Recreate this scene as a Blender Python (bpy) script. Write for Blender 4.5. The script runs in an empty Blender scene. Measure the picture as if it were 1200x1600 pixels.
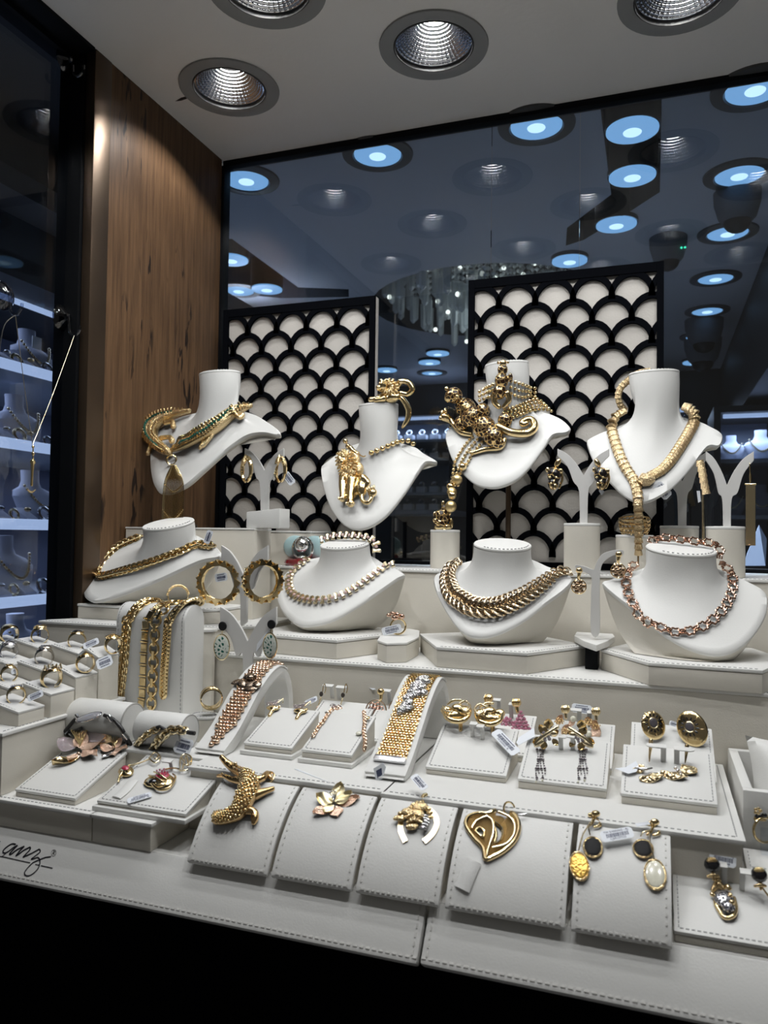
import bpy, bmesh, math, random
import numpy as np
from mathutils import Vector, Matrix
from mathutils.bvhtree import BVHTree
random.seed(7)
SC = bpy.context.scene
COL = SC.collection
PI = math.pi
# ------------------------------------------------------------------ camera
EYE = 1.45
F, CX, CY = 1200.0, 600.0, 800.0
_yaw, _pit, _rol = math.radians(19.4), math.radians(1.8), math.radians(0.77)
FWD = Vector((-math.sin(_yaw) * math.cos(_pit), math.cos(_yaw) * math.cos(_pit), math.sin(_pit)))
_r0 = Vector((math.cos(_yaw), math.sin(_yaw), 0))
_u0 = _r0.cross(FWD)
RIGHT = _r0 * math.cos(_rol) + _u0 * math.sin(_rol)
UP = _u0 * math.cos(_rol) - _r0 * math.sin(_rol)
CAM = Vector((0, 0, EYE))
cd = bpy.data.cameras.new('camera')
cd.sensor_width = 36.0
cd.lens = 36.0 * F / 1600.0
cd.clip_start = 0.02
cd.dof.use_dof = True
cd.dof.focus_distance = 1.02
cd.dof.aperture_fstop = 9.0
cam = bpy.data.objects.new('camera', cd)
cam.matrix_world = Matrix(((RIGHT.x, UP.x, -FWD.x, 0), (RIGHT.y, UP.y, -FWD.y, 0), (RIGHT.z, UP.z, -FWD.z, EYE), (0, 0, 0, 1)))
COL.objects.link(cam)
SC.camera = cam
# ------------------------------------------------------------------ world, lamps, exposure
w = bpy.data.worlds.new('world')
SC.world = w
w.use_nodes = True
w.node_tree.nodes['Background'].inputs[0].default_value = (0.56, 0.545, 0.515, 1)
w.node_tree.nodes['Background'].inputs[1].default_value = 0.13
SC.view_settings.view_transform = 'Standard'
SC.view_settings.look = 'None'
SC.view_settings.gamma = 1.0
SC.view_settings.use_curve_mapping = False
SC.view_settings.exposure = -0.2
SC.cycles.use_denoising = True
SC.cycles.sample_clamp_indirect = 25.0
SC.cycles.caustics_reflective = False
SC.cycles.caustics_refractive = False
SC.cycles.max_bounces = 10
SC.cycles.transparent_max_bounces = 16
SPOT_W = 4.9            # each window downlight
SHOP_W = 150.0           # each shop downlight

def ray(px, py):
    return FWD + RIGHT * ((px - CX) / F) + UP * ((CY - py) / F)
def PZ(px, py, z):
    d = ray(px, py); return CAM + d * ((z - EYE) / d.z)
def PY(px, py, y):
    d = ray(px, py); return CAM + d * (y / d.y)
def PX(px, py, x):
    d = ray(px, py); return CAM + d * (x / d.x)
def PP(px, py, o, n):
    d = ray(px, py); return CAM + d * ((Vector(o) - CAM).dot(n) / d.dot(n))
def PD(px, py, dist):
    return CAM + ray(px, py) * dist
# ------------------------------------------------------------------ helpers
W = {}
def ident(o): return W.get(o.name, Matrix.Identity(4))
def attach(o, parent, M):
    W[o.name] = M
    COL.objects.link(o)
    if parent is None:
        o.matrix_basis = M
    else:
        o.parent = parent
        o.matrix_parent_inverse = ident(parent).inverted()
        o.matrix_basis = M
def tag(o, label=None, cat=None, group=None, kind=None):
    if label: o['label'] = label
    if cat: o['category'] = cat
    if group: o['group'] = group
    if kind: o['kind'] = kind
    return o
def thing(name, label, cat, loc, group=None):
    o = bpy.data.objects.new(name, None)
    o.empty_display_size = 0.02
    attach(o, None, Matrix.Translation(Vector(loc)))
    return tag(o, label, cat, group)

class MB:
    def __init__(s): s.v = []; s.f = []
    def add(s, vs, fs, M=None):
        b = len(s.v)
        if M is None: s.v.extend([Vector(p) for p in vs])
        else: s.v.extend([M @ Vector(p) for p in vs])
        s.f.extend([tuple(i + b for i in f) for f in fs]); return s
    def box(s, lo, hi, M=None):
        x0, y0, z0 = lo; x1, y1, z1 = hi
        return s.add([(x0,y0,z0),(x1,y0,z0),(x1,y1,z0),(x0,y1,z0),(x0,y0,z1),(x1,y0,z1),(x1,y1,z1),(x0,y1,z1)],
                     [(3,2,1,0),(4,5,6,7),(0,1,5,4),(1,2,6,5),(2,3,7,6),(3,0,4,7)], M)
    def prism(s, poly, vec, M=None):
        n = len(poly); vec = Vector(vec); P = [Vector(p) for p in poly]
        return s.add(P + [p + vec for p in P], [tuple(range(n))[::-1], tuple(range(n, 2*n))] + [(i, (i+1) % n, (i+1) % n + n, i+n) for i in range(n)], M)
    def tube(s, pts, r, seg=8, closed=False, M=None, flat=None, up=None):
        P = [Vector(p) for p in pts]; n = len(P)
        R = r if isinstance(r, (list, tuple)) else [r] * n
        vs = []; prev = None
        for i in range(n):
            if closed: t = P[(i+1) % n] - P[i-1]
            else: t = P[min(i+1, n-1)] - P[max(i-1, 0)]
            if t.length < 1e-9: t = Vector((0,0,1))
            t.normalize()
            if up is not None: a = Vector(up) - t * t.dot(Vector(up))
            elif prev is None:
                a = Vector((0,0,1)) if abs(t.z) < .9 else Vector((1,0,0)); a = a - t * t.dot(a)
            else: a = prev - t * t.dot(prev)
            if a.length < 1e-6: a = t.orthogonal()
            a.normalize(); prev = a; b = t.cross(a)
            fa, fb = (1, 1) if flat is None else flat
            for k in range(seg):
                q = 2*PI*k/seg
                vs.append(P[i] + (a * (math.cos(q)*fa) + b * (math.sin(q)*fb)) * R[i])
        fs = []
        for i in range(n if closed else n-1):
            j = (i+1) % n
            for k in range(seg):
                l = (k+1) % seg
                fs.append((i*seg+k, i*seg+l, j*seg+l, j*seg+k))
        if not closed:
            fs.append(tuple(range(seg))[::-1]); fs.append(tuple((n-1)*seg+k for k in range(seg)))
        return s.add(vs, fs, M)
    def ball(s, c, r, seg=10, rings=6, M=None):
        c = Vector(c); R = Vector(r) if isinstance(r, (tuple, list, Vector)) else Vector((r, r, r))
        vs = [(0,0,1)]; fs = []
        for i in range(1, rings):
            t = PI*i/rings
            for k in range(seg):
                q = 2*PI*k/seg; vs.append((math.sin(t)*math.cos(q), math.sin(t)*math.sin(q), math.cos(t)))
        vs.append((0,0,-1)); L = len(vs)-1
        for k in range(seg):
            l = (k+1) % seg
            fs.append((0, 1+k, 1+l)); fs.append((L, 1+(rings-2)*seg+l, 1+(rings-2)*seg+k))
            for i in range(rings-2):
                fs.append((1+i*seg+k, 1+(i+1)*seg+k, 1+(i+1)*seg+l, 1+i*seg+l))
        vs = [Vector((p[0]*R.x, p[1]*R.y, p[2]*R.z)) for p in vs]
        T = Matrix.Translation(c)
        return s.add(vs, fs, T @ M if M is not None else T)
    def lathe(s, prof, seg=24, M=None, sx=1, sy=1, cap0=True, cap1=True):
        vs = []; fs = []; n = len(prof)
        for (r, z) in prof:
            for k in range(seg):
                q = 2*PI*k/seg; vs.append((r*math.cos(q)*sx, r*math.sin(q)*sy, z))
        for i in range(n-1):
            for k in range(seg):
                l = (k+1) % seg; fs.append((i*seg+k, i*seg+l, (i+1)*seg+l, (i+1)*seg+k))
        if cap0: fs.append(tuple(range(seg))[::-1])
        if cap1: fs.append(tuple((n-1)*seg+k for k in range(seg)))
        return s.add(vs, fs, M)
    def torus(s, R, r, seg=16, rs=6, M=None, sx=1, sy=1, flat=None):
        return s.tube([(R*sx*math.cos(2*PI*i/seg), R*sy*math.sin(2*PI*i/seg), 0) for i in range(seg)], r, rs, True, M, flat, up=(0,0,1))
    def loft(s, rings, M=None, closed=True, cap0=False, cap1=False):
        n = len(rings[0]); vs = [p for R in rings for p in R]; fs = []
        for i in range(len(rings)-1):
            for k in range(n if closed else n-1):
                l = (k+1) % n; fs.append((i*n+k, i*n+l, (i+1)*n+l, (i+1)*n+k))
        if cap0: fs.append(tuple(range(n))[::-1])
        if cap1: fs.append(tuple((len(rings)-1)*n+k for k in range(n)))
        return s.add(vs, fs, M)
    def mesh(s, name, mat, smooth=True, bevel=0.0, angle=40, off=None):
        me = bpy.data.meshes.new(name)
        V = s.v if off is None else [p - off for p in s.v]
        me.from_pydata([tuple(p) for p in V], [], s.f)
        bm = bmesh.new(); bm.from_mesh(me)
        bmesh.ops.recalc_face_normals(bm, faces=bm.faces)
        if bevel:
            ed = [e for e in bm.edges if len(e.link_faces) == 2 and e.calc_face_angle(0) > math.radians(25)]
            bmesh.ops.bevel(bm, geom=ed, offset=bevel, segments=2, profile=.6, affect='EDGES', clamp_overlap=True)
        if smooth:
            for f in bm.faces: f.smooth = True
            for e in bm.edges:
                if len(e.link_faces) == 2 and e.calc_face_angle(0) > math.radians(angle): e.smooth = False
        bm.to_mesh(me); bm.free()
        if mat is not None: me.materials.append(mat)
        return me
    def build(s, name, mat, parent=None, smooth=True, bevel=0.0, angle=40, kind=None, label=None):
        V = s.v
        lo = Vector([min(p[i] for p in V) for i in range(3)]); hi = Vector([max(p[i] for p in V) for i in range(3)])
        off = Vector(((lo.x+hi.x)/2, (lo.y+hi.y)/2, lo.z))
        me = s.mesh(name, mat, smooth, bevel, angle, off)
        o = bpy.data.objects.new(name, me)
        attach(o, parent, Matrix.Translation(off))
        if kind: o['kind'] = kind
        if label: o['label'] = label
        return o

def place(name, me, parent, M):
    o = bpy.data.objects.new(name, me); attach(o, parent, M); return o
def struct(name, mb, mat, parent=None, bevel=0.0, smooth=True, label=None, cat=None):
    o = mb.build(name, mat, parent, smooth, bevel)
    if parent is None: tag(o, label, cat, kind='structure')
    return o
def frame(o, x, z):
    """matrix with local x along x, local z along z"""
    z = Vector(z).normalized(); x = Vector(x); x = (x - z * x.dot(z)).normalized(); y = z.cross(x)
    return Matrix(((x.x, y.x, z.x, o[0]), (x.y, y.y, z.y, o[1]), (x.z, y.z, z.z, o[2]), (0,0,0,1)))
def S(a, b=None, c=None):
    if b is None: b = c = a
    return Matrix.Diagonal((a, b, c, 1))
def T(*a): return Matrix.Translation(Vector(a if len(a) == 3 else a[0]))
def R(ax, deg): return Matrix.Rotation(math.radians(deg), 4, ax)
def spline(pts, n, closed=False):
    P = [Vector(p) for p in pts]; m = len(P); out = []
    segs = m if closed else m-1
    for i in range(segs):
        if closed: a, b, c, d = P[i-1], P[i], P[(i+1) % m], P[(i+2) % m]
        else: a, b, c, d = P[max(i-1,0)], P[i], P[i+1], P[min(i+2, m-1)]
        for k in range(n):
            t = k/n
            out.append(.5*((2*b) + (c-a)*t + (2*a-5*b+4*c-d)*t*t + (3*b-a-3*c+d)*t**3))
    if not closed: out.append(P[-1])
    return out
def resample(pts, nrm, step=None, count=None):
    L = [0]
    for i in range(1, len(pts)): L.append(L[-1] + (pts[i]-pts[i-1]).length)
    if count is None: count = max(2, int(round(L[-1]/step)) + 1)
    out = []; j = 0
    for k in range(count):
        d = L[-1]*k/(count-1)
        while j < len(L)-2 and L[j+1] < d: j += 1
        t = (d-L[j])/max(1e-9, L[j+1]-L[j])
        p = pts[j].lerp(pts[j+1], t); q = nrm[j].lerp(nrm[j+1], t).normalized()
        tg = (pts[min(j+1, len(pts)-1)] - pts[j]).normalized()
        out.append((p, q, tg))
    return out
# ------------------------------------------------------------------ materials
def nodes(m):
    nt = m.node_tree; return nt, nt.nodes, nt.links, nt.nodes['Principled BSDF']
def pmat(name, col, rough=.5, metal=0.0, bump=0.0, scale=200, spec=.5, var=0.0, vscale=20, coat=0, emit=None, es=0):
    m = bpy.data.materials.new(name); m.use_nodes = True
    nt, N, L, b = nodes(m)
    b.inputs['Base Color'].default_value = (*col, 1)
    b.inputs['Roughness'].default_value = rough
    b.inputs['Metallic'].default_value = metal
    b.inputs['Specular IOR Level'].default_value = spec
    b.inputs['Coat Weight'].default_value = coat
    if emit:
        b.inputs['Emission Color'].default_value = (*emit, 1); b.inputs['Emission Strength'].default_value = es
    if bump or var:
        tc = N.new('ShaderNodeTexCoord')
    if bump:
        n = N.new('ShaderNodeTexNoise'); n.inputs['Scale'].default_value = scale; n.inputs['Detail'].default_value = 3
        L.new(tc.outputs['Object'], n.inputs['Vector'])
        bp = N.new('ShaderNodeBump'); bp.inputs['Strength'].default_value = bump; bp.inputs['Distance'].default_value = .002
        L.new(n.outputs['Fac'], bp.inputs['Height']); L.new(bp.outputs['Normal'], b.inputs['Normal'])
    if var:
        n2 = N.new('ShaderNodeTexNoise'); n2.inputs['Scale'].default_value = vscale; n2.inputs['Detail'].default_value = 4
        L.new(tc.outputs['Object'], n2.inputs['Vector'])
        mx = N.new('ShaderNodeMix'); mx.data_type = 'RGBA'
        mx.inputs[6].default_value = (*[c*(1-var) for c in col], 1); mx.inputs[7].default_value = (*[min(1, c*(1+var)) for c in col], 1)
        L.new(n2.outputs['Fac'], mx.inputs[0]); L.new(mx.outputs[2], b.inputs['Base Color'])
    return m
def glassmat(name, tint, ior=1.5, rough=0.0, boost=1.0):
    m = bpy.data.materials.new(name); m.use_nodes = True
    nt = m.node_tree; N = nt.nodes; L = nt.links; N.clear()
    o = N.new('ShaderNodeOutputMaterial'); mx = N.new('ShaderNodeMixShader'); t = N.new('ShaderNodeBsdfTransparent'); g = N.new('ShaderNodeBsdfGlossy')
    f = N.new('ShaderNodeFresnel'); f.inputs['IOR'].default_value = ior
    mul = N.new('ShaderNodeMath'); mul.operation = 'MULTIPLY'; mul.inputs[1].default_value = boost; mul.use_clamp = True
    t.inputs[0].default_value = (*tint, 1); g.inputs['Roughness'].default_value = rough
    L.new(f.outputs[0], mul.inputs[0])
    ge = N.new('ShaderNodeNewGeometry'); sel = N.new('ShaderNodeMix'); sel.inputs[3].default_value = .03      # inner face of the pane: no total reflection inside thin glass
    L.new(ge.outputs['Backfacing'], sel.inputs[0]); L.new(mul.outputs[0], sel.inputs[2]); L.new(sel.outputs[0], mx.inputs[0]); L.new(t.outputs[0], mx.inputs[1]); L.new(g.outputs[0], mx.inputs[2]); L.new(mx.outputs[0], o.inputs[0])
    return m
def woodmat():
    m = bpy.data.materials.new('walnut_veneer'); m.use_nodes = True
    nt, N, L, b = nodes(m)
    tc = N.new('ShaderNodeTexCoord')
    mp = N.new('ShaderNodeMapping'); mp.inputs['Scale'].default_value = (60, 60, 3.2); L.new(tc.outputs['Object'], mp.inputs[0])
    n = N.new('ShaderNodeTexNoise'); n.inputs['Scale'].default_value = 2.2; n.inputs['Detail'].default_value = 8; n.inputs['Roughness'].default_value = .65
    L.new(mp.outputs[0], n.inputs['Vector'])
    cr = N.new('ShaderNodeValToRGB'); e = cr.color_ramp.elements
    e[0].position = .25; e[0].color = (.050, .026, .013, 1); e[1].position = .8; e[1].color = (.185, .105, .052, 1)
    x = cr.color_ramp.elements.new(.5); x.color = (.115, .063, .031, 1)
    L.new(n.outputs['Fac'], cr.inputs[0])
    # dark cracks and worm marks in loose patches
    mp2 = N.new('ShaderNodeMapping'); mp2.inputs['Scale'].default_value = (75, 75, 15); L.new(tc.outputs['Object'], mp2.inputs[0])
    v = N.new('ShaderNodeTexNoise'); v.inputs['Scale'].default_value = 1.0; v.inputs['Detail'].default_value = 2.5; v.inputs['Distortion'].default_value = .6
    L.new(mp2.outputs[0], v.inputs['Vector'])
    mp3 = N.new('ShaderNodeMapping'); mp3.inputs['Scale'].default_value = (16, 16, 6); mp3.inputs['Location'].default_value = (0, .35, 1.0); L.new(tc.outputs['Object'], mp3.inputs[0])
    pz = N.new('ShaderNodeTexNoise'); pz.inputs['Scale'].default_value = 1.0; pz.inputs['Detail'].default_value = 1; L.new(mp3.outputs[0], pz.inputs['Vector'])
    r1 = N.new('ShaderNodeMapRange'); r1.inputs[1].default_value = .575; r1.inputs[2].default_value = .615; L.new(v.outputs['Fac'], r1.inputs[0])
    r2 = N.new('ShaderNodeMapRange'); r2.inputs[1].default_value = .52; r2.inputs[2].default_value = .60; L.new(pz.outputs['Fac'], r2.inputs[0])
    mu = N.new('ShaderNodeMath'); mu.operation = 'MULTIPLY'; L.new(r1.outputs[0], mu.inputs[0]); L.new(r2.outputs[0], mu.inputs[1])
    mx = N.new('ShaderNodeMix'); mx.data_type = 'RGBA'; mx.inputs[7].default_value = (.02, .012, .008, 1)
    L.new(mu.outputs[0], mx.inputs[0]); L.new(cr.outputs[0], mx.inputs[6]); L.new(mx.outputs[2], b.inputs['Base Color'])
    b.inputs['Roughness'].default_value = .5
    b.inputs['Specular IOR Level'].default_value = .25
    bp = N.new('ShaderNodeBump'); bp.inputs['Strength'].default_value = .25; bp.inputs['Distance'].default_value = .001; L.new(n.outputs['Fac'], bp.inputs['Height']); L.new(bp.outputs[0], b.inputs['Normal'])
    return m
def spotted(name, ground, spot, scale, metal_g=1.0, size=.42):
    """gold with enamelled rosettes"""
    m = bpy.data.materials.new(name); m.use_nodes = True
    nt, N, L, b = nodes(m)
    tc = N.new('ShaderNodeTexCoord')
    v = N.new('ShaderNodeTexVoronoi'); v.inputs['Scale'].default_value = scale; v.feature = 'DISTANCE_TO_EDGE'; L.new(tc.outputs['Object'], v.inputs['Vector'])
    r = N.new('ShaderNodeMapRange'); r.inputs[1].default_value = size*.22; r.inputs[2].default_value = size*.32; L.new(v.outputs['Distance'], r.inputs[0])
    mx = N.new('ShaderNodeMix'); mx.data_type = 'RGBA'; mx.inputs[6].default_value = (*ground, 1); mx.inputs[7].default_value = (*spot, 1)
    L.new(r.outputs[0], mx.inputs[0]); L.new(mx.outputs[2], b.inputs['Base Color'])
    iv = N.new('ShaderNodeMath'); iv.operation = 'SUBTRACT'; iv.inputs[0].default_value = metal_g; L.new(r.outputs[0], iv.inputs[1]); L.new(iv.outputs[0], b.inputs['Metallic'])
    b.inputs['Roughness'].default_value = .22
    bp = N.new('ShaderNodeBump'); bp.inputs['Strength'].default_value = .5; bp.inputs['Distance'].default_value = .0006; bp.invert = True
    L.new(r.outputs[0], bp.inputs['Height']); L.new(bp.outputs[0], b.inputs['Normal'])
    return m
def hammered(name, col, rough, scale, strength, metal=1.0):
    m = bpy.data.materials.new(name); m.use_nodes = True
    nt, N, L, b = nodes(m)
    b.inputs['Base Color'].default_value = (*col, 1); b.inputs['Metallic'].default_value = metal; b.inputs['Roughness'].default_value = rough
    tc = N.new('ShaderNodeTexCoord'); v = N.new('ShaderNodeTexVoronoi'); v.inputs['Scale'].default_value = scale; L.new(tc.outputs['Object'], v.inputs['Vector'])
    bp = N.new('ShaderNodeBump'); bp.inputs['Strength'].default_value = strength; bp.inputs['Distance'].default_value = .001
    L.new(v.outputs['Distance'], bp.inputs['Height']); L.new(bp.outputs[0], b.inputs['Normal'])
    return m
LEATHER = pmat('ivory_leather', (.75, .745, .72), .5, bump=.06, scale=600, var=.02, vscale=9)
LEATHER_SHADED = pmat('ivory_leather_shaded', (.68, .645, .57), .62, bump=.1, scale=800, var=.05, vscale=30)  # same leather as the tops, with the shade of side faces in its colour
SEAM = pmat('leather_seam', (.42, .41, .39), .7)
THREAD = pmat('grey_thread', (.36, .36, .36), .7)
WTHREAD = pmat('ivory_thread', (.66, .65, .62), .7)
ACRYL = pmat('ivory_board', (.66, .65, .63), .45)
BLACK = pmat('black_lacquer', (.003, .0035, .0045), .55, spec=.12)
VELV = pmat('black_lattice_paint', (.004, .0045, .006), 1.0, spec=0.0)
MATTB = pmat('black_wall_paint', (.002, .002, .003), .9, spec=.05)
CREAM = pmat('cream_panel', (.52, .49, .45), .75, bump=.2, scale=300)
CEIL = pmat('grey_ceiling_vinyl', (.88, .85, .81), .55, bump=.25, scale=90, var=.04, vscale=5)
BRONZE = pmat('bronze_trim', (.10, .068, .044), .38, metal=.8)
WOOD = woodmat()
GOLD = pmat('yellow_gold', (.90, .70, .38), .15, 1.0)
GOLDR = pmat('old_gold', (.84, .63, .34), .26, 1.0)
PALE = pmat('pale_gold', (.88, .75, .50), .24, 1.0)
ROSE = pmat('rose_gold', (.84, .62, .46), .22, 1.0)
ROSED = pmat('dark_rose_gold', (.55, .30, .22), .22, 1.0)
SILV = pmat('white_gold', (.72, .72, .74), .2, 1.0)
CHROME = pmat('chrome', (.82, .83, .85), .06, 1.0)
HAMG = hammered('hammered_gold', (.88, .68, .38), .22, 900, .6)
HAMS = hammered('hammered_silver', (.70, .69, .70), .2, 600, .8)
HAMR = hammered('hammered_rose_gold', (.90, .66, .52), .46, 900, .6)
PAVE = hammered('pave_stones', (.80, .72, .74), .12, 1400, 1.0, .85)
PINK = pmat('pink_stone', (.55, .20, .30), .08, 0, coat=1)
REDE = pmat('red_enamel', (.42, .03, .07), .15, 0, coat=1)
GREEN = pmat('green_enamel', (.01, .09, .06), .1, 0, coat=1)
JET = pmat('black_enamel', (.012, .012, .014), .12, 0, coat=1)
MATJ = pmat('black_stone', (.012, .012, .013), .6, spec=.2)
PEARL = pmat('mother_of_pearl', (.82, .80, .66), .18, 0, coat=1)
AMBER = hammered('amber_gold_leaf', (.85, .52, .12), .3, 500, .5, .6)
RUBBER = pmat('black_rubber_cord', (.015, .015, .016), .45)
PAPER = pmat('white_label_paper', (.80, .83, .88), .5)
INK = pmat('label_ink', (.05, .06, .12), .7)
LEOP = spotted('leopard_enamel', (.88, .62, .28), (.025, .010, .005), 150, size=.34)
LEOPB = spotted('black_enamel_on_gold', (.85, .58, .25), (.01, .008, .008), 95, size=.2)
LEOPS = spotted('spotted_pave', (.72, .72, .76), (.03, .03, .05), 420, size=.6)
GLASS = glassmat('shop_glass', (.80, .88, .97), 1.5, 0.0, 3.0)
GLASSL = glassmat('side_glass', (.82, .88, .96), 1.5)
CLEAR = glassmat('clear_plastic', (.93, .95, .97), 1.5, .02, 1.6)
TRIM = pmat('lamp_trim_grey', (.30, .30, .29), .5)
TRIMD = pmat('lamp_ring_dark', (.06, .06, .06), .4)
def scallop_metal(): return pmat('lamp_reflector', (.93, .94, .96), .10, 1.0)
REFL = scallop_metal()
def emat(name, col, st): return pmat(name, (0,0,0), .5, emit=col, es=st)
LED = emat('lamp_led', (1.0, .99, .97), 170)
SHOPLED = emat('shop_lamp_lens', (.33, .62, .95), .95)
SHOPHOT = emat('shop_lamp_core', (.72, .93, 1.0), 1.7)
WARMLED = emat('warm_chandelier_bulb', (1.0, .95, .74), 2.2)
# ================================================================== STRUCTURE
ZA, ZB, ZC, ZL, ZE = EYE-.05, EYE-.165, EYE-.245, EYE-.282, EYE-.31
YA, YB, YC = 1.11, .93, .705
ZT = EYE + .75
XL, YG, XG = -.82, 1.333, -.862
LAMPS = [(x, y) for y, xs in ((1.108, (-.676, -.32, .032)), (.915, (-.504, -.142, .205)), (.69, (-.685, -.323, .036)), (.49, (-.504, -.142, .205))) for x in xs]  # last row is unseen, added to light the front pads and apron

def holed(mb_pts, holes, z, name, mat, zt=None):
    bm = bmesh.new()
    def loop(pts):
        vs = [bm.verts.new((p[0], p[1], z)) for p in pts]
        return [bm.edges.new((vs[i], vs[(i+1) % len(vs)])) for i in range(len(vs))]
    ed = loop(mb_pts)
    for h in holes: ed += loop(h)
    bmesh.ops.triangle_fill(bm, use_beauty=True, use_dissolve=False, edges=ed)
    bmesh.ops.recalc_face_normals(bm, faces=bm.faces)
    me = bpy.data.meshes.new(name); bm.to_mesh(me); bm.free(); me.materials.append(mat)
    o = bpy.data.objects.new(name, me); attach(o, None, Matrix.Identity(4)); o['kind'] = 'structure'
    return o
def circ(c, r, n=40): return [(c[0] + r*math.cos(2*PI*i/n), c[1] + r*math.sin(2*PI*i/n)) for i in range(n)]

holed([(XL-.005, .40), (1.3, .40), (1.3, YG), (XL-.005, YG)], [circ(c, .068) for c in LAMPS], ZT, 'ceiling', CEIL)
struct('ceiling', MB().box((XL-.1, .38, ZT+.09), (1.32, YG+.02, ZT+.12)), MATTB)      # slab that closes the lamp recesses
# ---- shop ceiling with its dark recessed channels and chandelier coffer
SHOPC = pmat('shop_ceiling_paint', (.50, .51, .54), .6)
DARKC = pmat('dark_recess_paint', (.035, .038, .045), .7)
def xy(px, py): p = PZ(px, py, ZT); return (p.x, p.y)
slot1 = [(xy(938,168)[0], 1.36), (xy(1034,152)[0], 1.36), xy(1031,300), xy(985,330), xy(912,375), xy(884,384), xy(886,356), xy(955,304)]
slot2 = [(-1.5, 1.62), xy(362,373), xy(466,449), xy(545,452), xy(545,464), xy(440,466), (-1.5, 1.9)]
cof_c, cof_r = (-.50, 2.43), .385
coffer = circ(cof_c, cof_r, 36)
holed([(-3.2, YG+.012), (.27, YG+.012), (.27, 3.62), (-3.2, 3.62)], [slot1, slot2, coffer], ZT, 'ceiling', SHOPC)
def recess(poly, d):
    m = MB(); n = len(poly)
    vs = [(p[0], p[1], ZT) for p in poly] + [(p[0], p[1], ZT+d) for p in poly]
    m.add(vs, [(i, (i+1) % n, (i+1) % n + n, i+n) for i in range(n)] + [tuple(range(n, 2*n))])
    struct('ceiling', m, DARKC, smooth=False)
recess(slot1, .12); recess(slot2, .10); recess(coffer, .26)
# ---- shop walls and floor beyond the glass
DARKW = pmat('dark_shop_wall', (.012, .013, .016), .5)
SHOPF = pmat('shop_floor_stone', (.30, .30, .31), .4)
struct('ceiling', MB().box((-3.2, -.6, ZT+.001), (XG-.03, YG+.01, ZT+.05)), DARKW)      # over the passage beyond the side glass
struct('wall_back', MB().box((-3.2, 3.62, 0), (1.6, 3.70, ZT+.3)), DARKW)
struct('wall_right', MB().box((.27, 1.95, EYE+.44), (1.6, 3.62, ZT+.3)), DARKW)
struct('trim_9', MB().box((.27, 1.36, ZT-.02), (.44, 1.95, ZT+.02)).box((.44, 1.36, ZT-.09), (1.6, 1.95, ZT+.02)), DARKW)
struct('wall_right', MB().box((1.5, 1.4, 0), (1.6, 3.62, EYE+.5)), DARKW)
struct('wall_left', MB().box((-3.3, .9, 0), (-3.2, 3.7, ZT+.3)), DARKW)
struct('floor', MB().box((-3.3, -1.2, -.05), (1.6, 3.7, 0)), SHOPF)
struct('wall_right', MB().box((1.3, .4, 0), (1.34, 1.34, ZT+.12)), DARKW)      # far side of the window bay
# ---- rear glass: frame rails and three panes
win = bpy.data.objects.new('window_1', None); attach(win, None, T(.2, YG, ZA)); win['kind'] = 'structure'
xs = [XL+.004, PY(768, 300, YG).x, PY(906, 300, YG).x, 1.3]
for a, b in zip(xs[:-1], xs[1:]):
    MB().box((a+.0006, YG, ZA+.004), (b-.0006, YG+.006, ZT-.004)).build('glass_pane', GLASS, win, smooth=False)
MB().box((XL, YG-.008, ZT-.012), (1.3, YG+.012, ZT)).build('top_rail', BLACK, win, bevel=.001)
MB().box((XL-.01, YG-.012, ZA), (XL+.006, YG+.012, ZT-.012)).build('side_post', BLACK, win, bevel=.001)
MB().box((XL, YG-.006, ZA), (1.3, YG+.012, ZA+.006)).build('bottom_rail', BLACK, win)
# ---- left side: timber panel, bronze and black posts, side glass
struct('wall_left', MB().box((XL-.05, .990, ZL-.03), (XL, YG-.012, ZT)), WOOD)
struct('trim_1', MB().box((-.8355, .950, ZL-.03), (XL+.002, .9885, ZT)), BRONZE, bevel=.002)
struct('trim_2', MB().box((XG-.02, .945, ZL-.03), (-.836, .988, ZT)), BLACK, bevel=.002)
struct('trim_3', MB().box((XG-.02, .30, ZT-.014), (XG+.008, .944, ZT)), BLACK)
struct('trim_4', MB().box((XG-.03, .30, ZT-.006), (XL+.002, .948, ZT)), BLACK)
win2 = bpy.data.objects.new('window_2', None); attach(win2, None, T(XG, .6, ZL)); win2['kind'] = 'structure'
MB().box((XG-.006, .25, ZL-.2), (XG, .945, ZT-.014)).build('glass_pane', GLASSL, win2, smooth=False)
# ---- wall under the window
struct('wall_front', MB().box((-1.6, .665, 0), (1.4, .80, ZE-.021)), MATTB)

# ================================================================== LAMPS
def reflector_mesh():
    m = MB(); nu, nv = 44, 11; r0, r1, dep = .058, .019, .045
    def pt(u, v):
        q = 2*PI*u/nu; t = v/nv
        r = r0 + (r1-r0)*(t**.85); z = dep*t**1.15
        return Vector((r*math.cos(q), r*math.sin(q), z))
    A_, B_ = 2, 4
    for i in range(nu):
        for j in range(nv):
            g = []
            for k in range(B_+1):
                for l in range(A_+1):
                    c = pt(i+l/A_, j+k/B_); h = .0024*(1-(2*k/B_-1)**2)*(1-.4*(2*l/A_-1)**2)
                    g.append(c - Vector((c.x, c.y, .035)).normalized()*h)
            m.add(g, [(k*3+l, (k+1)*3+l, (k+1)*3+l+1, k*3+l+1) for k in range(B_) for l in range(A_)])
    me = m.mesh('reflector', REFL, smooth=False)
    for p in me.polygons: p.use_smooth = True
    return me
RM = reflector_mesh()
m = MB().lathe([(.0835,-.0005), (.083,-.003), (.066,-.004), (.0615,-.002), (.0615,.004), (.067,.004)], 48, cap0=False, cap1=False)
TRM = m.mesh('trim_ring', TRIM)
m = MB().lathe([(.0612,-.001), (.0604,-.003), (.0592,-.003), (.0588,.004), (.0612,.006)], 48, cap0=False, cap1=False)
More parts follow.
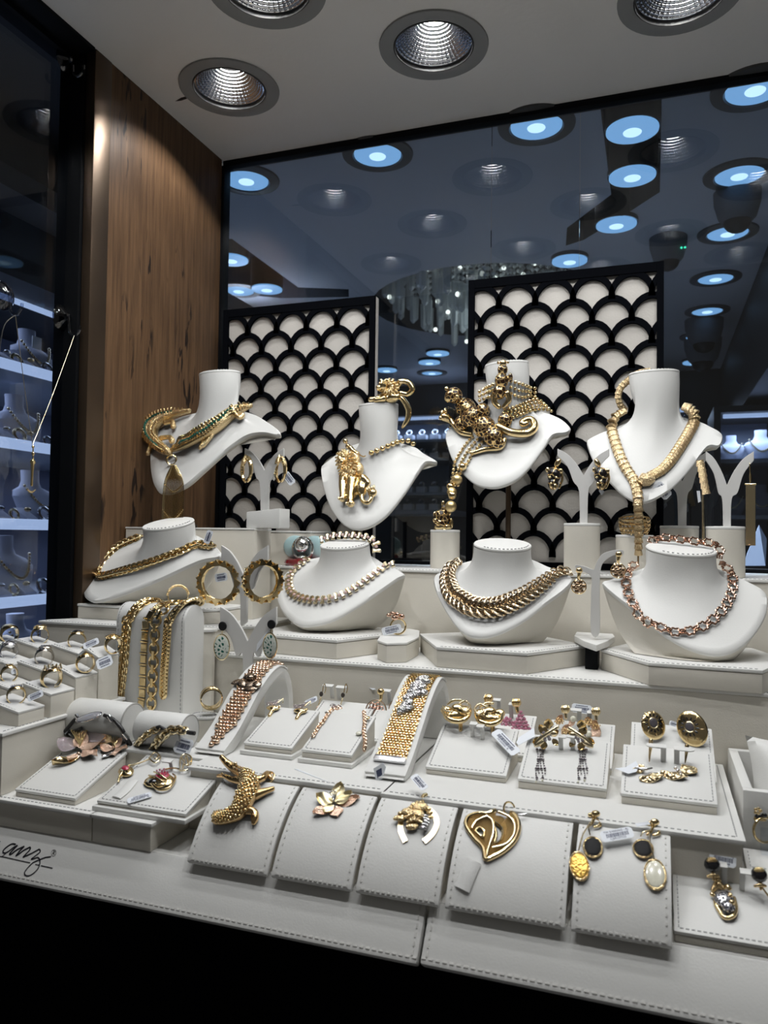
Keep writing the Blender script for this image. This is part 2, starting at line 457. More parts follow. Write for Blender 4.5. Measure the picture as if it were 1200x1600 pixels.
RIM = m.mesh('inner_ring', TRIMD)
LDM = MB().lathe([(.0125, -.001), (.0115, -.003), (.004, -.004)], 20).mesh('led', LED)
m = MB().lathe([(.0595, .001), (.0595, .05), (.02, .052)], 32, cap0=False, cap1=True)
CANM = m.mesh('can', TRIMD)
lamp_lbl = ['silver downlight above the wooden side panel, nearest the rear glass', 'silver downlight at the middle of the row along the rear glass', 'silver downlight cut by the top edge, right end of the rear row',
            'silver downlight cut by the top edge, left end of the second row', None, None, None, None, None]
for k, (x, y) in enumerate(LAMPS):
    t = thing('recessed_downlight', (lamp_lbl[k] if k < 4 else 'silver recessed downlight seen mirrored in the rear glass' if k < 9 else 'silver recessed downlight added out of view to light the front of the display'), 'ceiling light', (x, y, ZT), 'downlights over the display' if k < 4 else 'downlights seen in the glass' if k < 9 else 'added front row of downlights')
    M = T(x, y, ZT)
    place('trim_ring', TRM, t, M); place('inner_ring', RIM, t, M)
    place('reflector', RM, t, M @ T(0, 0, .003)); place('led', LDM, t, M @ T(0, 0, .046)); place('can', CANM, t, M)
    ld = bpy.data.lights.new('downlight', 'SPOT'); ld.energy = SPOT_W * (.72 if k == 0 else .36 if y > 1 else .74 if y > .8 else .5 if y > .6 else .95); ld.spot_size = math.radians(125.6); ld.spot_blend = .06; ld.shadow_soft_size = .02
    ld.color = (.975, .99, 1.0)
    lo = bpy.data.objects.new('downlight', ld); attach(lo, t, T(x, y, ZT-.006))
# shop lamps: dark ringed recessed ones and cans hung in the channel
LENS = MB().lathe([(.046, 0), (.046, -.004), (.018, -.006)], 32).mesh('lens', SHOPLED)
CORE = MB().lathe([(.017, 0), (.016, -.002)], 20).mesh('lens_core', SHOPHOT)
SRING = MB().lathe([(.070, 0), (.069, -.004), (.049, -.006), (.046, 0)], 40, cap0=False, cap1=False).mesh('dark_ring', TRIMD)
SCAN = MB().lathe([(.049, 0), (.049, .085), (.02, .088)], 32, cap0=False).mesh('can', TRIMD)
STEM = MB().tube([(0, 0, .086), (0, 0, .13)], .006, 8).mesh('stem', TRIMD)
STEML = MB().tube([(0, 0, .086), (0, 0, .268)], .006, 8).mesh('stem', TRIMD)
ringed = [((385,280), 'blue-lit shop downlight just right of the wooden panel'), ((590,240), 'blue-lit shop downlight left of the first glass seam'), ((838,195), 'blue-lit shop downlight between the two glass seams, under the black rail'),
          ((1180,137), 'blue-lit shop downlight nearest the top right corner of the glass'), ((1155,272), 'blue-lit shop downlight behind the larger dome camera'), ((1137,363), 'blue-lit shop downlight directly below the large dome camera'),
          ((1118,434), 'blue-lit shop downlight, fourth in the right hand ceiling row'), ((1105,485), 'blue-lit shop downlight, fifth in the right hand ceiling row'), ((1093,525), 'small blue-lit shop downlight half hidden by a dome camera'),
          ((373,453), 'blue-lit shop downlight at the wood edge above the left lattice screen'), ((675,582), 'small blue-lit shop downlight far back above the black wall')]
cans = [((988,202), 'blue-lit can lamp in the ceiling channel, nearest the glass'), ((988,274), 'blue-lit can lamp second in the ceiling channel'), ((963,350), 'blue-lit can lamp at the bend of the ceiling channel'),
        ((890,407), 'blue-lit can lamp just above the right lattice screen'), ((417,451), 'blue-lit can lamp hung in the left dark channel'), ((361,405), 'blue-lit can lamp half hidden by the wooden panel edge'), ((684,552), 'small blue can lamp beneath the chandelier'),
        ((671,566), 'small blue can lamp hung lowest beneath the chandelier'), ((604,578), 'small blue can lamp beside the left lattice screen top'), ((1085,566), 'white can lamp on the dark wall right of the right lattice screen')]
k = 0
for (px, py), lb in ringed:
    p = PZ(px, py, ZT); t = thing('shop_downlight', lb, 'ceiling light', p, 'lamps in the shop ceiling')
    for nm, me in (('dark_ring', SRING), ('lens', LENS)): place(nm, me, t, T(p))
    place('lens_core', CORE, t, T(p.x, p.y, p.z-.005))
    if k in (9, 10):
        ld = bpy.data.lights.new('shoplight', 'SPOT'); ld.energy = SHOP_W; ld.spot_size = math.radians(84); ld.spot_blend = .3; ld.shadow_soft_size = .05; ld.color = (.86, .92, 1.0)
        lo = bpy.data.objects.new('shoplight', ld); attach(lo, t, T(p.x, p.y, p.z-.02))
    k += 1
for j, ((px, py), lb) in enumerate(cans):
    p = PZ(px, py, ZT-.01); t = thing('can_lamp', lb, 'ceiling light', p, 'can lamps in the shop ceiling')
    place('can', SCAN, t, T(p)); place('stem', STEM, t, T(p)); place('lens', LENS, t, T(p)); place('lens_core', CORE, t, T(p.x, p.y, p.z-.005))
    if j in (2, 3, 4):
        ld = bpy.data.lights.new('shoplight', 'SPOT'); ld.energy = SHOP_W; ld.spot_size = math.radians(84); ld.spot_blend = .3; ld.shadow_soft_size = .05; ld.color = (.86, .92, 1.0)
        lo = bpy.data.objects.new('shoplight', ld); attach(lo, t, T(p.x, p.y, p.z-.02))

# ================================================================== PLATFORMS
def stitch(mb, pts, nrm, step=.0052, ln=.0030, w=.0009, h=.0006):
    P = [Vector(p) for p in pts]; nrm = Vector(nrm).normalized()
    for a, b in zip(P[:-1], P[1:]):
        d = b-a; L = d.length; n = max(1, int(L/step)); d.normalize(); s = nrm.cross(d)
        for i in range(n):
            c = a + d*(L*(i+.5)/n)
            vs = [c + d*x*ln/2 + s*y*w/2 + nrm*z for z in (-.0003, h) for x, y in ((-1,-1),(1,-1),(1,1),(-1,1))]
            mb.add(vs, [(4,5,6,7),(0,1,5,4),(1,2,6,5),(2,3,7,6),(3,0,4,7)])
def board(name, label, poly, z0, z1, lid=.004, over=.0025, edge=None, mat=None, cat='display step', sm=None, group=None, bev=.0012):
    """upholstered block: a body and a slightly overhanging padded lid, stitched along the edges listed"""
    cx = sum(p[0] for p in poly)/len(poly); cy = sum(p[1] for p in poly)/len(poly)
    t = thing(name, label, cat, (cx, cy, z0), group)
    MB().prism([(p[0], p[1], z0) for p in poly], (0, 0, z1-lid-z0-.0006)).build('body', mat or LEATHER_SHADED, t, bevel=.0006)
    n = len(poly); out = []
    A = sum(poly[i][0]*poly[(i+1) % n][1]-poly[(i+1) % n][0]*poly[i][1] for i in range(n))
    sg = 1 if A > 0 else -1
    def offs(d):
        res = []
        for i in range(n):
            a, b, c = Vector(poly[i-1][:2]), Vector(poly[i][:2]), Vector(poly[(i+1) % n][:2])
            e1 = (b-a).normalized(); e2 = (c-b).normalized()
            n1 = Vector((e1.y, -e1.x))*sg; n2 = Vector((e2.y, -e2.x))*sg
            mm = (n1+n2); mm = mm / max(.3, mm.dot(n1)); res.append(b + mm*d)
        return res
    o = offs(over)
    MB().prism([(p.x, p.y, z1-lid) for p in o], (0, 0, lid)).build('padded_lid', mat or LEATHER, t, bevel=bev)
    if edge:
        ii = offs(-.004); m = MB()
        for e in edge: stitch(m, [(ii[e].x, ii[e].y, z1), (ii[(e+1) % n].x, ii[(e+1) % n].y, z1)], (0, 0, 1))
        m.build('stitching', THREAD, t, smooth=False, kind='stuff')
    return t
# ledge along the front: two boards meeting at a seam
xs0 = PZ(660, 1510, ZE).x
YE0, YE1 = .642, .612
def apron(label, pxa, pxb, xa_, xb_, sd):
    """sloping stitched apron below the boards, its lower edge on the line seen in the photograph"""
    za, zb_ = PY(*pxa, YE1).z, PY(*pxb, YE1).z
    zlow = (za+zb_)/2; ztop = ZE
    t = thing('front_apron', label, 'ledge', ((xa_+xb_)/2, YE1, zlow-.004))
    d = Vector((0, YE1-YE0, zlow-ztop)); nn = Vector((0, d.z, -d.y)).normalized()
    q = [Vector((xa_, YE0, ztop)), Vector((xb_, YE0, ztop)), Vector((xb_, YE1, zlow)), Vector((xa_, YE1, zlow))]
    MB().prism(q, -nn*.012).build('leather_panel', LEATHER, t, bevel=.0028)
    m = MB(); e = d.normalized()*-.0045
    p = [q[3]+e, q[2]+e]; stitch(m, p, nn, .0058, .0036, .0012, .0007)
    p = [q[3]+e*2.2, q[2]+e*2.2]
    xx = xa_+.005 if sd > 0 else xb_-.005
    stitch(m, [Vector((xx, YE0, ztop))+e*-1, Vector((xx, YE1, zlow))+e], nn, .0058, .0036, .0012, .0007)
    m.build('stitching', WTHREAD, t, smooth=False, kind='stuff')
    return t, nn, q[0]
xs0 = PY(660, 1500, .625).x
tL_, nE, oE = apron('grey-white leather apron at the front left with black script lettering', (0, 1372), (660, 1510), -.85, xs0-.0012, -1)
apron('grey-white leather apron at the front right, below the earring pads', (660, 1510), (1200, 1615), xs0+.0012, .40, 1)
# front left low boards
xa = PY(140, 1276, .636).x
YLf = .640
xC0 = PZ(312, 1190, ZC).x
board('low_step_board', 'low leather step board at the far front left under the round red-gold ring', [(-.852, YLf), (xa-.0006, YLf), (xa-.0006, .731), (-.852, .731)], ZE, ZL, edge=[0])
board('low_step_board', 'low leather step board under the tray of pink drop earrings', [(xa+.0006, YLf), (xC0-.001, YLf), (xC0-.001, .731), (xa+.0006, .731)], ZE, ZL, edge=None)
# tray step (C), two boards plus a strip at the left
xm = PZ(600, 1236, ZC).x
board('tray_step_board', 'leather step board carrying the left trays and both arched bracelet ramps', [(xC0, YC), (xm, YC), (xm, YB-.006), (xC0, YB-.006)], ZE, ZC, edge=[0])
board('tray_step_board', 'leather step board carrying the right earring trays', [(xm+.001, YC-.004), (.069, YC-.004), (.069, YB-.006), (xm+.001, YB-.006)], ZE, ZC, edge=[0, 1])
board('tray_step_board', 'leather step board under the bracelet column at the left', [(-.650, .735), (xC0-.004, .735), (xC0-.004, YB-.006), (-.69, YB-.006), (-.69, .848), (-.650, .848)], ZL, ZC)
# bust step (B)
xb1 = PZ(320, 1016, ZB).x
board('bust_step_board', 'long leather step board carrying the plinths of the three low busts', [(xb1-.03, YB), (.50, YB), (.50, YA-.006), (xb1-.03, YA-.006)], EYE-.30, ZB, edge=[0])
# top step (A)
board('top_step_board', 'long top leather step board along the glass under the lattice screens', [(-.815, YA), (.60, YA), (.60, YG-.014), (-.815, YG-.014)], EYE-.30, ZA, edge=[0])
# ================================================================== LEFT RISERS
ZQ = EYE+.0095     # top of the tall back box at the left
YR = 1.045
_b = PY(397, 824, YR); _c = PY(486, 826, YA+.03)
ZB2 = EYE-.13
q = [PZ(183, 977, ZB2), PZ(322, 985, ZB2)]
YQ = q[0].y
board('left_step_board', 'ivory leather step board at the left under the plinth of the rope chain bust', [(-.845, YQ), (q[1].x-.02, YQ), (q[1].x, YQ+.02), (q[1].x, YB-.006), (xb1-.037, YB-.006), (xb1-.037, YA-.007), (-.815, YA-.007), (-.815, .953), (-.845, .912)], ZC+.0004, ZB2, edge=[0])
board('upper_step_board', 'small ivory leather step board under the spiked hoop stand', [(xb1-.029, YB+.006), (-.578, YB+.006), (-.536, .975), (-.536, 1.09), (xb1-.029, 1.09)], ZB+.0004, ZB2, edge=[0, 1])
board('tall_riser_box', 'tall ivory riser box at the back left in front of the wooden panel', [(-.815, YR), (_b.x, YR), (_b.x, 1.1), (-.815, 1.1)], ZB2+.0004, ZQ, lid=.003, over=.001)
board('tall_riser_box', 'ivory riser box behind the glass ornament, beside the left lattice screen', [(_b.x-.09, YA+.03), (_c.x, YA+.03), (_c.x, 1.235), (_b.x-.09, 1.235)], ZA+.0004, ZQ-.003, lid=.003, over=.001)
board('ring_step_board', 'ivory leather step board at far left carrying the ring blocks', [(-.852, .645), (-.655, .645), (-.655, .842), (-.852, .842)], ZL+.0004, EYE-.215, edge=[1])

# ================================================================== PLINTHS
def plinth(label, pts, z0, h, group='plinths under the low busts'):
    P = [PZ(x, y, z0+h) for x, y in pts]
    return board('bust_plinth', label, [(p.x, min(p.y, YA-.003)) for p in P], z0+.0004, z0+h, lid=.004, over=.001, edge=list(range(len(P)))[:2])
H3 = .026
plinth('hexagonal ivory plinth under the low bust with the woven link collar', [(683, 1010.5), (823.7, 1020), (917, 1008), (857, 989), (740, 981), (657, 990)], ZB, H3)
plinth('ivory plinth under the low bust with the gem link collar', [(427, 992), (526, 1000), (596, 992), (640, 977), (520, 968), (428, 972)], ZB, H3)
plinth('ivory plinth under the low bust with the flower link necklace', [(940, 1014), (1013.5, 1035), (1191, 1047), (1230, 1030), (1173, 1011), (987, 1004)], ZB, H3)
def plinth_l():
    P = [PZ(122, 943, ZB2+.022), PZ(255, 951, ZB2+.022), PZ(322, 953, ZB2+.022), PZ(345, 938, ZB2+.022)]
    y0 = P[0].y
    board('bust_plinth', 'long ivory plinth under the low bust with the rope chain', [(P[0].x, y0), (P[2].x-.02, y0), (P[2].x+.01, y0+.03), (P[2].x+.01, y0+.11), (P[0].x, y0+.11)], ZB2+.0004, ZB2+.022, lid=.004, over=.001, edge=[0, 1])
    return y0
YP1 = plinth_l()

# ================================================================== BUSTS
class Bust: pass
def bust(label, name, outline, o, n, neck, foot, low=True, base=None, zb=None, k1=.8, k2=.55, bulge=.0, ry=.8, thick=.010, pole=None, group=None, curv=0.0, neckY=None, zp=ZA):
    """display bust: neck flaring into a shield; the shield lies in a tilted plane (bent by curv), then rim, underside, base"""
    n = Vector(n).normalized(); O = PY(o[0], o[1], o[2])
    u = Vector((1, 0, 0)); u = (u - n*n.x).normalized(); v = n.cross(u)
    def on(px, py):
        p = PP(px, py, O, n)
        for _ in range(6):
            s = (p-O).dot(u); p = PP(px, py, O - n*(curv*s*s), n)
        return p
    raw = spline([Vector((a, b, 0)) for a, b in outline], 8, True)
    rim = [on(p.x, p.y) for p in raw]
    Sf = on(*foot)
    cx, cy, rx, tilt, roll = neck
    C = PY(cx, cy, neckY if neckY else Sf.y)
    dist = (C-CAM).dot(FWD); rm = rx*dist/F
    a = Vector((math.cos(math.radians(roll)), 0, math.sin(math.radians(roll)))); a = (RIGHT*math.cos(math.radians(roll)) + UP*math.sin(math.radians(roll))).normalized()
    back = Vector((0, 0, 1)).cross(a).normalized()
    b = (back*math.cos(math.radians(tilt)) + Vector((0, 0, 1))*math.sin(math.radians(tilt))); b = (b - a*b.dot(a)).normalized()
    ax = a.cross(b).normalized()
    if ax.z < 0: ax = -ax
    ang = [math.atan2((p-Sf).dot(v), (p-Sf).dot(u)) for p in rim]
    top = [C + a*(rm*math.cos(t)) + b*(rm*ry*math.sin(t)) for t in ang]
    L = max(.012, (C-Sf).dot(ax))
    NR = 18; rings = []
    for k in range(NR+1):
        t = k/NR; row = []
        for P0, P3 in zip(top, rim):
            P1 = P0 - ax*L*k1
            P2 = Sf + (P3-Sf)*k2 + n*bulge
            row.append(P0*(1-t)**3 + P1*(3*t*(1-t)**2) + P2*(3*t*t*(1-t)) + P3*t**3)
        rings.append(row)
    cen = sum(rim, Vector())/len(rim)
    r1 = [p - n*.0025 + (p-cen).normalized()*.0015 for p in rim]
    r2 = [p - n*.0055 + (p-cen).normalized()*.0005 for p in rim]
    rings += [r1, r2]
    B = Bust(); B.o = O; B.n = n; B.u = u; B.v = v; B.C = C; B.ax = ax; B.rm = rm; B.on = on; B.rim = rim; B.Sf = Sf
    if low:
        bc = PZ(base[0], base[1], zb); loc = bc
    else: loc = Vector((C.x, C.y+.02, zp))
    t = thing(name, label, 'necklace bust', loc, group); B.t = t
    fm = MB().loft(rings)
    fo = fm.build('bust_face', LEATHER, t, angle=60)
    # neck cap: shallow disc with a rolled edge
    capr = lambda s, h: [C + a*(rm*s*math.cos(2*PI*i/40)) + b*(rm*ry*s*math.sin(2*PI*i/40)) + ax*h for i in range(40)]
    MB().loft([capr(.97, -.001), capr(1.0, .0004), capr(1.012, .0022), capr(.99, .0036), capr(.6, .0042)], cap1=True).build('neck_cap', LEATHER, t)
    m = MB(); ps = capr(.9, .0042); stitch(m, ps[24:40], ax, .0046, .0026)
    m.build('stitching', THREAD, t, smooth=False, kind='stuff')
    if low:
        rb, kb = base[2]*((bc-CAM).dot(FWD))/F, base[3]
        c0 = sum(r2, Vector())/len(r2)
        rad = max((p-c0).length for p in r2)
        low_ring = []
        for p in r2:
            d = p - c0; dx, dy = d.x, d.y + 0.55*d.z
            low_ring.append(Vector((bc.x + d.x/rad*rb, bc.y + base[4] + (dy)/rad*rb*kb*1.15, zb+.0003)))
        br = []
        for k in range(9):
            s = k/8; row = []
            for p, q in zip(r2, low_ring):
                w = p.lerp(q, s); out = (p - c0); 
                w = w - n*(.016*math.sin(PI*s)*1.0) 
                row.append(w)
            br.append(row)
        for i, q in enumerate(low_ring): br[-1][i] = q
        for row in br[:-1]:
            for i, p in enumerate(row):
                if p.z < zb+.0012: row[i] = Vector((p.x, p.y, zb+.0012))
        MB().loft(br, cap1=True).build('bust_body', LEATHER_SHADED, t, angle=70)
    else:
        bk = [p - n*thick + (p-cen).normalized()*-.002 for p in rim]
        MB().loft([r2, bk, [cen - n*(thick+.004) + (p-cen)*.3 for p in rim]], cap1=True).build('bust_back', LEATHER_SHADED, t, angle=60)
        nb = [C + a*(rm*.9*math.cos(2*PI*i/24)) + b*(rm*ry*.9*math.sin(2*PI*i/24)) for i in range(24)]
        pp = PY(*pole)
        m = MB().tube([Vector((pp.x, pp.y, zp+.006)), Vector((pp.x, pp.y, pp.z))], .0042, 12)
        m.build('post', BRONZE, t)
        MB().lathe([(.036, 0), (.036, .004), (.034, .006), (.006, .0065)], 28, T(pp.x, pp.y, zp+.0003)).build('foot', BRONZE, t)
    V = [p for row in rings for p in row]; cnt = len(rim)
    polys = [(i*cnt+k, i*cnt+(k+1) % cnt, (i+1)*cnt+(k+1) % cnt, (i+1)*cnt+k) for i in range(len(rings)-1) for k in range(cnt)]
    B.bvh = BVHTree.FromPolygons(V, polys)
    return B
def hit(B, px, py):
    d = ray(px, py).normalized(); h = B.bvh.ray_cast(CAM, d)
    if h[0] is None: return None
    nn = h[1]
    if nn.dot(d) > 0: nn = -nn
    return h[0], nn
def drape(B, pts, off=.003, n=10, closed=False):
    """lay a path, given where the eye sees it, on the bust's own surface; off-surface stretches hang between their neighbours"""
    raw = spline([Vector((a, b, 0)) for a, b in pts], n, closed)
    P = []; N = []
    for p in raw:
        h = hit(B, p.x, p.y); P.append(h[0] + h[1]*off if h else None); N.append(h[1] if h else None)
    good = [i for i, p in enumerate(P) if p is not None]
    out = []; on = []
    for i, p in enumerate(P):
        if p is None:
            j = min(good, key=lambda g: abs(g-i)); dd = (P[j]-CAM).dot(FWD)
            p = PD(raw[i].x, raw[i].y, dd + (.004*abs(j-i) if False else 0)); q = N[j]
        else: q = N[i]
        out.append(p); on.append(q)
    for _ in range(3):
        on = [(on[max(0,i-1)] + on[i] + on[min(len(on)-1,i+1)]).normalized() for i in range(len(on))]
        out = [out[0]] + [(out[i-1]+out[i]*2+out[i+1])/4 for i in range(1, len(out)-1)] + [out[-1]]
    return out, on
LOWG, HIGHG = 'low necklace busts', 'tall necklace busts'
F1 = bust('low ivory leather bust at the left wearing a gold rope chain', 'low_necklace_bust', [(343,868),(310,876),(250,903),(190,927),(151,938),(135,933),(132,922),(140,905),(151,890),(172,862),(198,846),(230,836),(290,832),(330,850)],
          (240, 890, YP1+.022), (-.16, -.68, .72), (263.5, 821, 40, 17, 7), (262, 868), base=(228, 941, 62, .45, .012), zb=ZB2+.0225, k2=.5, group=LOWG)
F2 = bust('low ivory leather bust with a gem link collar and bracelet', 'low_necklace_bust', [(630.5,897),(619,904),(587,926),(552,949),(517,968),(482,976),(463,973),(446,959),(436,941),(434,924),(438.5,906),(454,890),(477,876),(520,868),(570,866),(598,880),(612,886)],
          (530, 925, 1.035), (-.10, -.66, .74), (539, 853, 38.5, 14, 4), (537, 893), base=(520, 982, 64, .5, .014), zb=ZB+H3+.0005, group=LOWG)
F3 = bust('low ivory leather bust wearing a thick woven link collar', 'low_necklace_bust', [(892.5,905),(880,921),(850,943),(820,966),(790,983),(762,992.5),(737,992),(718,981),(700,957),(686,931),(679.5,912),(681,899),(697,891),(716,882),(760,872),(820,872),(857,886),(878,893)],
          (785, 930, 1.015), (0, -.66, .74), (785, 854, 44.5, 15, -1), (785, 900), base=(780, 1003, 66, .5, .014), zb=ZB+H3+.0005, group=LOWG)
F4 = bust('low ivory leather bust at the right wearing a rose gold flower link necklace', 'low_necklace_bust', [(942.7,911),(960,928),(987,949),(1013,970),(1040,991),(1072,1009),(1107,1020),(1136,1018.7),(1160,1007),(1181,985),(1195,959),(1198,935),(1191,922),(1170,910),(1147,900),(1110,886),(1040,880),(990,893),(956,905)],
          (1075, 945, 1.005), (.10, -.66, .74), (1064, 861, 53, 14, -2), (1066, 908), base=(1076, 1030, 84, .5, .014), zb=ZB+H3+.0005, group=LOWG)
B1 = bust('tall ivory bust at the left wearing the crocodile collar', 'tall_necklace_bust', [(434,673),(432,678.5),(410,675),(384,680),(352,702),(319,731),(287,758),(255,770),(243,760),(237,742),(235,715),(238,690),(246,674),(264,660),(295,648),(345,640),(388,645),(417,660)],
          (320, 700, 1.055), (-.22, -.82, .52), (343.5, 586.5, 32, 1, 4), (335, 655), low=False, pole=(275, 745, 1.073), zp=ZQ, k1=.9, k2=.25, group=HIGHG, neckY=1.085)
B2 = bust('tall ivory bust with a lion pendant', 'tall_necklace_bust', [(681,721),(664,721.5),(649,741),(630,770),(602,804),(575,822),(551,825),(532,813),(516,790),(506,760),(502,733),(508,724),(525,711),(548,697),(590,688),(640,696),(660,708)],
          (580, 750, 1.185), (-.12, -.82, .5), (591.5, 636, 31, 1, 2), (592, 700), low=False, pole=(557, 810, 1.20), k1=.97, k2=.2, group=HIGHG, neckY=1.205)
B3 = bust('tall ivory bust on a dark post carrying the leopard necklace', 'tall_necklace_bust', [(889,668),(884,675),(863,679),(846,702),(824,731),(802,750),(774,760),(748,757),(730,745),(711,723),(701,700),(697,680),(706,666),(744,640),(795,632),(848,644),(874,654)],
          (785, 700, 1.18), (-.12, -.82, .5), (792, 572, 34, 1, 4), (793, 645), low=False, pole=(794.5, 752, 1.205), k1=.97, k2=.2, group=HIGHG, neckY=1.20)
B4 = bust('tall ivory bust at the right wearing a long snake-scale lariat', 'tall_necklace_bust', [(1127,678.5),(1123.5,695),(1105,697),(1080,728),(1056,755),(1032,773),(1009,782.6),(990,780.5),(972,770),(954,752),(939,734),(927,716),(918.6,692),(926,683),(954,671),(1000,655),(1050,650),(1089,658),(1110,667)],
          (1020, 710, 1.17), (.06, -.82, .5), (1022, 586, 38, 1, 2), (1024, 655), low=False, pole=(996, 770, 1.205), k1=.97, k2=.2, group=HIGHG, neckY=1.195)

# ================================================================== LATTICE SCREENS
def screen(label, x0, x1, z1, y, cell):
    z0 = ZA+.0005; th = .006; fw = .0105
    t = thing('lattice_screen', label, 'screen', ((x0+x1)/2, y, z0), 'black lattice screens')
    MB().box((x0, y+.0062, z0), (x1, y+.020, z1)).build('cream_panel', CREAM, t, bevel=.0006)
    m = MB()
    m.box((x0, y, z0), (x0+fw, y+th, z1)).box((x1-fw, y, z0), (x1, y+th, z1)).box((x0+fw, y, z1-.015), (x1-fw, y+th, z1)).box((x0+fw, y, z0), (x1-fw, y+th, z0+fw))
    m.build('lattice_frame', VELV, t, smooth=False, bevel=.0004)
    # fish-scale fretwork: rows of arches, each row half a cell along, clipped to the opening
    r = cell/2; bw = .0088; step = cell*.62
    xi0, xi1, zi0, zi1 = x0+fw-.001, x1-fw+.001, z0+fw-.001, z1-.014
    meshes = {}
    row = 0; z = zi1 - r*1.22
    while z > zi0 - r*.6:
        xc = x0 + (0.35 if row % 2 == 0 else .85)*cell - cell
        while xc < xi1 + r:
            m = MB(); N = 15; a0, a1 = math.radians(-3), math.radians(183)
            pin = []; 
            for i in range(N):
                q = a0 + (a1-a0)*i/(N-1)
                dz = 1.18
                pin.append((xc + (r-bw*.36)*math.cos(q), z + (r-bw*.36)*dz*math.sin(q), xc + (r+bw*.64)*math.cos(q), z + (r+bw*.64)*dz*math.sin(q)))
            cl = lambda X, Z: (min(max(X, xi0), xi1), min(max(Z, zi0), zi1))
            seg = []
            for i in range(N-1):
                qs = [(pin[i][0], pin[i][1]), (pin[i][2], pin[i][3]), (pin[i+1][2], pin[i+1][3]), (pin[i+1][0], pin[i+1][1])]
                qc = [cl(*p) for p in qs]
                ar = abs(sum(qc[j][0]*qc[(j+1) % 4][1]-qc[(j+1) % 4][0]*qc[j][1] for j in range(4)))/2
                if ar > 2e-7:
                    m.prism([(p[0], y+.0008, p[1]) for p in qc], (0, th-.0006, 0))
            if m.v: m.build('arch_slat', VELV, t, smooth=False)
            xc += cell
        row += 1; z -= step
    return t
_l, _r = PY(349, 484, 1.27), PY(586, 462, 1.27)
screen('black fish-scale lattice screen at the left, in front of the wood', _l.x, _r.x, (_l.z+_r.z)/2, 1.27, .061)
_l, _r = PY(732, 440, 1.27), PY(1037.5, 405, 1.27)
screen('larger black fish-scale lattice screen at the right, behind the leopard bust', _l.x, _r.x, (_l.z+_r.z)/2, 1.27, .061)
# ================================================================== JEWELLERY HELPERS
def Z(ox, oy, s):
    return lambda x, y: (ox + x*s, oy + y*s)
class Surf:
    """a real surface the jewellery lies on: f(px, py) -> (point, normal)"""
    def __init__(s, f): s.f = f
    def at(s, x, y, off=0.0):
        p, n = s.f(x, y); return p + n*off
    def n(s, x, y): return s.f(x, y)[1]
    def px(s, x, y): return ((s.f(x, y)[0]-CAM).dot(FWD))/F
    def M(s, x, y, off=0.0, ang=0.0):
        p, n = s.f(x, y); return frame(p + n*off, RIGHT, n) @ R('Z', ang)
def planeS(o, n):
    o = Vector(o); n = Vector(n).normalized()
    return Surf(lambda x, y: (PP(x, y, o, n), n))
def bustS(B):
    def f(x, y):
        h = hit(B, x, y)
        if h: return h
        nx, ny = proj(B.Sf); best = None
        for k in range(1, 60):
            t = k/60; h = hit(B, x+(nx-x)*t, y+(ny-y)*t)
            if h: return PD(x, y, (h[0]-CAM).dot(FWD)), h[1]
        return PY(x, y, B.o.y), -FWD
    return Surf(f)
def proj(p):
    v = Vector(p)-CAM; w_ = v.dot(FWD); return CX + F*v.dot(RIGHT)/w_, CY - F*v.dot(UP)/w_
def sculpt(name, mat, parent, sf, items, vox=None, smooth=True, label=None, kind=None):
    """one cast piece out of ellipsoids ('e', x, y, rx, ry, off, rz, angle) and tapering tubes ('t', [(x, y, off, r) ...]), given in the
    photograph's own units on the surface that carries the piece"""
    m = MB()
    for it in items:
        if it[0] == 'e':
            _, x, y, rx, ry, off, rz = it[:7]; ang = it[7] if len(it) > 7 else 0
            s = sf.px(x, y); m.ball((0,0,0), (rx*s, ry*s, rz*s), 12, 8, None) if False else None
            mm = MB().ball((0,0,0), (rx*s, ry*s, rz*s), 12, 8)
            m.add(mm.v, mm.f, sf.M(x, y, off*s, -ang))
        else:
            pts = it[1]; P = [sf.at(x, y, o*sf.px(x, y)) for x, y, o, r in pts]; Rr = [r*sf.px(x, y) for x, y, o, r in pts]
            sp = spline(P, 4); rr = [v.x for v in spline([Vector((r, 0, 0)) for r in Rr], 4)]
            m.tube(sp, [max(r, 1e-5) for r in rr], it[2] if len(it) > 2 else 8)
            m.ball(sp[0], rr[0], 8, 5); m.ball(sp[-1], max(rr[-1], 1e-5), 8, 5)
    o = m.build(name, mat, parent, smooth, angle=80, kind=kind, label=label)
    if vox:
        md = o.modifiers.new('fuse', 'REMESH'); md.mode = 'VOXEL'; md.voxel_size = vox; md.use_smooth_shade = True
    return o
def pathpts(P, N, step=None, count=None): return resample(P, N, step, count)
def chain(parent, path, mes, twist=(0,), name='link', scale=None, lift=0.0, cap=290):
    for i, (p, n, t) in enumerate(path[:cap]):
        s = scale(i/(max(1, len(path)-1))) if scale else 1
        place(name, mes[i % len(mes)], parent, frame(p + n*lift*s, t, n) @ R('X', twist[i % len(twist)]) @ S(s))
def ovalink(L, Wd, r, seg=12, rs=6, mat=None, name='link'):
    pts = []
    a = (L-Wd)/2 if L > Wd else 0
    h = seg//2
    for i in range(h+1): q = -PI/2 + PI*i/h; pts.append((a + Wd/2*math.cos(q), Wd/2*math.sin(q), 0))
    for i in range(h+1): q = PI/2 + PI*i/h; pts.append((-a + Wd/2*math.cos(q), Wd/2*math.sin(q), 0))
    if a == 0: pts = pts[:h] + pts[h+1:-1]
    return MB().tube(pts, r, rs, True, up=(0,0,1)).mesh(name, mat)
def beadmesh(r, mat, name='bead', seg=10, rings=7): return MB().ball((0,0,0), r, seg, rings).mesh(name, mat)
_rng = random.Random(3)
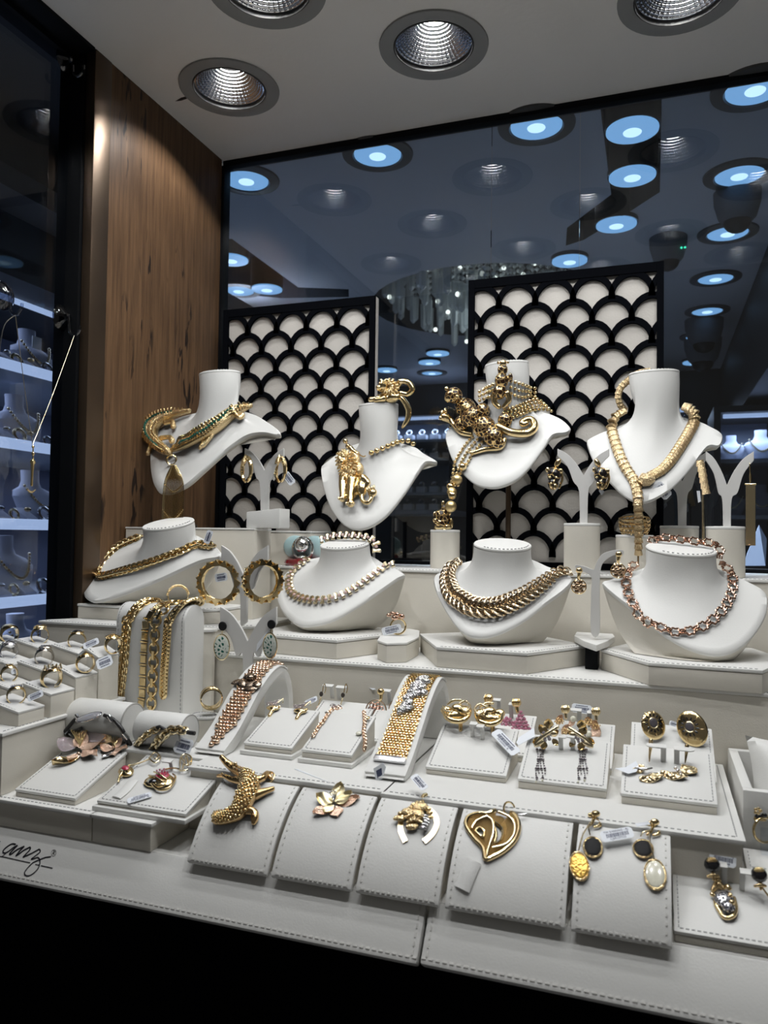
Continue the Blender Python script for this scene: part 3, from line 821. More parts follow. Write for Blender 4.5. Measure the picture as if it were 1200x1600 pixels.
def textmesh(s, size, mat):
    cu = bpy.data.curves.new('lettering', 'FONT'); cu.body = s; cu.size = size; cu.align_x = 'CENTER'; cu.align_y = 'CENTER'; cu.extrude = .00006
    o = bpy.data.objects.new('lettering', cu); COL.objects.link(o)
    me = bpy.data.meshes.new_from_object(o.evaluated_get(bpy.context.evaluated_depsgraph_get()))
    bpy.data.objects.remove(o); bpy.data.curves.remove(cu); me.materials.clear(); me.materials.append(mat); me.name = 'lettering'
    return me
def price_tag(parent, M, w, h, l1=None, l2=None, name='price_tag', cord=None):
    """white label, barcode and lines of print; M: centre, x along the label, z out of its face"""
    c = .18*h; t = .00022
    poly = [(-w/2, -h/2+c), (-w/2+c, -h/2), (w/2-c, -h/2), (w/2, -h/2+c), (w/2, h/2-c), (w/2-c, h/2), (-w/2+c, h/2), (-w/2, h/2-c)]
    tg = MB().prism([M @ Vector((x, y, 0)) for x, y in poly], M.to_3x3() @ Vector((0, 0, t))).build(name, PAPER, parent, smooth=False)
    m = MB(); x = -.33*w
    while x < .36*w:
        b = w*_rng.choice((.008, .014, .022)); m.box((x, -h*.17, t), (x+b, h*.16, t+.00012), M); x += b + w*_rng.choice((.008, .014))
    m.build('barcode', INK, tg, smooth=False)
    for ln, yy in ((l1, .31), (l2, -.31)):
        if ln:
            me = textmesh(ln, h*.25, INK)
            ww = max(v.co.x for v in me.vertices)*2; k = min(1, .78*w/max(ww, 1e-6))
            place('lettering', me, tg, M @ T(0, h*yy, t+.00005) @ S(k, 1, 1))
        else:
            m = MB(); x = -.3*w
            while x < .26*w:
                b = w*_rng.choice((.03, .045)); m.box((x, h*(yy-.05), t), (x+b, h*(yy+.06), t+.0001), M); x += b + w*.016
            m.build('print_line', INK, tg, smooth=False)
    if cord: MB().tube(cord, .0003, 5).build('tag_thread', PAPER, tg)
    return tg
def ptag(parent, ctr, xend, hpx, pos, n=None, l1=None, l2=None, wpx=None):
    """label given by its centre pixel, the pixel at the middle of its right end and its height; lies in the plane (pos, n)"""
    n = Vector(n).normalized() if n is not None else -FWD
    c = PP(ctr[0], ctr[1], pos, n); e = PP(xend[0], xend[1], pos, n)
    s = (c-CAM).dot(FWD)/F
    return price_tag(parent, frame(c, e-c, n if n.dot(CAM-c) > 0 else -n), (e-c).length*2, hpx*s, l1, l2)

# ================================================================== NECKLACES ON THE LOW BUSTS
z5 = Z(100, 780, .3); z6 = Z(400, 800, .23333); z7 = Z(650, 820, .25); z8 = Z(880, 820, .26667)
def P2(z, l): return [z(x, y) for x, y in l]
# rope chain
P, N = drape(F1, P2(z5, [(395,205),(300,245),(240,290),(195,340),(178,385),(205,408),(300,383),(400,350),(500,312),(600,272),(700,243),(775,250)]), .0035)
nk = thing('rope_chain_necklace', 'heavy yellow gold rope chain draped over the low bust at the left', 'necklace', P[len(P)//2])
lk = ovalink(.0118, .0098, .0021, 14, 7, GOLD)
chain(nk, pathpts(P, N, .0049), [lk], (38, -38))
ptag(nk, (325.5, 839), (329, 829), 10, P[-1], None)
# gem link collar
P, N = drape(F2, P2(z6, [(345,325),(290,370),(240,420),(225,480),(240,545),(290,580),(360,597),(440,600),(520,585),(600,555),(680,510),(750,460),(820,410),(880,365),(918,352)]), .0028)
nk = thing('gem_link_collar', 'gold collar of flared plates with pale pink stones on the second low bust', 'necklace', P[len(P)//2])
m = MB(); pr = [(-.0030, -.0062), (.0030, -.0062), (.0017, 0), (.0034, .0060), (0, .0076), (-.0034, .0060), (-.0017, 0)]
m.loft([[(x, y, 0) for x, y in pr], [(x*1.0, y*1.0, .0022) for x, y in pr], [(x*.6, y*.75, .0036) for x, y in pr]], cap0=True, cap1=True)
plate = m.mesh('link', PALE, angle=30)
gem = MB().ball((0,0,.0025), (.0024, .0026, .0022), 10, 6).mesh('stone', pmat('pale_pink_stone', (.72, .50, .46), .08, coat=1))
pp = pathpts(P, N, .0050)
chain(nk, pp[0::2], [plate]); chain(nk, pp[1::2], [gem], name='stone')
# its bracelet resting on the neck cap
def capring(B, pts, dy, z):
    o = B.C + Vector((0, dy, 0)); n = Vector((0, -1, 0))
    P = [PP(*z(x, y), o, n) for x, y in pts]; P = spline(P, 8); return P, [(-FWD*.8 + Vector((0, 0, .6))).normalized()]*len(P)
P, N = capring(F2, [(440,190),(500,168),(580,160),(680,165),(755,178),(800,212),(806,262)], .012, z6)
br = thing('gem_link_bracelet', 'gold gem link bracelet lying on the neck of the second low bust', 'bracelet', P[0])
pp = pathpts(P, N, .0052); chain(br, pp[0::2], [plate]); chain(br, pp[1::2], [gem], name='stone')
# woven (byzantine) collar
P, N = drape(F3, P2(z7, [(270,240),(228,280),(207,340),(215,400),(240,455),(290,490),(350,525),(430,540),(520,530),(600,500),(680,460),(750,415),(820,365),(880,318),(950,298)]), .0045)
nk = thing('woven_link_collar', 'thick graduated collar of woven pale gold rings on the third low bust', 'necklace', P[len(P)//2])
rg = MB().torus(.0080, .00135, 20, 6).mesh('link', pmat('antique_pale_gold', (.74, .60, .42), .2, 1.0))
rg2 = MB().torus(.0060, .0013, 18, 6).mesh('link', rg.materials[0])
sc = lambda t: .72 + .55*math.sin(PI*min(1, max(0, t*1.02)))
pp = pathpts(P, N, .0041)
for i, (p, n, t) in enumerate(pp):
    s = sc(i/(len(pp)-1)); b = n.cross(t)
    for j, (tx, sd) in enumerate((((28, 1), (-28, -1)) if i % 2 else ((62, .4), (-62, -.4)))):
        place('link', rg if i % 2 else rg2, nk, frame(p + b*(.0034*sd*s) + n*.001*s, t, n) @ R('Z', 24*sd) @ R('Y', 22) @ R('X', tx) @ S(s))
# flower link necklace and bracelet
def flower_mesh():
    m = MB(); pts = []
    for i in range(30):
        q = 2*PI*i/30; r = .0058*(1+.16*math.cos(6*q)); pts.append((r*math.cos(q), r*.92*math.sin(q), .0012))
    m.tube(pts, .0013, 6, True, up=(0,0,1)); return m.mesh('link', ROSEJ)
ROSEJ = pmat('antique_rose_gold', (.72, .47, .35), .2, 1.0)
fl = flower_mesh()
m = MB()
for y in (-.0028, 0, .0028): m.tube([(-.0036, y, .001), (0, y, .0026), (.0036, y, .001)], .0011, 6)
bar = m.mesh('bar_link', ROSEJ)
P, N = drape(F4, P2(z8, [(412,240),(378,290),(370,350),(382,410),(402,460),(440,515),(490,560),(560,605),(640,635),(700,637),(760,625),(830,595),(890,550),(940,490),(972,430),(988,370),(990,310),(968,265),(932,232)]), .002)
nk = thing('flower_link_necklace', 'rose gold flower link necklace on the low bust at the right', 'necklace', P[len(P)//2])
pp = pathpts(P, N, .0082); chain(nk, pp[0::2], [fl]); chain(nk, pp[1::2], [bar], name='bar_link')
P, N = capring(F4, [(525,95),(600,78),(700,90),(800,104),(880,112),(915,150),(912,188)], .014, z8)
br = thing('flower_link_bracelet', 'rose gold flower link bracelet lying on the neck of the right low bust', 'bracelet', P[0])
pp = pathpts(P, N, .0082); chain(br, pp[0::2], [fl]); chain(br, pp[1::2], [bar], name='bar_link')

# ================================================================== CROCODILE COLLAR (tall bust at the left)
c1 = Z(200, 560, .21667); sB1 = bustS(B1)
def cz(z, l): return [(*z(x, y), *r) for x, y, *r in l]
k = .21667
nk = thing('crocodile_collar', 'gold collar of two crocodiles with green enamel and a long chain tassel', 'necklace', sB1.at(*c1(330, 690)))
crR = [(895,352,4,4),(830,378,6,8),(740,420,8,10.5),(650,490,9,12),(560,555,9,11),(490,600,8,9),(440,628,8,9.5),(395,655,7,6),(345,672,6,4.5)]
crL = [(455,393,5,4),(350,420,7,7),(260,462,9,10),(200,530,10,12),(200,600,10,11),(250,655,9,9),(290,680,8,8),(325,700,7,5)]
for nm, cr, legs in (('right_crocodile', crR, [[(620,575,8,4),(590,610,7,3.5),(555,640,6,4.5)], [(800,420,8,4.5),(830,445,7,4),(845,425,6,4)], [(560,610,7,3),(535,660,6,3)]]),
                     ('left_crocodile', crL, [[(300,490,9,4.5),(345,480,8,4),(350,510,7,4.5)], [(270,600,9,4.5),(330,590,8,4),(345,615,8,5)], [(185,640,6,3.5),(160,700,5,4)]])):
    its = [('t', cz(c1, cr), 12)] + [('t', cz(c1, l), 8) for l in legs]
    body = sculpt('crocodile_body', HAMG, nk, sB1, its, smooth=True)
    sp = spline([Vector(v) for v in [(a, b, o) for a, b, o, r in cr]], 5); rr = [v.x for v in spline([Vector((r, 0, 0)) for *_, r in cr], 5)]
    m = MB(); g = MB()
    for i in range(2, len(sp)-2):
        tx = (sp[i+1]-sp[i-1]); tx.z = 0; tx.normalize(); nxp = Vector((-tx.y, tx.x, 0))
        for q in (-.75, -.42, .42, .75):
            w0 = sp[i] + nxp*(q*rr[i]/k); X, Y = c1(w0.x, w0.y); s = sB1.px(X, Y)
            m.ball(sB1.at(X, Y, (sp[i].z + rr[i]*math.sqrt(1-q*q)*.98)*s), rr[i]*.24*s, 6, 4)
        if 4 < i < len(sp)-8:
            w0 = sp[i] + nxp*((-.15 if nm[0] == 'r' else .1)*rr[i]/k); X, Y = c1(w0.x, w0.y); s = sB1.px(X, Y)
            g.ball(sB1.at(X, Y, (sp[i].z + rr[i]*.93)*s), rr[i]*.24*s, 7, 5)
    m.build('scale_bumps', GOLD, body, kind='stuff'); g.build('green_enamel', GREEN, body)
X, Y = c1(330, 745); s = sB1.px(X, Y); M0 = sB1.M(X, Y, 5*s)
place('ring_clasp', MB().torus(7.5*s, 1.6*s, 20, 7).mesh('ring_clasp', GOLD), nk, frame(M0.translation, RIGHT, -FWD))
ty = min(B1.on(250, 768).y, B1.on(290, 756).y, M0.translation.y) - .008
m = MB(); bd = MB(); NS = 17
for i in range(NS):
    t = i/(NS-1)
    a = PY(*c1(315+30*t, 770), ty); b = PY(*c1(262+136*t, 900), ty); c = PY(*c1(244+150*t, 1165), ty)
    m.tube(spline([a, b, c], 5), .00085, 5)
    for Y0, dp in ((905, 55), (1090, 65)):
        yy = Y0 + dp*math.sin(PI*t); u = (yy-900)/265
        bd.ball(PY(*c1(262+136*t + (-18+14*t)*max(0, u), yy), ty-.0010), .0013, 6, 4)
m.build('chain_tassel', GOLD, nk, kind='stuff'); bd.build('tassel_beads', GOLD, nk, kind='stuff')

# ================================================================== LION PENDANT NECKLACE AND BANGLE
z2 = Z(480, 560, .1875); sB2 = bustS(B2)
nk = thing('lion_pendant_necklace', 'gold bead chain with a seated lion pendant on a tall bust', 'necklace', sB2.at(555, 750))
bead = beadmesh(.0047, GOLD)
for l in ([(318,690),(345,740),(390,775),(435,800)], [(545,790),(600,765),(660,735),(720,707),(780,690),(840,685),(885,712)]):
    P, N = drape(B2, P2(z2, l), .0045); chain(nk, pathpts(P, N, .0100), [bead], name='bead')
P, N = drape(B2, P2(z2, [(450,805),(480,822),(500,815)]), .004)
MB().tube([*P], .0011, 6).build('jump_ring', GOLD, nk)
k2 = .1875
def ez(z, kk, l): return [('e', *z(i[1], i[2]), i[3]*kk, i[4]*kk, i[5]*kk, i[6]*kk, *(i[7:])) if i[0] == 'e' else ('t', [(*z(x, y), o*kk, r*kk) for x, y, o, r in i[1]], *(i[2:])) for i in l]
lion = sculpt('lion_body', GOLD, nk, sB2, ez(z2, k2, [('e',405,1080,75,130,40,55,8), ('e',470,1090,55,90,40,45,-10), ('t',[(345,1020,70,45),(330,1100,65,36),(325,1165,60,28),(325,1200,60,32)]), ('t',[(420,1040,80,46),(405,1130,75,38),(395,1210,70,30),(395,1245,70,36)]),
    ('t',[(490,1020,50,40),(520,1060,45,30),(480,1130,45,22),(475,1200,40,18),(520,1225,40,18),(550,1180,40,18),(540,1140,45,20)]), ('e',560,1140,40,42,45,30), ('e',375,885,55,65,95,45), ('e',370,925,30,28,135,26), ('e',340,860,16,12,135,12), ('e',400,860,16,12,135,12), ('e',370,890,14,30,140,16)]), vox=.0011)
sculpt('mane', HAMG, nk, sB2, ez(z2, k2, [('e',400,900,92,100,60,55), ('e',395,980,80,55,70,50), ('e',440,860,50,60,60,45), ('e',340,840,40,40,70,40), ('e',465,940,40,60,55,40)] + [('e',390+72*math.cos(q),900+84*math.sin(q),34,11,100,16,math.degrees(q)) for q in [i*2*PI/20 for i in range(20)]] + [('e',392+48*math.cos(q+.15),905+58*math.sin(q+.15),26,9,122,12,math.degrees(q+.15)) for q in [i*2*PI/16 for i in range(16)]] + [('e',395+50*math.cos(q),990+44*math.sin(q),30,10,112,14,math.degrees(q)) for q in [i*PI/8 for i in range(9)]]))
sculpt('toes', PALE, nk, sB2, ez(z2, k2, [('e',302+20*i,1208,10,16,80,14) for i in range(3)] + [('e',368+20*i,1255,10,15,90,14) for i in range(4)] + [('e',528+18*i,1125-6*i,9,26,70,14) for i in range(4)]))
oC = B2.C + Vector((0, -.012, 0)); sP = planeS(oC, (0, -1, 0))
bg = thing('lion_bangle', 'gold bangle topped by a lying lion, set on the neck of the lion pendant bust', 'bracelet', sP.at(595, 632))
sculpt('lion_body', GOLD, bg, sP, ez(z2, k2, [('e',690,330,85,45,0,55), ('e',630,330,60,40,10,40), ('t',[(640,330,40,26),(590,345,45,22),(545,350,45,24)]), ('t',[(660,345,60,26),(620,355,70,22),(595,358,70,24)]), ('e',652,240,42,42,62,40), ('e',624,258,26,20,84,26), ('e',640,222,10,8,100,9), ('e',668,220,10,8,98,9), ('e',622,276,18,10,76,18), ('e',720,325,66,42,10,48), ('e',640,200,14,14,80,10), ('e',690,196,14,14,70,10),
    ('t',[(760,320,0,24),(775,290,10,20),(840,300,12,22),(880,262,12,26),(850,205,12,26),(795,195,12,26),(765,230,14,20)]), ('e',785,195,30,22,20,26)]), vox=.0010)
sculpt('mane', HAMG, bg, sP, ez(z2, k2, [('e',700,258,60,58,10,45)] + [('e',694+62*math.cos(q),254+58*math.sin(q),30,13,36,20,math.degrees(q)+20) for q in [i*2*PI/16 for i in range(16)]] + [('e',686+40*math.cos(q+.2),250+38*math.sin(q+.2),24,12,62,14,math.degrees(q+.2)+20) for q in [i*2*PI/14 for i in range(14)]]))
sculpt('bangle_ring', GOLD, bg, sP, ez(z2, k2, [('t',[(760,310,0,20),(800,350,-20,24),(832,420,-40,27),(825,490,-50,25),(800,540,-50,20),(778,566,-55,12)])]))

# ================================================================== LEOPARD NECKLACE
z3 = Z(640, 550, .21667); sB3 = bustS(B3); k3 = .21667
nk = thing('leopard_necklace', 'gold bead necklace with a large spotted leopard climbing the tall bust', 'necklace', sB3.at(770, 690))
bs = beadmesh(.0029, GOLD, seg=8, rings=6)
str_ = []
for r in range(3):
    str_.append([(610, 235+38*r), (560, 258+36*r), (505, 285+32*r)])
    str_.append([(730, 210+45*r), (800, 232+48*r), (860, 255+30*r), (905, 262+30*r)])
for r in range(4):
    str_.append([(690-8*r, 415+28*r), (760, 395+25*r), (840, 360+26*r), (920+12*r, 340+24*r), (968+18*r, 372+18*r)])
for r in range(3):
    str_.append([(460+35*r, 620+18*r), (420+38*r, 660+18*r), (365+42*r, 740+8*r), (328+42*r, 810+8*r), (312+28*r, 880), (300+25*r, 960)])
nb = 0
for l in str_:
    P, N = drape(B3, P2(z3, l), .003)
    pp = pathpts(P, N, .0064); chain(nk, pp, [bs], name='bead'); nb += len(pp)
BRUSH = pmat('brushed_gold', (.78, .60, .30), .38, 1.0)
for x, y, r, mt in ((375,912,38,BRUSH), (392,845,30,GOLD), (335,1002,36,BRUSH), (318,1052,32,GOLD), (312,1136,42,BRUSH), (320,965,30,GOLD)):
    X, Y = z3(x, y); s = sB3.px(X, Y); place('bead', MB().ball((0,0,0), r*k3*s, 18, 12).mesh('large_bead', mt), nk, sB3.M(X, Y, r*k3*s))
lp = sculpt('leopard', LEOP, nk, sB3, ez(z3, k3, [('e',420,440,75,95,55,70,-30), ('e',490,500,85,80,60,75), ('e',570,560,95,85,60,75,35), ('e',625,630,75,80,55,65), ('e',570,420,45,60,45,45,-40), ('e',395,540,60,70,40,50), ('e',695,500,55,60,35,45), ('e',345,365,62,62,75,60), ('e',330,385,45,40,100,45), ('e',650,680,50,35,40,40)]), vox=.0012)
sculpt('gold_trim', GOLD, nk, sB3, ez(z3, k3, [('e',298,330,16,20,95,14), ('e',425,338,20,24,85,16), ('e',320,410,34,28,110,34), ('t',[(450,605,20,18),(380,590,25,22),(320,530,35,26),(280,500,35,34),(262,492,35,36)]), ('t',[(690,640,25,18),(660,700,25,20),(560,712,22,18),(470,738,20,16),(450,735,20,14)]),
    ('t',[(660,555,60,30),(720,595,60,30),(790,615,55,32),(860,610,50,32),(905,575,45,30),(900,530,45,26),(850,508,45,24),(800,520,50,22),(805,550,55,20),(840,548,60,18)]), ('e',255,470,14,22,50,16), ('e',280,460,14,24,55,16), ('e',240,505,14,20,45,16)]))
sculpt('small_leopard', LEOP, nk, sB3, ez(z3, k3, [('e',678,135,38,40,70,38), ('e',672,210,50,60,60,45), ('e',665,290,48,55,60,45), ('e',720,190,18,34,60,22)]), vox=.0010)
sculpt('small_leopard_limbs', GOLD, nk, sB3, ez(z3, k3, [('e',680,95,26,28,80,26), ('e',655,90,9,12,85,10), ('e',704,88,9,12,85,10), ('t',[(640,300,60,26),(640,360,60,22),(665,400,55,18)])]))
sculpt('hind_leg', GOLD, nk, sB3, ez(z3, k3, [('t',[(705,300,60,24),(715,350,60,20),(690,400,55,16)])]))
# leopard ring on its leather cylinder
def cylinder_stand(label, cx, w, ytop, y0, oval=.75, zb=None, group='leather cylinder stands', tilt=0):
    """upright leather cylinder with a capped top, given by its middle, width and top in the photograph and its distance"""
    zb = ZA if zb is None else zb
    c = PY(cx, ytop, y0); r = w/2*(c-CAM).dot(FWD)/F; h = c.z - zb
    t = thing('cylinder_stand', label, 'jewellery stand', (c.x, y0+r*oval, zb), group)
    M = T(c.x, y0+r*oval, zb+.0003)
    MB().lathe([(r, 0), (r, h-.0042)], 36, M, 1, oval).build('leather_drum', LEATHER_SHADED, t)
    MB().lathe([(r*.99, h-.0040), (r*1.012, h-.003), (r*1.012, h-.001), (r*.98, h), (r*.5, h+.0004)], 36, M, 1, oval).build('padded_cap', LEATHER, t)
    return Vector((c.x, y0+r*oval, zb+h+.0006)), r
cT, rT = cylinder_stand('short leather cylinder stand carrying the leopard head ring', 691, 47, 828, 1.17)
sC = planeS(cT + Vector((0, -.004, 0)), (0, -1, 0))
rgx = thing('leopard_head_ring', 'gold and black leopard head ring on a leather cylinder below the bead drop', 'ring', cT)
sculpt('leopard_head', LEOP, rgx, sC, ez(z3, k3, [('e',235,1190,62,60,10,55), ('e',255,1130,26,34,10,26), ('e',228,1235,52,40,25,45)]), vox=.0010)
sculpt('gold_muzzle', GOLD, rgx, sC, ez(z3, k3, [('e',225,1262,44,28,30,34), ('e',275,1262,34,26,15,30), ('e',245,1095,15,24,12,12), ('e',188,1170,14,22,20,12), ('e',290,1160,14,22,10,12), ('e',200,1280,22,16,30,20), ('e',260,1285,26,16,20,20), ('e',300,1235,16,40,0,18), ('e',195,1215,18,16,45,12), ('e',250,1210,16,14,48,12)]))

# ================================================================== SNAKE-SCALE LARIAT
z4 = Z(840, 560, .3); sB4 = bustS(B4)
SCALE = hammered('engraved_scale_gold', (.78, .60, .36), .28, 700, .8)
nk = thing('snake_scale_lariat', 'long pale gold snake-scale lariat hanging below the tall bust at the right', 'necklace', sB4.at(1000, 740))
m = MB(); m.lathe([(.0062, -.0048), (.0075, .0040), (.0078, .0052), (.0056, .0053)], 12, R('Y', 90), .62, 1.0, cap0=False, cap1=False)
seg_ = m.mesh('scale_link', SCALE, angle=50)
P, N = drape(B4, P2(z4, [(440,280),(405,305),(388,365),(402,430),(428,510),(462,580),(500,640),(518,700),(524,770),(526,850),(526,920),(525,1010)]), .0035)
chain(nk, pathpts(P, N, .0088), [seg_], name='scale_link', scale=lambda t: 1.05-.30*max(0, (t-.55)/.45))
P, N = drape(B4, P2(z4, [(775,255),(808,285),(812,330),(788,385),(745,455),(700,525),(650,582),(600,612)]), .0035)
chain(nk, pathpts(P, N, .0056), [seg_], name='scale_link', scale=lambda t: 1.12-.12*t)
M0 = sB4.M(*z4(562, 640), .008); 
hx = [(-.013, -.002), (-.004, .009), (.010, .006), (.012, -.004), (.004, -.010), (-.006, -.010)]
MB().loft([[(x, y, -.005) for x, y in hx], [(x, y, .001) for x, y in hx], [(x*.45-.001, y*.45, .0055) for x, y in hx]], M0, cap0=True, cap1=True).build('snake_head', SCALE, nk, smooth=False)
a = PP(*z4(524, 1010), P[0], (0, -1, 0)); q0 = sB4.at(*z4(524, 1000)); MB().tube([q0, q0 - Vector((0, 0, .019))], .0012, 6).build('end_rod', GOLD, nk)
ptag(nk, z4(650, 688), z4(684, 722), 17, sB4.at(*z4(600, 640)) - FWD*.006, -FWD)
o4 = B4.C + Vector((0, .012, 0))
P = spline([PP(*z4(x, y), o4 + Vector((0, dy, 0)), (0, -1, 0)) for x, y, dy in [(575,66,.01),(520,80,.0),(470,118,-.005),(432,155,-.006),(420,200,-.006),(432,245,0),(450,268,.012)]], 8)
br = thing('snake_scale_bracelet', 'pale gold scale bracelet hung round the neck of the lariat bust', 'bracelet', P[-1])
chain(br, pathpts(P, [-FWD]*len(P), .0058), [seg_], name='scale_link', scale=lambda t: .72)

# ================================================================== Y-SHAPED EARRING STANDS
def ystand(label, joint, wl, wr, rise, stem, sw, y0, zb, drop=.35, thick=.004):
    """flat two-armed earring stand (joint pixel, arm reach left and right, rise, stem length and width) at distance y0"""
    jx, jy = joint
    A = [(-1, 1), (-.62, .80), (-.27, .43), (0, 0), (.25, .40), (.58, .76), (1, 1)]
    up_ = [(jx + (wl if x < 0 else wr)*x, jy - rise*y) for x, y in A]
    d = 1-drop
    rgt = [(jx+wr, jy-rise*d), (jx+wr*.62, jy-rise*(d-.40)), (jx+wr*.34+sw*.2, jy-rise*(d-.95)), (jx+sw*.62, jy+stem*.33), (jx+sw*.5, jy+stem)]
    lft = [(jx-sw*.5, jy+stem), (jx-sw*.62, jy+stem*.33), (jx-wl*.34-sw*.2, jy-rise*(d-.95)), (jx-wl*.62, jy-rise*(d-.40)), (jx-wl, jy-rise*d)]
    sm = lambda L: [(p.x, p.y) for p in spline([Vector((a, b, 0)) for a, b in L], 4)]
    pts = sm(up_[:4])[:-1] + sm(up_[3:]) + sm(rgt) + sm(lft)
    P = [PY(x, y, y0) for x, y in pts]
    lowz = min(p.z for p in P)
    P = [Vector((p.x, p.y, zb if p.z < lowz+.0005 else p.z)) for p in P]
    t = thing('earring_stand', label, 'earring stand', (PY(jx, jy, y0).x, y0, zb), 'two-armed earring stands')
    bm = MB().prism(P, (0, thick, 0)).build('two_armed_board', ACRYL, t, smooth=False, bevel=.0005)
    return t, planeS((0, y0-.0015, EYE), (0, -1, 0))
def drum(t, cx, w, ytop, y0, oval=.6, zb=None):
    zb = ZA if zb is None else zb
    c = PY(cx, ytop, y0); r = w/2*(c-CAM).dot(FWD)/F; h = c.z-zb; M = T(c.x, y0+.002, zb+.0003)
    MB().lathe([(r, 0), (r, h-.0042)], 36, M, 1, oval).build('leather_base', LEATHER_SHADED, t)
    MB().lathe([(r*.99, h-.0040), (r*1.012, h-.003), (r*1.012, h-.001), (r*.98, h), (r*.5, h+.0004)], 36, M, 1, oval).build('base_cap', LEATHER, t)
    return c.z
def zof(px, py, y): return PY(px, py, y).z
# crocodile hoops
y0 = 1.065
t, sf = ystand('ivory two-armed stand with crocodile hoops, on a small block at the left', (413, 735), 31, 30, 35, 62, 12, y0, zof(412, 797, y0), drop=.38)
b0, b1 = PY(385, 799, y0-.015), PY(437, 799, y0-.015)
MB().prism([(b0.x, y0-.015, ZQ+.0004), (b1.x, y0-.015, ZQ+.0004), (b1.x, y0-.015, zof(412, 797, y0)+.0022), (b0.x, y0-.015, zof(412, 797, y0)-.0035)], (0, .035, 0)).build('slanted_block', LEATHER, t, bevel=.0015)
def hoop(parent, sf, z, kk, cx, cy, rx, ry, r, ang, name='hoop', mat=None, off=6, a0=0, a1=360, squash=1):
    M = sf.M(*z(cx, cy)); s = sf.px(*z(cx, cy))*kk
    pts = [M @ Vector((rx*s*math.cos(q), ry*s*math.sin(q), off*s + rx*s*.8*math.sin(ang)*math.cos(q))) for q in [math.radians(a0+(a1-a0)*i/28) for i in range(29)]]
    return pts, s
def croc_hoop(label, cx, cy, flip, stag):
    e = thing('crocodile_hoop_earring', label, 'earring', sf.at(*c1(cx, cy)), 'crocodile hoop earrings')
    pts, s = hoop(e, sf, c1, k, cx, cy, 55, 88, 14, .9*flip, a0=-75, a1=255)
    MB().tube(pts, [s*(9+9*math.sin(PI*i/28)) for i in range(29)], 8).build('hoop', GOLD, e)
    m = MB()
    for i in range(8, 24):
        for q in (-7, 0, 7): m.ball(pts[i] + Vector((q*s*.9, -13*s, 0)), 5*s, 6, 4)
    m.build('scale_bumps', HAMG, e, kind='stuff')
    g = MB().tube([p + Vector((-6*s, -13*s, 0)) for p in pts[9:20]], 3*s, 6); g.build('green_stripe', GREEN, e)
    sculpt('crocodile_head', HAMG, e, sf, ez(c1, k, [('t',[(cx-8*flip,cy-55,24,16),(cx-4,cy-85,20,12),(cx-2,cy-105,14,8)])]))
    return e
croc_hoop('gold crocodile hoop earring on the left arm of the small-block stand', 858, 805, 1, 0)
e = croc_hoop('gold crocodile hoop earring with a white label on the stand\'s other arm', 1102, 805, 1, 1)
ptag(e, c1(1160, 865), c1(1190, 905), 12, sf.at(*c1(1120, 850)) + Vector((0, -.008, 0)), -FWD)
# leopard drops
y0 = 1.128
t, sf = ystand('ivory two-armed stand with leopard earrings, beside the lariat bust', (912, 743), 41, 40, 42, 73, 12, y0, zof(910, 818, y0), drop=.27)
drum(t, 909, 55, 818, y0)
for x, y, fl_, lb in ((88, 600, 1, 'black and gold leopard head earring hung from the left arm of its stand'), (330, 600, -1, 'black and gold leopard head earring turned sideways against the lariat bust')):
    e = thing('leopard_earring', lb, 'earring', sf.at(*z4(x, y)), 'leopard head earrings')
    sculpt('leopard_head', LEOPB, e, sf, ez(z4, .3, [('e',x,y+10,36,44,15,30), ('e',x-4*fl_,y+55,28,34,22,26)]), vox=.0009)
    sculpt('gold_parts', GOLD, e, sf, ez(z4, .3, [('e',x+18*fl_,y-55,14,26,10,12,30*fl_), ('e',x-34,y-18,10,14,20,8), ('e',x+34,y-12,12,14,20,8), ('e',x-12,y+62,9,18,40,9), ('e',x+8,y+70,9,18,40,9), ('e',x-18,y+22,8,6,42,6), ('e',x+14,y+22,8,6,42,6), ('t',[(x+36,y-8,10,6),(x+42,y+30,10,7),(x+26,y+74,12,6)])]))
p = sf.at(*z4(318, 688)); MB().prism([p, p+Vector((.004, 0, -.007)), p+Vector((.008, 0, -.002)), p+Vector((.004, 0, .003))], (0, .0004, 0)).build('price_tag', PAPER, e, smooth=False)
# far right pair of stands with tassels
y0 = 1.235
t, sfa = ystand('ivory two-armed stand half hidden behind the lariat bust', (1066, 752), 36, 38, 46, 70, 13, y0, zof(1062, 822, y0), drop=.27)
drum(t, 1061.5, 57, 822, y0)
y0 = 1.14
t, sf = ystand('ivory two-armed stand at far right holding the tassel earrings', (1136, 758), 33, 42, 53, 66, 12, y0, zof(1134, 823, y0), drop=.27)
drum(t, 1133.5, 57, 823, y0)
e = thing('tassel_earring', 'gold chain tassel earring on the right arm of the far right stand', 'earring', sf.at(*z4(1108, 800)))
P = [sf.at(*z4(1085, 655)), sf.at(*z4(1132, 655)), sf.at(*z4(1132, 975)), sf.at(*z4(1085, 975))]
m = MB()
for i in range(15):
    a = P[0].lerp(P[1], i/14); b = P[3].lerp(P[2], i/14); m.tube([a+Vector((0,-.002,0)), b+Vector((0,-.002,0))], .00055, 5)
    m.tube([a+Vector((0,-.0007,0)), b+Vector((0,-.0007,0))], .00055, 5)
m.build('chain_tassel', PALE, e, kind='stuff')
sculpt('ear_hook', GOLD, e, sf, ez(z4, .3, [('t',[(1082,655,6,5),(1134,655,6,5)]), ('t',[(1108,650,6,4),(1108,620,6,7),(1106,590,6,2.5),(1104,548,4,2.5)])]))
e = thing('snake_scale_earring', 'pale gold snake-scale earring with a long bar beside the lariat bust', 'earring', sf.at(*z4(858, 620)))
P = spline([sf.at(*z4(x, y), .004) for x, y in ((846, 545), (858, 600), (866, 650), (875, 692))], 8)
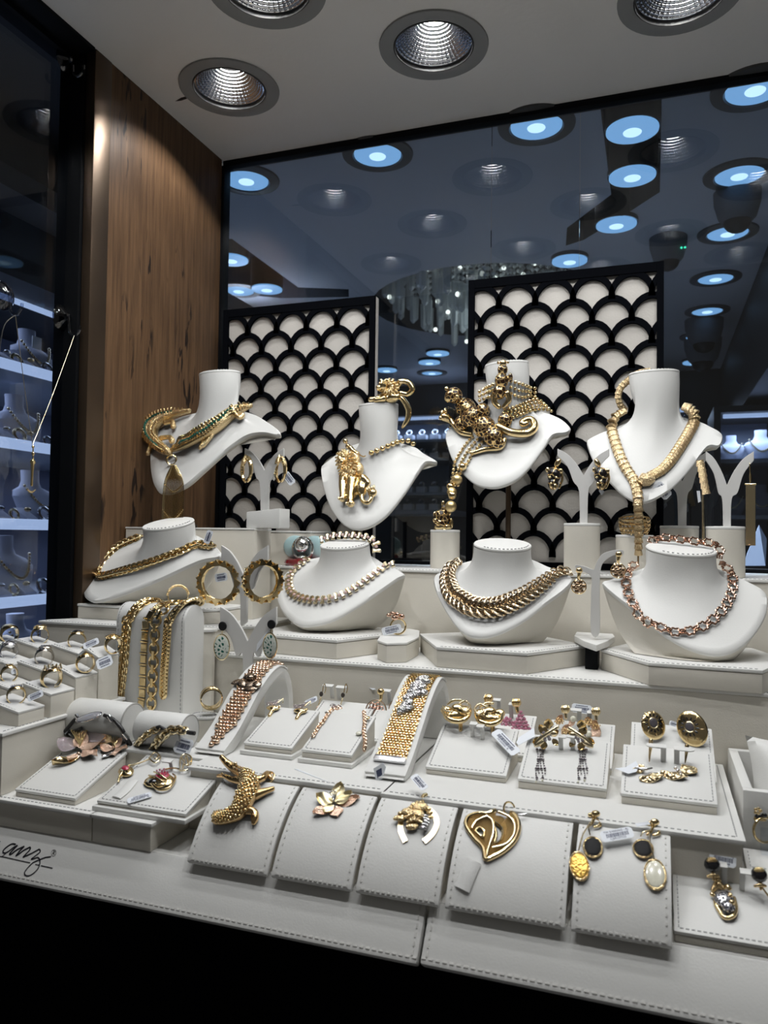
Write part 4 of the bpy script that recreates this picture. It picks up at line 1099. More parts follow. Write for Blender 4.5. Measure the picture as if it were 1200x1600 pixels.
chain(e, pathpts(P, [-FWD]*len(P), .0075), [seg_], name='scale_link', scale=lambda t_: .8)
sculpt('long_bar', PALE, e, sf, ez(z4, .3, [('t',[(860,690,8,6),(861,800,8,6),(862,940,8,6)])]))
p = [sf.at(*z4(x, y), .001) for x, y in ((828, 690), (846, 690), (850, 745), (836, 752))]; MB().prism(p, (0, .0003, 0)).build('price_tag', PAPER, e, smooth=False)
# cuff on a small block behind the lariat
cT, rT = cylinder_stand('short leather stand with a gold cuff, behind the hanging lariat', 991, 57, 836, 1.145, .6)
cf = thing('scale_cuff', 'openwork gold cuff on a short stand behind the hanging lariat', 'bracelet', cT)
m = MB(); M = T(cT.x, cT.y, cT.z+.012) @ R('X', 12)
for zz, rr in ((-.012, .017), (-.006, .0195), (0, .021), (.006, .0215), (.011, .021)): m.torus(rr, .0013, 28, 6, M @ T(0, 0, zz))
for i in range(20):
    q = 2*PI*i/20; m.tube([M @ Vector((.017*math.cos(q), .017*math.sin(q), -.012)), M @ Vector((.021*math.cos(q+.25), .021*math.sin(q+.25), 0)), M @ Vector((.021*math.cos(q), .021*math.sin(q), .011))], .0009, 5)
m.build('cuff', GOLDR, cf)

# ---- hoops and oval drops at the left middle
y0 = .950
t, sf = ystand('ivory leaf-armed stand holding the spiked hoops', (380.5, 899), 35, 38, 47, 73, 10, y0, ZB2, drop=.5)
zh = Z(320, 840, .1375)
def spiked(label, cx, cy, rx, ry, ang, tagit):
    e = thing('spiked_hoop_earring', label, 'earring', sf.at(*zh(cx, cy)), 'spiked hoop earrings')
    s = sf.px(*zh(cx, cy))*.1375; R0 = ry*s
    A = sf.M(*zh(cx, cy), 16*s) @ R('Y', ang)
    m = MB().torus(R0, 20*s, 30, 8, A, 1, 1); m.build('hoop', GOLD, e)
    pm = MB(); b = 52*s
    pm.add([(-b, -b*.9, 0), (b, -b*.9, 0), (b, b*.9, 0), (-b, b*.9, 0), (0, 0, b*1.1)], [(3,2,1,0), (0,1,4), (1,2,4), (2,3,4), (3,0,4)])
    sp = pm.mesh('spike', GOLD, smooth=False)
    for i in range(15):
        q = 2*PI*i/15; d = Vector((math.cos(q), math.sin(q), 0)); 
        for sd in (-.55, .55):
            zdir = (d*.8 + Vector((0, 0, sd))).normalized()
            place('spike', sp, e, A @ frame(d*(R0+3*s) + Vector((0, 0, sd*14*s)), Vector((-d.y, d.x, 0)), zdir) @ S(1.05))
    MB().tube([A @ Vector((0, R0, 0)), sf.at(*zh(cx+35, cy-215), .003), sf.at(*zh(cx+45, cy-200), 0)], 3*s, 6).build('ear_wire', GOLD, e)
    return e
e = spiked('spiked gold hoop earring with a barcode label, left arm of its stand', 168, 510, 160, 212, 14, 1)
ptag(e, (345.5, 902), (355, 900.5), 13, sf.at(*zh(190, 450)) + Vector((0, -.003, 0)), (0, -1, 0))
spiked('spiked gold hoop earring seen half edge-on, right arm of its stand', 668, 495, 110, 205, 52, 0)
y0 = .905
t, sf = ystand('ivory leaf-armed stand holding the green and white oval drops', (386.7, 1002), 43, 45, 54, 56, 14, y0, ZC, drop=.5)
OVAL = spotted('green_white_enamel_mosaic', (.62, .66, .60), (.01, .10, .07), 210, .0, .9)
for cx, cy, sx, lb in ((208, 1240, 205, 'oval green and white enamel drop with half a black stud showing'), (757, 1225, 763, 'oval green and white enamel drop below a whole black disc stud')):
    e = thing('oval_drop_earring', lb, 'earring', sf.at(*zh(cx, cy)), 'green and white oval drops')
    s = sf.px(*zh(cx, cy))*.1375; M = sf.M(*zh(cx, cy), 30*s) @ R('Y', 10 if cx < 400 else -6)
    MB().ball((0,0,0), (92*s, 140*s, 22*s), 24, 10, M) .build('oval_plaque', OVAL, e) if False else None
    mm = MB().ball((0,0,0), (90*s, 138*s, 20*s), 24, 10); m = MB().add(mm.v, mm.f, M); m.build('oval_plaque', OVAL, e)
    MB().torus(1, .085, 28, 6, M @ S(92*s, 140*s, 92*s)).build('gold_rim', PALE, e)
    X, Y = zh(sx if cx > 400 else 208, 985 if cx > 400 else 1005); M2 = sf.M(X, Y, 12*s)
    MB().lathe([(50*s, -8*s), (52*s, 4*s), (46*s, 10*s)], 24, M2).build('black_stud', MATJ, e)
    MB().tube([M2 @ Vector((0, -50*s, 0)), M @ Vector((0, 140*s, 0))], 9*s, 6).build('link', PALE, e)
p = [sf.at(*zh(x, y), -.0005) for x, y in ((700, 1070), (735, 1040), (640, 1220), (580, 1300), (590, 1210))]; MB().prism(p, (0, .0004, 0)).build('price_tag', PAPER, e, smooth=False)

# ================================================================== T-SHAPED STAND WITH ROSES
y0 = 1.02
zb = zof(930, 1000, y0)
t = thing('rose_earring_stand', 'ivory stand with two arms of different height on a heart-shaped foot and black block', 'earring stand', (PY(930, 1000, y0).x, y0, ZB))
ol = spline([Vector((*z8(x, y), 0)) for x, y in [(75,235),(130,245),(178,262),(190,235),(225,175),(290,150),(350,150),(345,182),(300,178),(240,215),(218,270),(213,400),(213,632),(163,632),(163,400),(165,310),(120,275),(72,252)]], 4, True)
MB().prism([PY(p.x, p.y, y0) for p in ol], (0, .004, 0)).build('arm_board', ACRYL, t, smooth=False, bevel=.0004)
ft = [PZ(*z8(x, y), zb) for x, y in [(65,650),(80,625),(140,605),(240,605),(295,630),(302,655),(260,680),(195,705),(120,680)]]
MB().prism([(p.x, min(p.y, 1.098), zb-.008) for p in ft], (0, 0, .008)).build('foot_plate', LEATHER, t, bevel=.001)
a = PZ(918, 1005, zb-.008); b = PZ(938, 1005, zb-.008)
MB().box((a.x, y0-.012, ZB+.0003), (b.x, y0+.02, zb-.008)).build('black_block', BLACK, t, bevel=.0008)
sf = planeS((0, y0-.002, EYE), (0, -1, 0))
for x, y, lb in ((92, 362, 'antique gold rose earring on the lower arm of its stand'), (322, 268, 'antique gold rose earring on the upper arm, beside the right low bust')):
    e = thing('rose_earring', lb, 'earring', sf.at(*z8(x, y)), 'rose earrings')
    pet = []
    for j, (rr, nn, off, sz) in enumerate(((0, 1, 26, 14), (13, 4, 22, 14), (25, 6, 14, 17))):
        for i in range(nn):
            q = 2*PI*i/nn + j; pet.append(('e', x+rr*math.cos(q), y+rr*1.1*math.sin(q), sz, sz*.8, off, 7, math.degrees(q)))
    sculpt('rose', pmat('antique_rose', (.50, .36, .24), .25, 1.0), e, sf, ez(z8, .26667, pet))
    MB().torus(1, .09, 22, 6, sf.M(*z8(x, y), .002) @ S(42*.26667*sf.px(*z8(x, y)))).build('rose_rim', GOLD, e)
    sculpt('ear_stud', GOLD, e, sf, ez(z8, .26667, [('e',x+4,y-95,20,18,14,14), ('t',[(x+4,y-78,12,12),(x,y-60,12,10),(x,y-42,10,4)])]))

# ================================================================== GLASS ORNAMENT ON RED FOOT
p = PZ(466, 884, ZA)
y0 = 1.118
og = thing('glass_ornament', 'pale blue glass ornament with a silver ball on a dark red foot', 'ornament', PY(466, 882, y0))
M = T(PY(466, 882, y0).x, y0+.018, ZA+.0004)
MB().lathe([(.030, 0), (.033, .004), (.031, .009), (.026, .011)], 30, M, 1, .6).build('red_foot', pmat('dark_red_lacquer', (.22, .01, .015), .2, coat=1), og)
s = (y0+.02)/F*1.05
bl = MB(); 
for dx in (-.017, .018):
    mm = MB().ball((0,0,0), (.021, .006, .019), 20, 10); bl.add(mm.v, mm.f, M @ T(dx, .004, .030))
bl.build('blue_glass', pmat('pale_blue_glass', (.42, .60, .62), .08, coat=1), og)
MB().ball(M @ Vector((.001, -.006, .033)), .0125, 20, 12).build('silver_ball', CHROME, og)
MB().torus(.0175, .0022, 30, 8, M @ T(.001, -.004, .028) @ R('X', 90)).build('silver_hoop', CHROME, og)
MB().ball(M @ Vector((.001, -.008, .0135)), (.008, .006, .004), 12, 8).build('silver_base', CHROME, og)
# ring on a rounded block between the plinths
b = [PZ(x, y, ZB+.026) for x, y in ((590, 1000), (604, 1005), (635, 1004), (654, 995), (655, 985), (630, 980), (600, 985))]
t = board('ring_block', 'rounded ivory ring block between the second and third plinths', [(p.x, p.y) for p in b], ZB+.0004, ZB+.026, lid=.003, over=.0006, cat='ring block')
sf = planeS(PZ(622, 993, ZB+.026), (0, -1, 0))
rn = thing('flower_ring', 'gold ring with pink flower head and barcode label on the rounded block', 'ring', PZ(622, 993, ZB+.026))
s = sf.px(620, 980); M = sf.M(622, 979, 0) @ R('Y', 28)
MB().torus(12*s, 1.5*s, 26, 7, M).build('band', GOLD, rn)
sculpt('flower_head', ROSEJ, rn, sf, [('e', 608, 961, 4, 3, 2, 3), ('e', 615, 958, 5, 3, 4, 4), ('e', 622, 960, 5, 4, 5, 4), ('e', 629, 963, 4.5, 4.5, 3, 4), ('e', 618, 965, 6, 4, 4, 4)])
ptag(rn, (612, 984), (627, 980.5), 13, sf.at(612, 984) - FWD*.008, -FWD)
# ================================================================== TRAYS
def tray(label, x0, x1, yf, z0, depth=.074, hf=.009, hb=.035, sides='lrf', group='sloping leather trays', plate=False, name='leather_tray'):
    """wedge-shaped tray: sloping stitched pad on a body; returns the thing and its top surface"""
    t = thing(name, label, 'jewellery tray', ((x0+x1)/2, yf+depth/2, z0), group)
    zb = z0+.0003
    if plate:
        MB().box((x0-.003, yf-.005, zb), (x1+.003, yf+depth, zb+.0045)).build('base_plate', LEATHER, t, bevel=.0008); zb += .0047
    y1 = yf+depth; th = .0034; dn = Vector((0, depth, hb-hf)).normalized(); nn = Vector((0, -dn.z, dn.y))
    a = Vector((x0, yf, z0+hf)); 
    MB().prism([(x0, yf, zb), (x0, y1, zb), (x0, y1, z0+hb-th-.0004), (x0, yf, z0+hf-th-.0004)], (x1-x0, 0, 0)).build('body', LEATHER_SHADED, t, bevel=.0005)
    o = .0009; d = dn*o
    q = [Vector((x0-o, yf, z0+hf))-d, Vector((x1+o, yf, z0+hf))-d, Vector((x1+o, y1, z0+hb))+d, Vector((x0-o, y1, z0+hb))+d]
    MB().prism(q, -nn*th).build('padded_top', LEATHER, t, bevel=.0011)
    m = MB(); i = .0036; e = dn*i
    A, B_, C_, D_ = q[0]+e+Vector((i,0,0)), q[1]+e-Vector((i,0,0)), q[2]-e-Vector((i,0,0)), q[3]-e+Vector((i,0,0))
    for c, s in (('f', (A, B_)), ('r', (B_, C_)), ('l', (D_, A)), ('b', (C_, D_))):
        if c in sides: stitch(m, s, nn, .0042, .0026, .0008, .0005)
    m.build('stitching', THREAD, t, smooth=False, kind='stuff')
    return t, planeS(a, nn)
def xat(px, py, y): return PY(px, py, y).x
t0, s0 = tray('leather tray at the far left with the round red-gold ring', -.66, xat(-18, 1243, .648), .652, ZL)
t1, s1 = tray('leather tray with the rose gold flower earrings', xat(20, 1240, .647), xat(113, 1253, .647), .651, ZL, .08, .008, .034)
t2, s2 = tray('leather tray with the pink enamel drop earrings and a tongue loop', xat(148.5, 1253, .647), xat(286, 1275, .647), .651, ZL, .08, .0095, .034, plate=True)
t3, s3 = tray('leather tray with two stone-set leaf earrings, beside the first bracelet ramp', xat(382, 1160, .767), xat(455.6, 1167, .767), .767, ZC, .072, .0125, .037, plate=True)
t4, s4 = tray('leather tray with a loose pendant chain, left of the mesh bracelet ramp', xat(472, 1170, .763), xat(549, 1179, .763), .763, ZC, .072, .0135, .038, plate=True)
t5, s5 = tray('leather tray with the two gold knot earrings', xat(666, 1192, .772), xat(790, 1211, .772), .772, ZC, .072, .008, .036)
t6, s6 = tray('leather tray with the silver-tasselled flower earrings', xat(810, 1212, .762), xat(946.7, 1232, .762), .762, ZC, .070, .010, .036)
t7, s7 = tray('leather tray with the crumpled gold leaf earrings at the right', xat(971, 1234, .754), xat(1121, 1257, .754)-.0005, .754, ZC, .070, .010, .037)
b4, r4 = tray('leather tray behind, with hooked tabs and dangling stone earrings', xat(470, 1108, .845), xat(557, 1117, .845), .845, ZC, .066, .008, .034)
b4b, r4b = tray('leather tray half hidden behind the mesh bracelet ramp, with disc earrings', xat(560, 1130, .845)+.002, xat(640, 1140, .845)-.012, .845, ZC, .066, .008, .034)
b5, r5 = tray('leather tray behind the gold knots, with pink cluster earrings', xat(738, 1150, .85), xat(824, 1160, .85), .85, ZC, .066, .008, .036)
b6, r6 = tray('leather tray behind the tasselled flowers, with gold leaf clusters', xat(850, 1172, .838), xat(955, 1187, .838), .838, ZC, .070, .008, .036)
b7, r7 = tray('leather tray at the back right with two oval sunburst earrings', xat(985, 1165, .83), xat(1119, 1180, .83), .83, ZC, .075, .008, .042)
t8, s8 = tray('leather tray at the front right corner with the spotted cat earrings', xat(1055, 1460, .642), .135, .645, ZE, .074, .009, .035)
board('corner_block', 'low ivory block at the right edge under the flower ring tray', [(.074, .73), (.20, .73), (.20, .768), (.074, .768)], ZE, ZE+.022)
t9, s9 = tray('leather tray at the right edge with a flower topped gold ring', .0765, .16, .738, ZE+.0222, .030, .006, .012)
# ---- five curved pads along the front
Y0p, Y1p, zp0, zp1 = .698, .632, EYE-.2485, ZE+.0012
def padprof(n=14):
    out = []
    for i in range(n+1):
        t = i/n; q = t*PI/2
        y = Y0p - (Y0p-Y1p)*(.45*math.sin(q) + .55*t); z = zp0 - (zp0-zp1)*(.45*(1-math.cos(q)) + .55*t)
        out.append((y, z))
    return out
def pad(label, x0, x1, soft=.0):
    t = thing('curved_pad', label, 'jewellery pad', ((x0+x1)/2, .665, ZE), 'curved leather pads along the front')
    pr = padprof(); n = len(pr); th = .0042
    inn = []
    for i, (y, z) in enumerate(pr):
        a = pr[max(i-1, 0)]; b = pr[min(i+1, n-1)]; ty, tz = b[0]-a[0], b[1]-a[1]; L = math.hypot(ty, tz); inn.append((y - tz/L*-th*-1 if False else y + (-tz)/L*th*-1*-1, z + ty/L*th))
    inn = [(y+.0030, z-.0030) for y, z in pr]
    poly = [(x0, y, z) for y, z in pr] + [(x0, y, z) for y, z in inn[::-1]]
    MB().prism(poly, (x1-x0, 0, 0)).build('leather_cover', LEATHER, t, bevel=.0012, angle=50)
    core = [(x0+.002, y+.0036, z-.0036) for y, z in pr if z-.0036 > ZE+.001] + [(x0+.002, Y1p+.006, ZE+.0004), (x0+.002, Y0p+.003, ZE+.0004)]
    MB().prism(core, (x1-x0-.004, 0, 0)).build('core', LEATHER_SHADED, t, bevel=.0)
    m = MB(); i = .0040
    for k_ in range(n-1):
        a, b = pr[k_], pr[k_+1]; nn = Vector((0, b[1]-a[1], -(b[0]-a[0]))).normalized(); nn = nn if nn.z > 0 or nn.y < 0 else -nn
        if nn.y > 0: nn = -nn
        for x in (x0+i, x1-i): stitch(m, [(x, *a), (x, *b)], nn, .0046, .0024, .0012, .0006)
    a, b = pr[-2], pr[-1]; f = .55; yb, zb = a[0]+(b[0]-a[0])*f, a[1]+(b[1]-a[1])*f
    nn = Vector((0, b[1]-a[1], -(b[0]-a[0]))).normalized(); nn = -nn if nn.y > 0 else nn
    stitch(m, [(x0+i, yb, zb), (x1-i, yb, zb)], nn, .0046, .0030, .0011, .0008)
    m.build('stitching', WTHREAD, t, smooth=False, kind='stuff')
    V = []; Fc = []
    for y, z in pr: V += [Vector((x0, y, z)), Vector((x1, y, z))]
    for j in range(n-1): Fc.append((2*j, 2*j+1, 2*j+3, 2*j+2))
    bv = BVHTree.FromPolygons(V, Fc)
    def f(px, py):
        d = ray(px, py).normalized(); h = bv.ray_cast(CAM, d)
        if h[0] is None:
            nq = Vector((0, -.6, .8)); return PP(px, py, Vector((x0, .665, (zp0+zp1)/2)), nq), nq
        return h[0], (h[1] if h[1].dot(d) < 0 else -h[1])
    return t, Surf(f)
pt1, g1 = pad('curved ivory pad under the gold crocodile brooch', -.415, -.3305)
pt2, g2 = pad('curved ivory pad under the small two-tone flower brooch', -.3265, -.2485)
pt3, g3 = pad('curved ivory pad under the horseshoe pendant', -.2445, -.1695)
pt4, g4 = pad('widest curved ivory pad, with the heart leaf pendant and a tongue loop', -.1645, -.0660)
pt5, g5 = pad('curved ivory pad under the black and gold oval earrings', -.0615, .0135)
# shelf of leather behind and under the pads, up to the apron
board('ledge_board', 'narrow leather ledge board under the curved pads behind the apron', [(-.85, .6425), (.40, .6425), (.40, .80), (-.85, .80)], ZE-.02, ZE-.0004, lid=.004, over=0)
def tongue(t, sf, pts, w, name='tongue_loop'):
    P = [sf.at(x, y, .0012) for x, y in pts]; s = sf.px(*pts[0])
    m = MB().tube(spline(P, 5), w*s/2, 8, flat=(.22, 1), up=sf.n(*pts[0])); m.build(name, LEATHER, t)
tongue(pt4, g4, [(741, 1346), (732, 1366), (722, 1390)], 25)
tongue(t2, s2, [(208, 1221), (196, 1236), (182, 1248)], 17)

# ================================================================== RINGS AT THE LEFT
ZR = EYE-.215
rings = [(25, 1075, 1096, .690, 'two-colour gold ring with a striped signet head, nearest on the ring blocks', 'stripe', 15), (80, 1047, 1070, .735, 'wide openwork gold and white gold ring on the second row right block', 'open', 17), (133, 1021, 1046, .775, 'angular ribbed gold ring on the block beside the bracelet column', 'rib', 15),
         (14, 1042, 1062, .735, 'gold ring with a small star flower at the left edge', 'star', 14), (69, 1014, 1036, .775, 'domed grey gold ring in the middle of the ring blocks', 'dome', 15), (14, 1006, 1026, .775, 'crossed-band silver and gold ring at the left edge', 'cross', 14),
         (120, 990, 1010, .82, 'gold ring with dark stone top and blue edged label', 'dark', 14), (62, 984, 1002, .82, 'gold dome ring with swirled top below the platform corner', 'swirl', 14), (14, 980, 1000, .82, 'wide plain gold band ring at the left edge, farthest back', 'plain', 15), (176, 998, 1017, .815, 'knotted gold ring half hidden by the bracelet column', 'knot', 14)]
for x, y, yb, Y, lb, kind, rp in rings:
    c = PY(x, yb, Y); s = Y/F*1.05
    c.x = max(c.x, -.838)
    w = .024; t = thing('ring_block', 'ivory slotted ring block under the ' + ' '.join(lb.split()[:6]), 'ring block', (c.x, Y, ZR), 'slotted ring blocks')
    x0, x1 = max(c.x-w, -.849), c.x+w*.95; zl, zr = c.z+.004, c.z-.006
    if x1 > -.657: x1 = -.657
    MB().prism([(x0, Y-.019, ZR+.0003), (x1, Y-.019, ZR+.0003), (x1, Y-.019, zr-.003), (x0, Y-.019, zl-.003)], (0, .038, 0)).build('body', LEATHER_SHADED, t, bevel=.0004)
    dd = Vector((x1-x0, 0, zr-zl)).normalized(); nn = Vector((-dd.z, 0, dd.x))
    q = [Vector((x0-.0006, Y-.0195, zl)), Vector((x1+.0006, Y-.0195, zr)), Vector((x1+.0006, Y+.0195, zr)), Vector((x0-.0006, Y+.0195, zl))]
    MB().prism(q, -nn*.0028).build('padded_top', LEATHER, t, bevel=.0009)
    m = MB(); stitch(m, [q[0]+Vector((.002, .003, 0)), q[1]+Vector((-.003, .003, 0)), q[2]+Vector((-.003, -.003, 0))], nn, .004, .0025, .0008, .0005); m.build('stitching', THREAD, t, smooth=False, kind='stuff')
    rn = thing('gold_ring', lb, 'ring', c, 'rings on the slotted blocks')
    R0 = rp*s*.98; M = T(c.x, c.y, c.z + R0*.72) @ R('Z', {'stripe': 50, 'open': 62, 'rib': 56, 'star': 60, 'dome': 40, 'cross': 48, 'dark': 44, 'swirl': 52, 'plain': 66, 'knot': 70}[kind]) @ R('X', 90)
    wide = {'plain': 2.6, 'dome': 2.4, 'open': 2.6, 'rib': 2.0, 'swirl': 2.0}.get(kind, 1.5)
    mt = {'dome': pmat('grey_gold', (.56, .52, .46), .2, 1.0), 'cross': SILV}.get(kind, GOLD)
    m = MB(); NS = 36; prof = []
    for j in range(NS):
        q_ = 2*PI*j/NS; up_ = max(0, math.sin(q_)); wd = R0*.36*wide*(.5+.9*up_**2); th = R0*(.12+.14*up_**2)
        prof.append([M @ Vector(((R0+a*th)*math.cos(q_), (R0+a*th)*math.sin(q_), b*wd)) for a, b in ((0, -1), (1, -.8), (1.5, 0), (1, .8), (0, 1), (-.3, 0))])
    prof.append(prof[0]); m.loft(prof); m.build('band', mt, rn, angle=50)
    hd = M @ T(0, R0*1.18, 0) @ R('X', -90); u = R0*1.05
    m = MB()
    if kind == 'stripe':
        m.box((-.62*u, -.42*u, -.12*u), (.62*u, .42*u, .14*u), hd); m.build('signet_head', SILV, rn, bevel=u*.08)
        m = MB(); [m.box((-.5*u+.25*u*i, -.4*u, .14*u), (-.4*u+.25*u*i, .4*u, .2*u), hd) for i in range(5)]; m.build('raised_stripes', GOLD, rn)
    elif kind == 'open':
        for i in range(5): m.tube([hd @ Vector((-.9*u+.42*u*i, -.6*u, -.1*u)), hd @ Vector((-.7*u+.4*u*i, 0, .28*u)), hd @ Vector((-.5*u+.36*u*i, .6*u, -.05*u))], u*.10, 6)
        m.build('openwork_bars', PALE, rn); m = MB(); m.box((-.7*u, -.72*u, -.1*u), (.6*u, -.5*u, .08*u), hd); m.build('stone_strip', PAVE, rn)
    elif kind == 'rib':
        m.add([hd @ Vector(v) for v in [(-.75*u, -.5*u, -.1*u), (.75*u, -.5*u, -.1*u), (.75*u, .5*u, -.1*u), (-.75*u, .5*u, -.1*u), (-.15*u, -.5*u, .42*u), (-.15*u, .5*u, .42*u)]], [(3,2,1,0), (0,1,4), (2,3,5), (0,4,5,3), (1,2,5,4)]); m.build('angular_head', GOLD, rn, smooth=False)
        m = MB(); [m.box((-.05*u+.1*u*i, -.52*u, .30*u-.075*u*i), (0*u+.1*u*i, .52*u, .42*u-.075*u*i), hd) for i in range(7)]; m.build('ribs', PALE, rn, kind='stuff')
    elif kind == 'star':
        for i in range(6): q_ = i*PI/3; m.add(*(lambda mm: (mm.v, mm.f))(MB().ball((0,0,0), (.30*u, .11*u, .08*u), 8, 5)), hd @ R('Z', math.degrees(q_)) @ T(.25*u, 0, .2*u))
        m.build('star_flower', PALE, rn); 
    elif kind in ('dome', 'swirl'):
        mm = MB().ball((0,0,0), (.85*u, .62*u, .32*u), 16, 8); m.add(mm.v, mm.f, hd); m.build('dome_head', mt, rn)
        m = MB(); [m.tube([hd @ Vector((-.7*u+.28*u*i, -.45*u, .12*u)), hd @ Vector((-.35*u+.28*u*i, 0, .33*u)), hd @ Vector((.0*u+.26*u*i, .45*u, .12*u))], u*.06, 5) for i in range(4)]; m.build('swirls', PALE if kind == 'swirl' else SILV, rn)
    elif kind == 'dark':
        mm = MB().ball((0,0,0), (.7*u, .5*u, .26*u), 14, 7); m.add(mm.v, mm.f, hd); m.build('dark_stones', JET, rn); MB().torus(.75*u, .1*u, 20, 6, hd, 1, .72).build('collar', GOLD, rn)
    elif kind in ('cross', 'knot'):
        for a in (-28, 28, 0): m.tube([hd @ R('Z', a) @ Vector((-.9*u, 0, -.1*u)), hd @ R('Z', a) @ Vector((0, 0, .22*u)), hd @ R('Z', a) @ Vector((.9*u, 0, -.1*u))], u*.15, 7)
        m.build('crossed_bands', mt, rn)
    if kind in ('stripe', 'dark', 'rib', 'dome'):
        d = {'stripe': (30, 0, 12), 'dark': (22, 4, 12), 'rib': (30, -2, 20), 'dome': (-40, 18, 12)}[kind]
        pc = sfc = M.translation + Vector((0, -.002, 0)); p0 = proj(M.translation)
        ptag(rn, (p0[0]+d[0], p0[1]+d[1]), (p0[0]+d[0]+12, p0[1]+d[1]-5), d[2], M.translation + Vector((.0, .004, 0)), (.2, -.75, .6))

# ================================================================== BRACELET COLUMN
Yc = .855
xl, xr = PY(180, 1020, Yc).x, PY(288, 1020, Yc).x; dpc = .046; rr_ = dpc/2
zt_ = PY(230, 944, Yc).z
t = thing('bracelet_column', 'tall round-topped ivory column with three gold bracelets over it', 'bracelet stand', ((xl+xr)/2, Yc+rr_, ZC))
pr = [(Yc, ZC+.0003)] + [(Yc+rr_-rr_*math.cos(PI*i/16), zt_-rr_+rr_*math.sin(PI*i/16)) for i in range(17)] + [(Yc+dpc, ZC+.0003)]
MB().prism([(xl, y, z) for y, z in pr], (xr-xl, 0, 0)).build('leather_column', LEATHER, t, bevel=.0022, angle=50)
m = MB()
for x in (xl+.004, xr-.004):
    for a, b in zip(pr[:9], pr[1:10]): stitch(m, [(x, *a), (x, *b)], (0, -1, .3), .0052, .0030, .0009, .0007)
m.build('stitching', THREAD, t, smooth=False, kind='stuff')
zc_ = Z(160, 900, .16667)
def drop(xs_, off=.003):
    """path down the column's face: from over the crown to the pixel list on the front"""
    f = planeS((0, Yc, EYE), (0, -1, 0)); P = [f.at(*zc_(x, y), off) for x, y in xs_]
    x0 = P[0].x; top = []
    for i in range(10, 0, -1):
        q_ = PI*.62*i/10; top.append(Vector((x0 + .002*i, Yc+rr_-(rr_+off)*math.cos(q_), zt_-rr_+(rr_+off)*math.sin(q_))))
    P = [p for p in P if p.z < zt_-rr_]
    return spline(top + [Vector((P[0].x, Yc-off, zt_-rr_))] + P, 4)
def nrmcol(P): return [Vector((0, (p.y-(Yc+rr_)), max(0, p.z-(zt_-rr_)))).normalized() for p in P]
GOLDX = GOLD
def brace(label, pts, fn):
    P = drop(pts); b = thing('gold_bracelet', label, 'bracelet', P[len(P)//2], 'bracelets on the tall column'); fn(b, P, nrmcol(P)); return b
def fA(b, P, N):
    lk = ovalink(.0105, .0058, .0013, 12, 6, GOLDX); pp = pathpts(P, N, .0052)
    for i, (p, n, tg) in enumerate(pp):
        sd = n.cross(tg)
        for j in (-1, 1): place('link', lk, b, frame(p + sd*.0033*j, tg, n) @ R('X', 60*j*(1 if i % 2 else -1)))
brace('double row cable chain bracelet, leftmost on the tall column', [(262, 380), (240, 480), (225, 640), (212, 800), (195, 950), (175, 1100), (158, 1245)], fA)
def fB(b, P, N):
    m1 = MB().box((-.0052, -.0046, 0), (.0052, .0046, .0028)).mesh('plate_link', GOLDX, smooth=False, bevel=.0009)
    m2 = MB().box((-.0010, -.0054, 0), (.0010, .0054, .0034)).mesh('bar_link', GOLDX, smooth=False, bevel=.0006)
    pp = pathpts(P, N, .0050)
    for i, (p, n, tg) in enumerate(pp):
        k_ = i % 3
        if k_ == 0: place('plate_link', m1, b, frame(p - n*.002, tg, n))
        else: place('bar_link', m2, b, frame(p - n*.002 + tg*(.0022 if k_ == 1 else -.0022), tg, n))
brace('brick link bracelet of polished gold plates, middle of the tall column', [(430, 380), (415, 480), (404, 620), (396, 780), (390, 950), (384, 1100), (372, 1200)], fB)
def fC(b, P, N):
    ov = MB().torus(.0070, .0016, 20, 7, None, 1.15, .92).mesh('oval_link', GOLDX); br_ = MB().box((-.0060, -.0022, -.001), (.0060, .0022, .0016)).mesh('joining_bar', GOLDX, smooth=False, bevel=.0007)
    pp = pathpts(P, N, .0088)
    for i, (p, n, tg) in enumerate(pp): place('oval_link' if i % 2 == 0 else 'joining_bar', ov if i % 2 == 0 else br_, b, frame(p + n*(0 if i % 2 == 0 else .0012), tg, n))
brace('bracelet of large open oval links on the tall column', [(520, 380), (508, 480), (500, 640), (494, 780), (484, 950), (476, 1100), (470, 1240), (458, 1380)], fC)
def fD(b, P, N):
    lk = ovalink(.0135, .0125, .0024, 14, 7, GOLDX); chain(b, pathpts(P, N, .0050), [lk], (26,), lift=.0015)
    for o in list(b.children): o.matrix_basis = o.matrix_basis @ R('Z', 34)
brace('heavy curb chain bracelet, rightmost on the tall column', [(640, 380), (630, 480), (618, 640), (604, 800), (594, 950), (588, 1090)], fD)
# ring behind the column
c = PY(296, 945, .93); tb = thing('ring_cone', 'small white oval ring stand just behind the bracelet column', 'ring stand', (c.x, .93, ZB2 if False else ZC))
MB().lathe([(.017, 0), (.0165, c.z-ZC-.004), (.014, c.z-ZC-.0008), (.006, c.z-ZC)], 28, T(c.x, .915, ZC+.0003), 1, .6).build('cone', LEATHER, tb)
rn = thing('beaded_ring', 'slim beaded gold ring standing on the white stand behind the column', 'ring', (c.x, .915, c.z))
sf = planeS((0, .912, EYE), (0, -1, 0)); s = sf.px(278, 930)
A = sf.M(278, 931, 0) @ R('Y', 40)
MB().torus(15*s, 1.2*s, 28, 6, A).build('band', PALE, rn)
bd = beadmesh(2.4*s, HAMG, 'bead', 8, 6)
for i in range(17):
    q_ = math.radians(10+10*i); place('bead', bd, rn, A @ T(16*s*math.cos(q_), 16*s*math.sin(q_), 0))

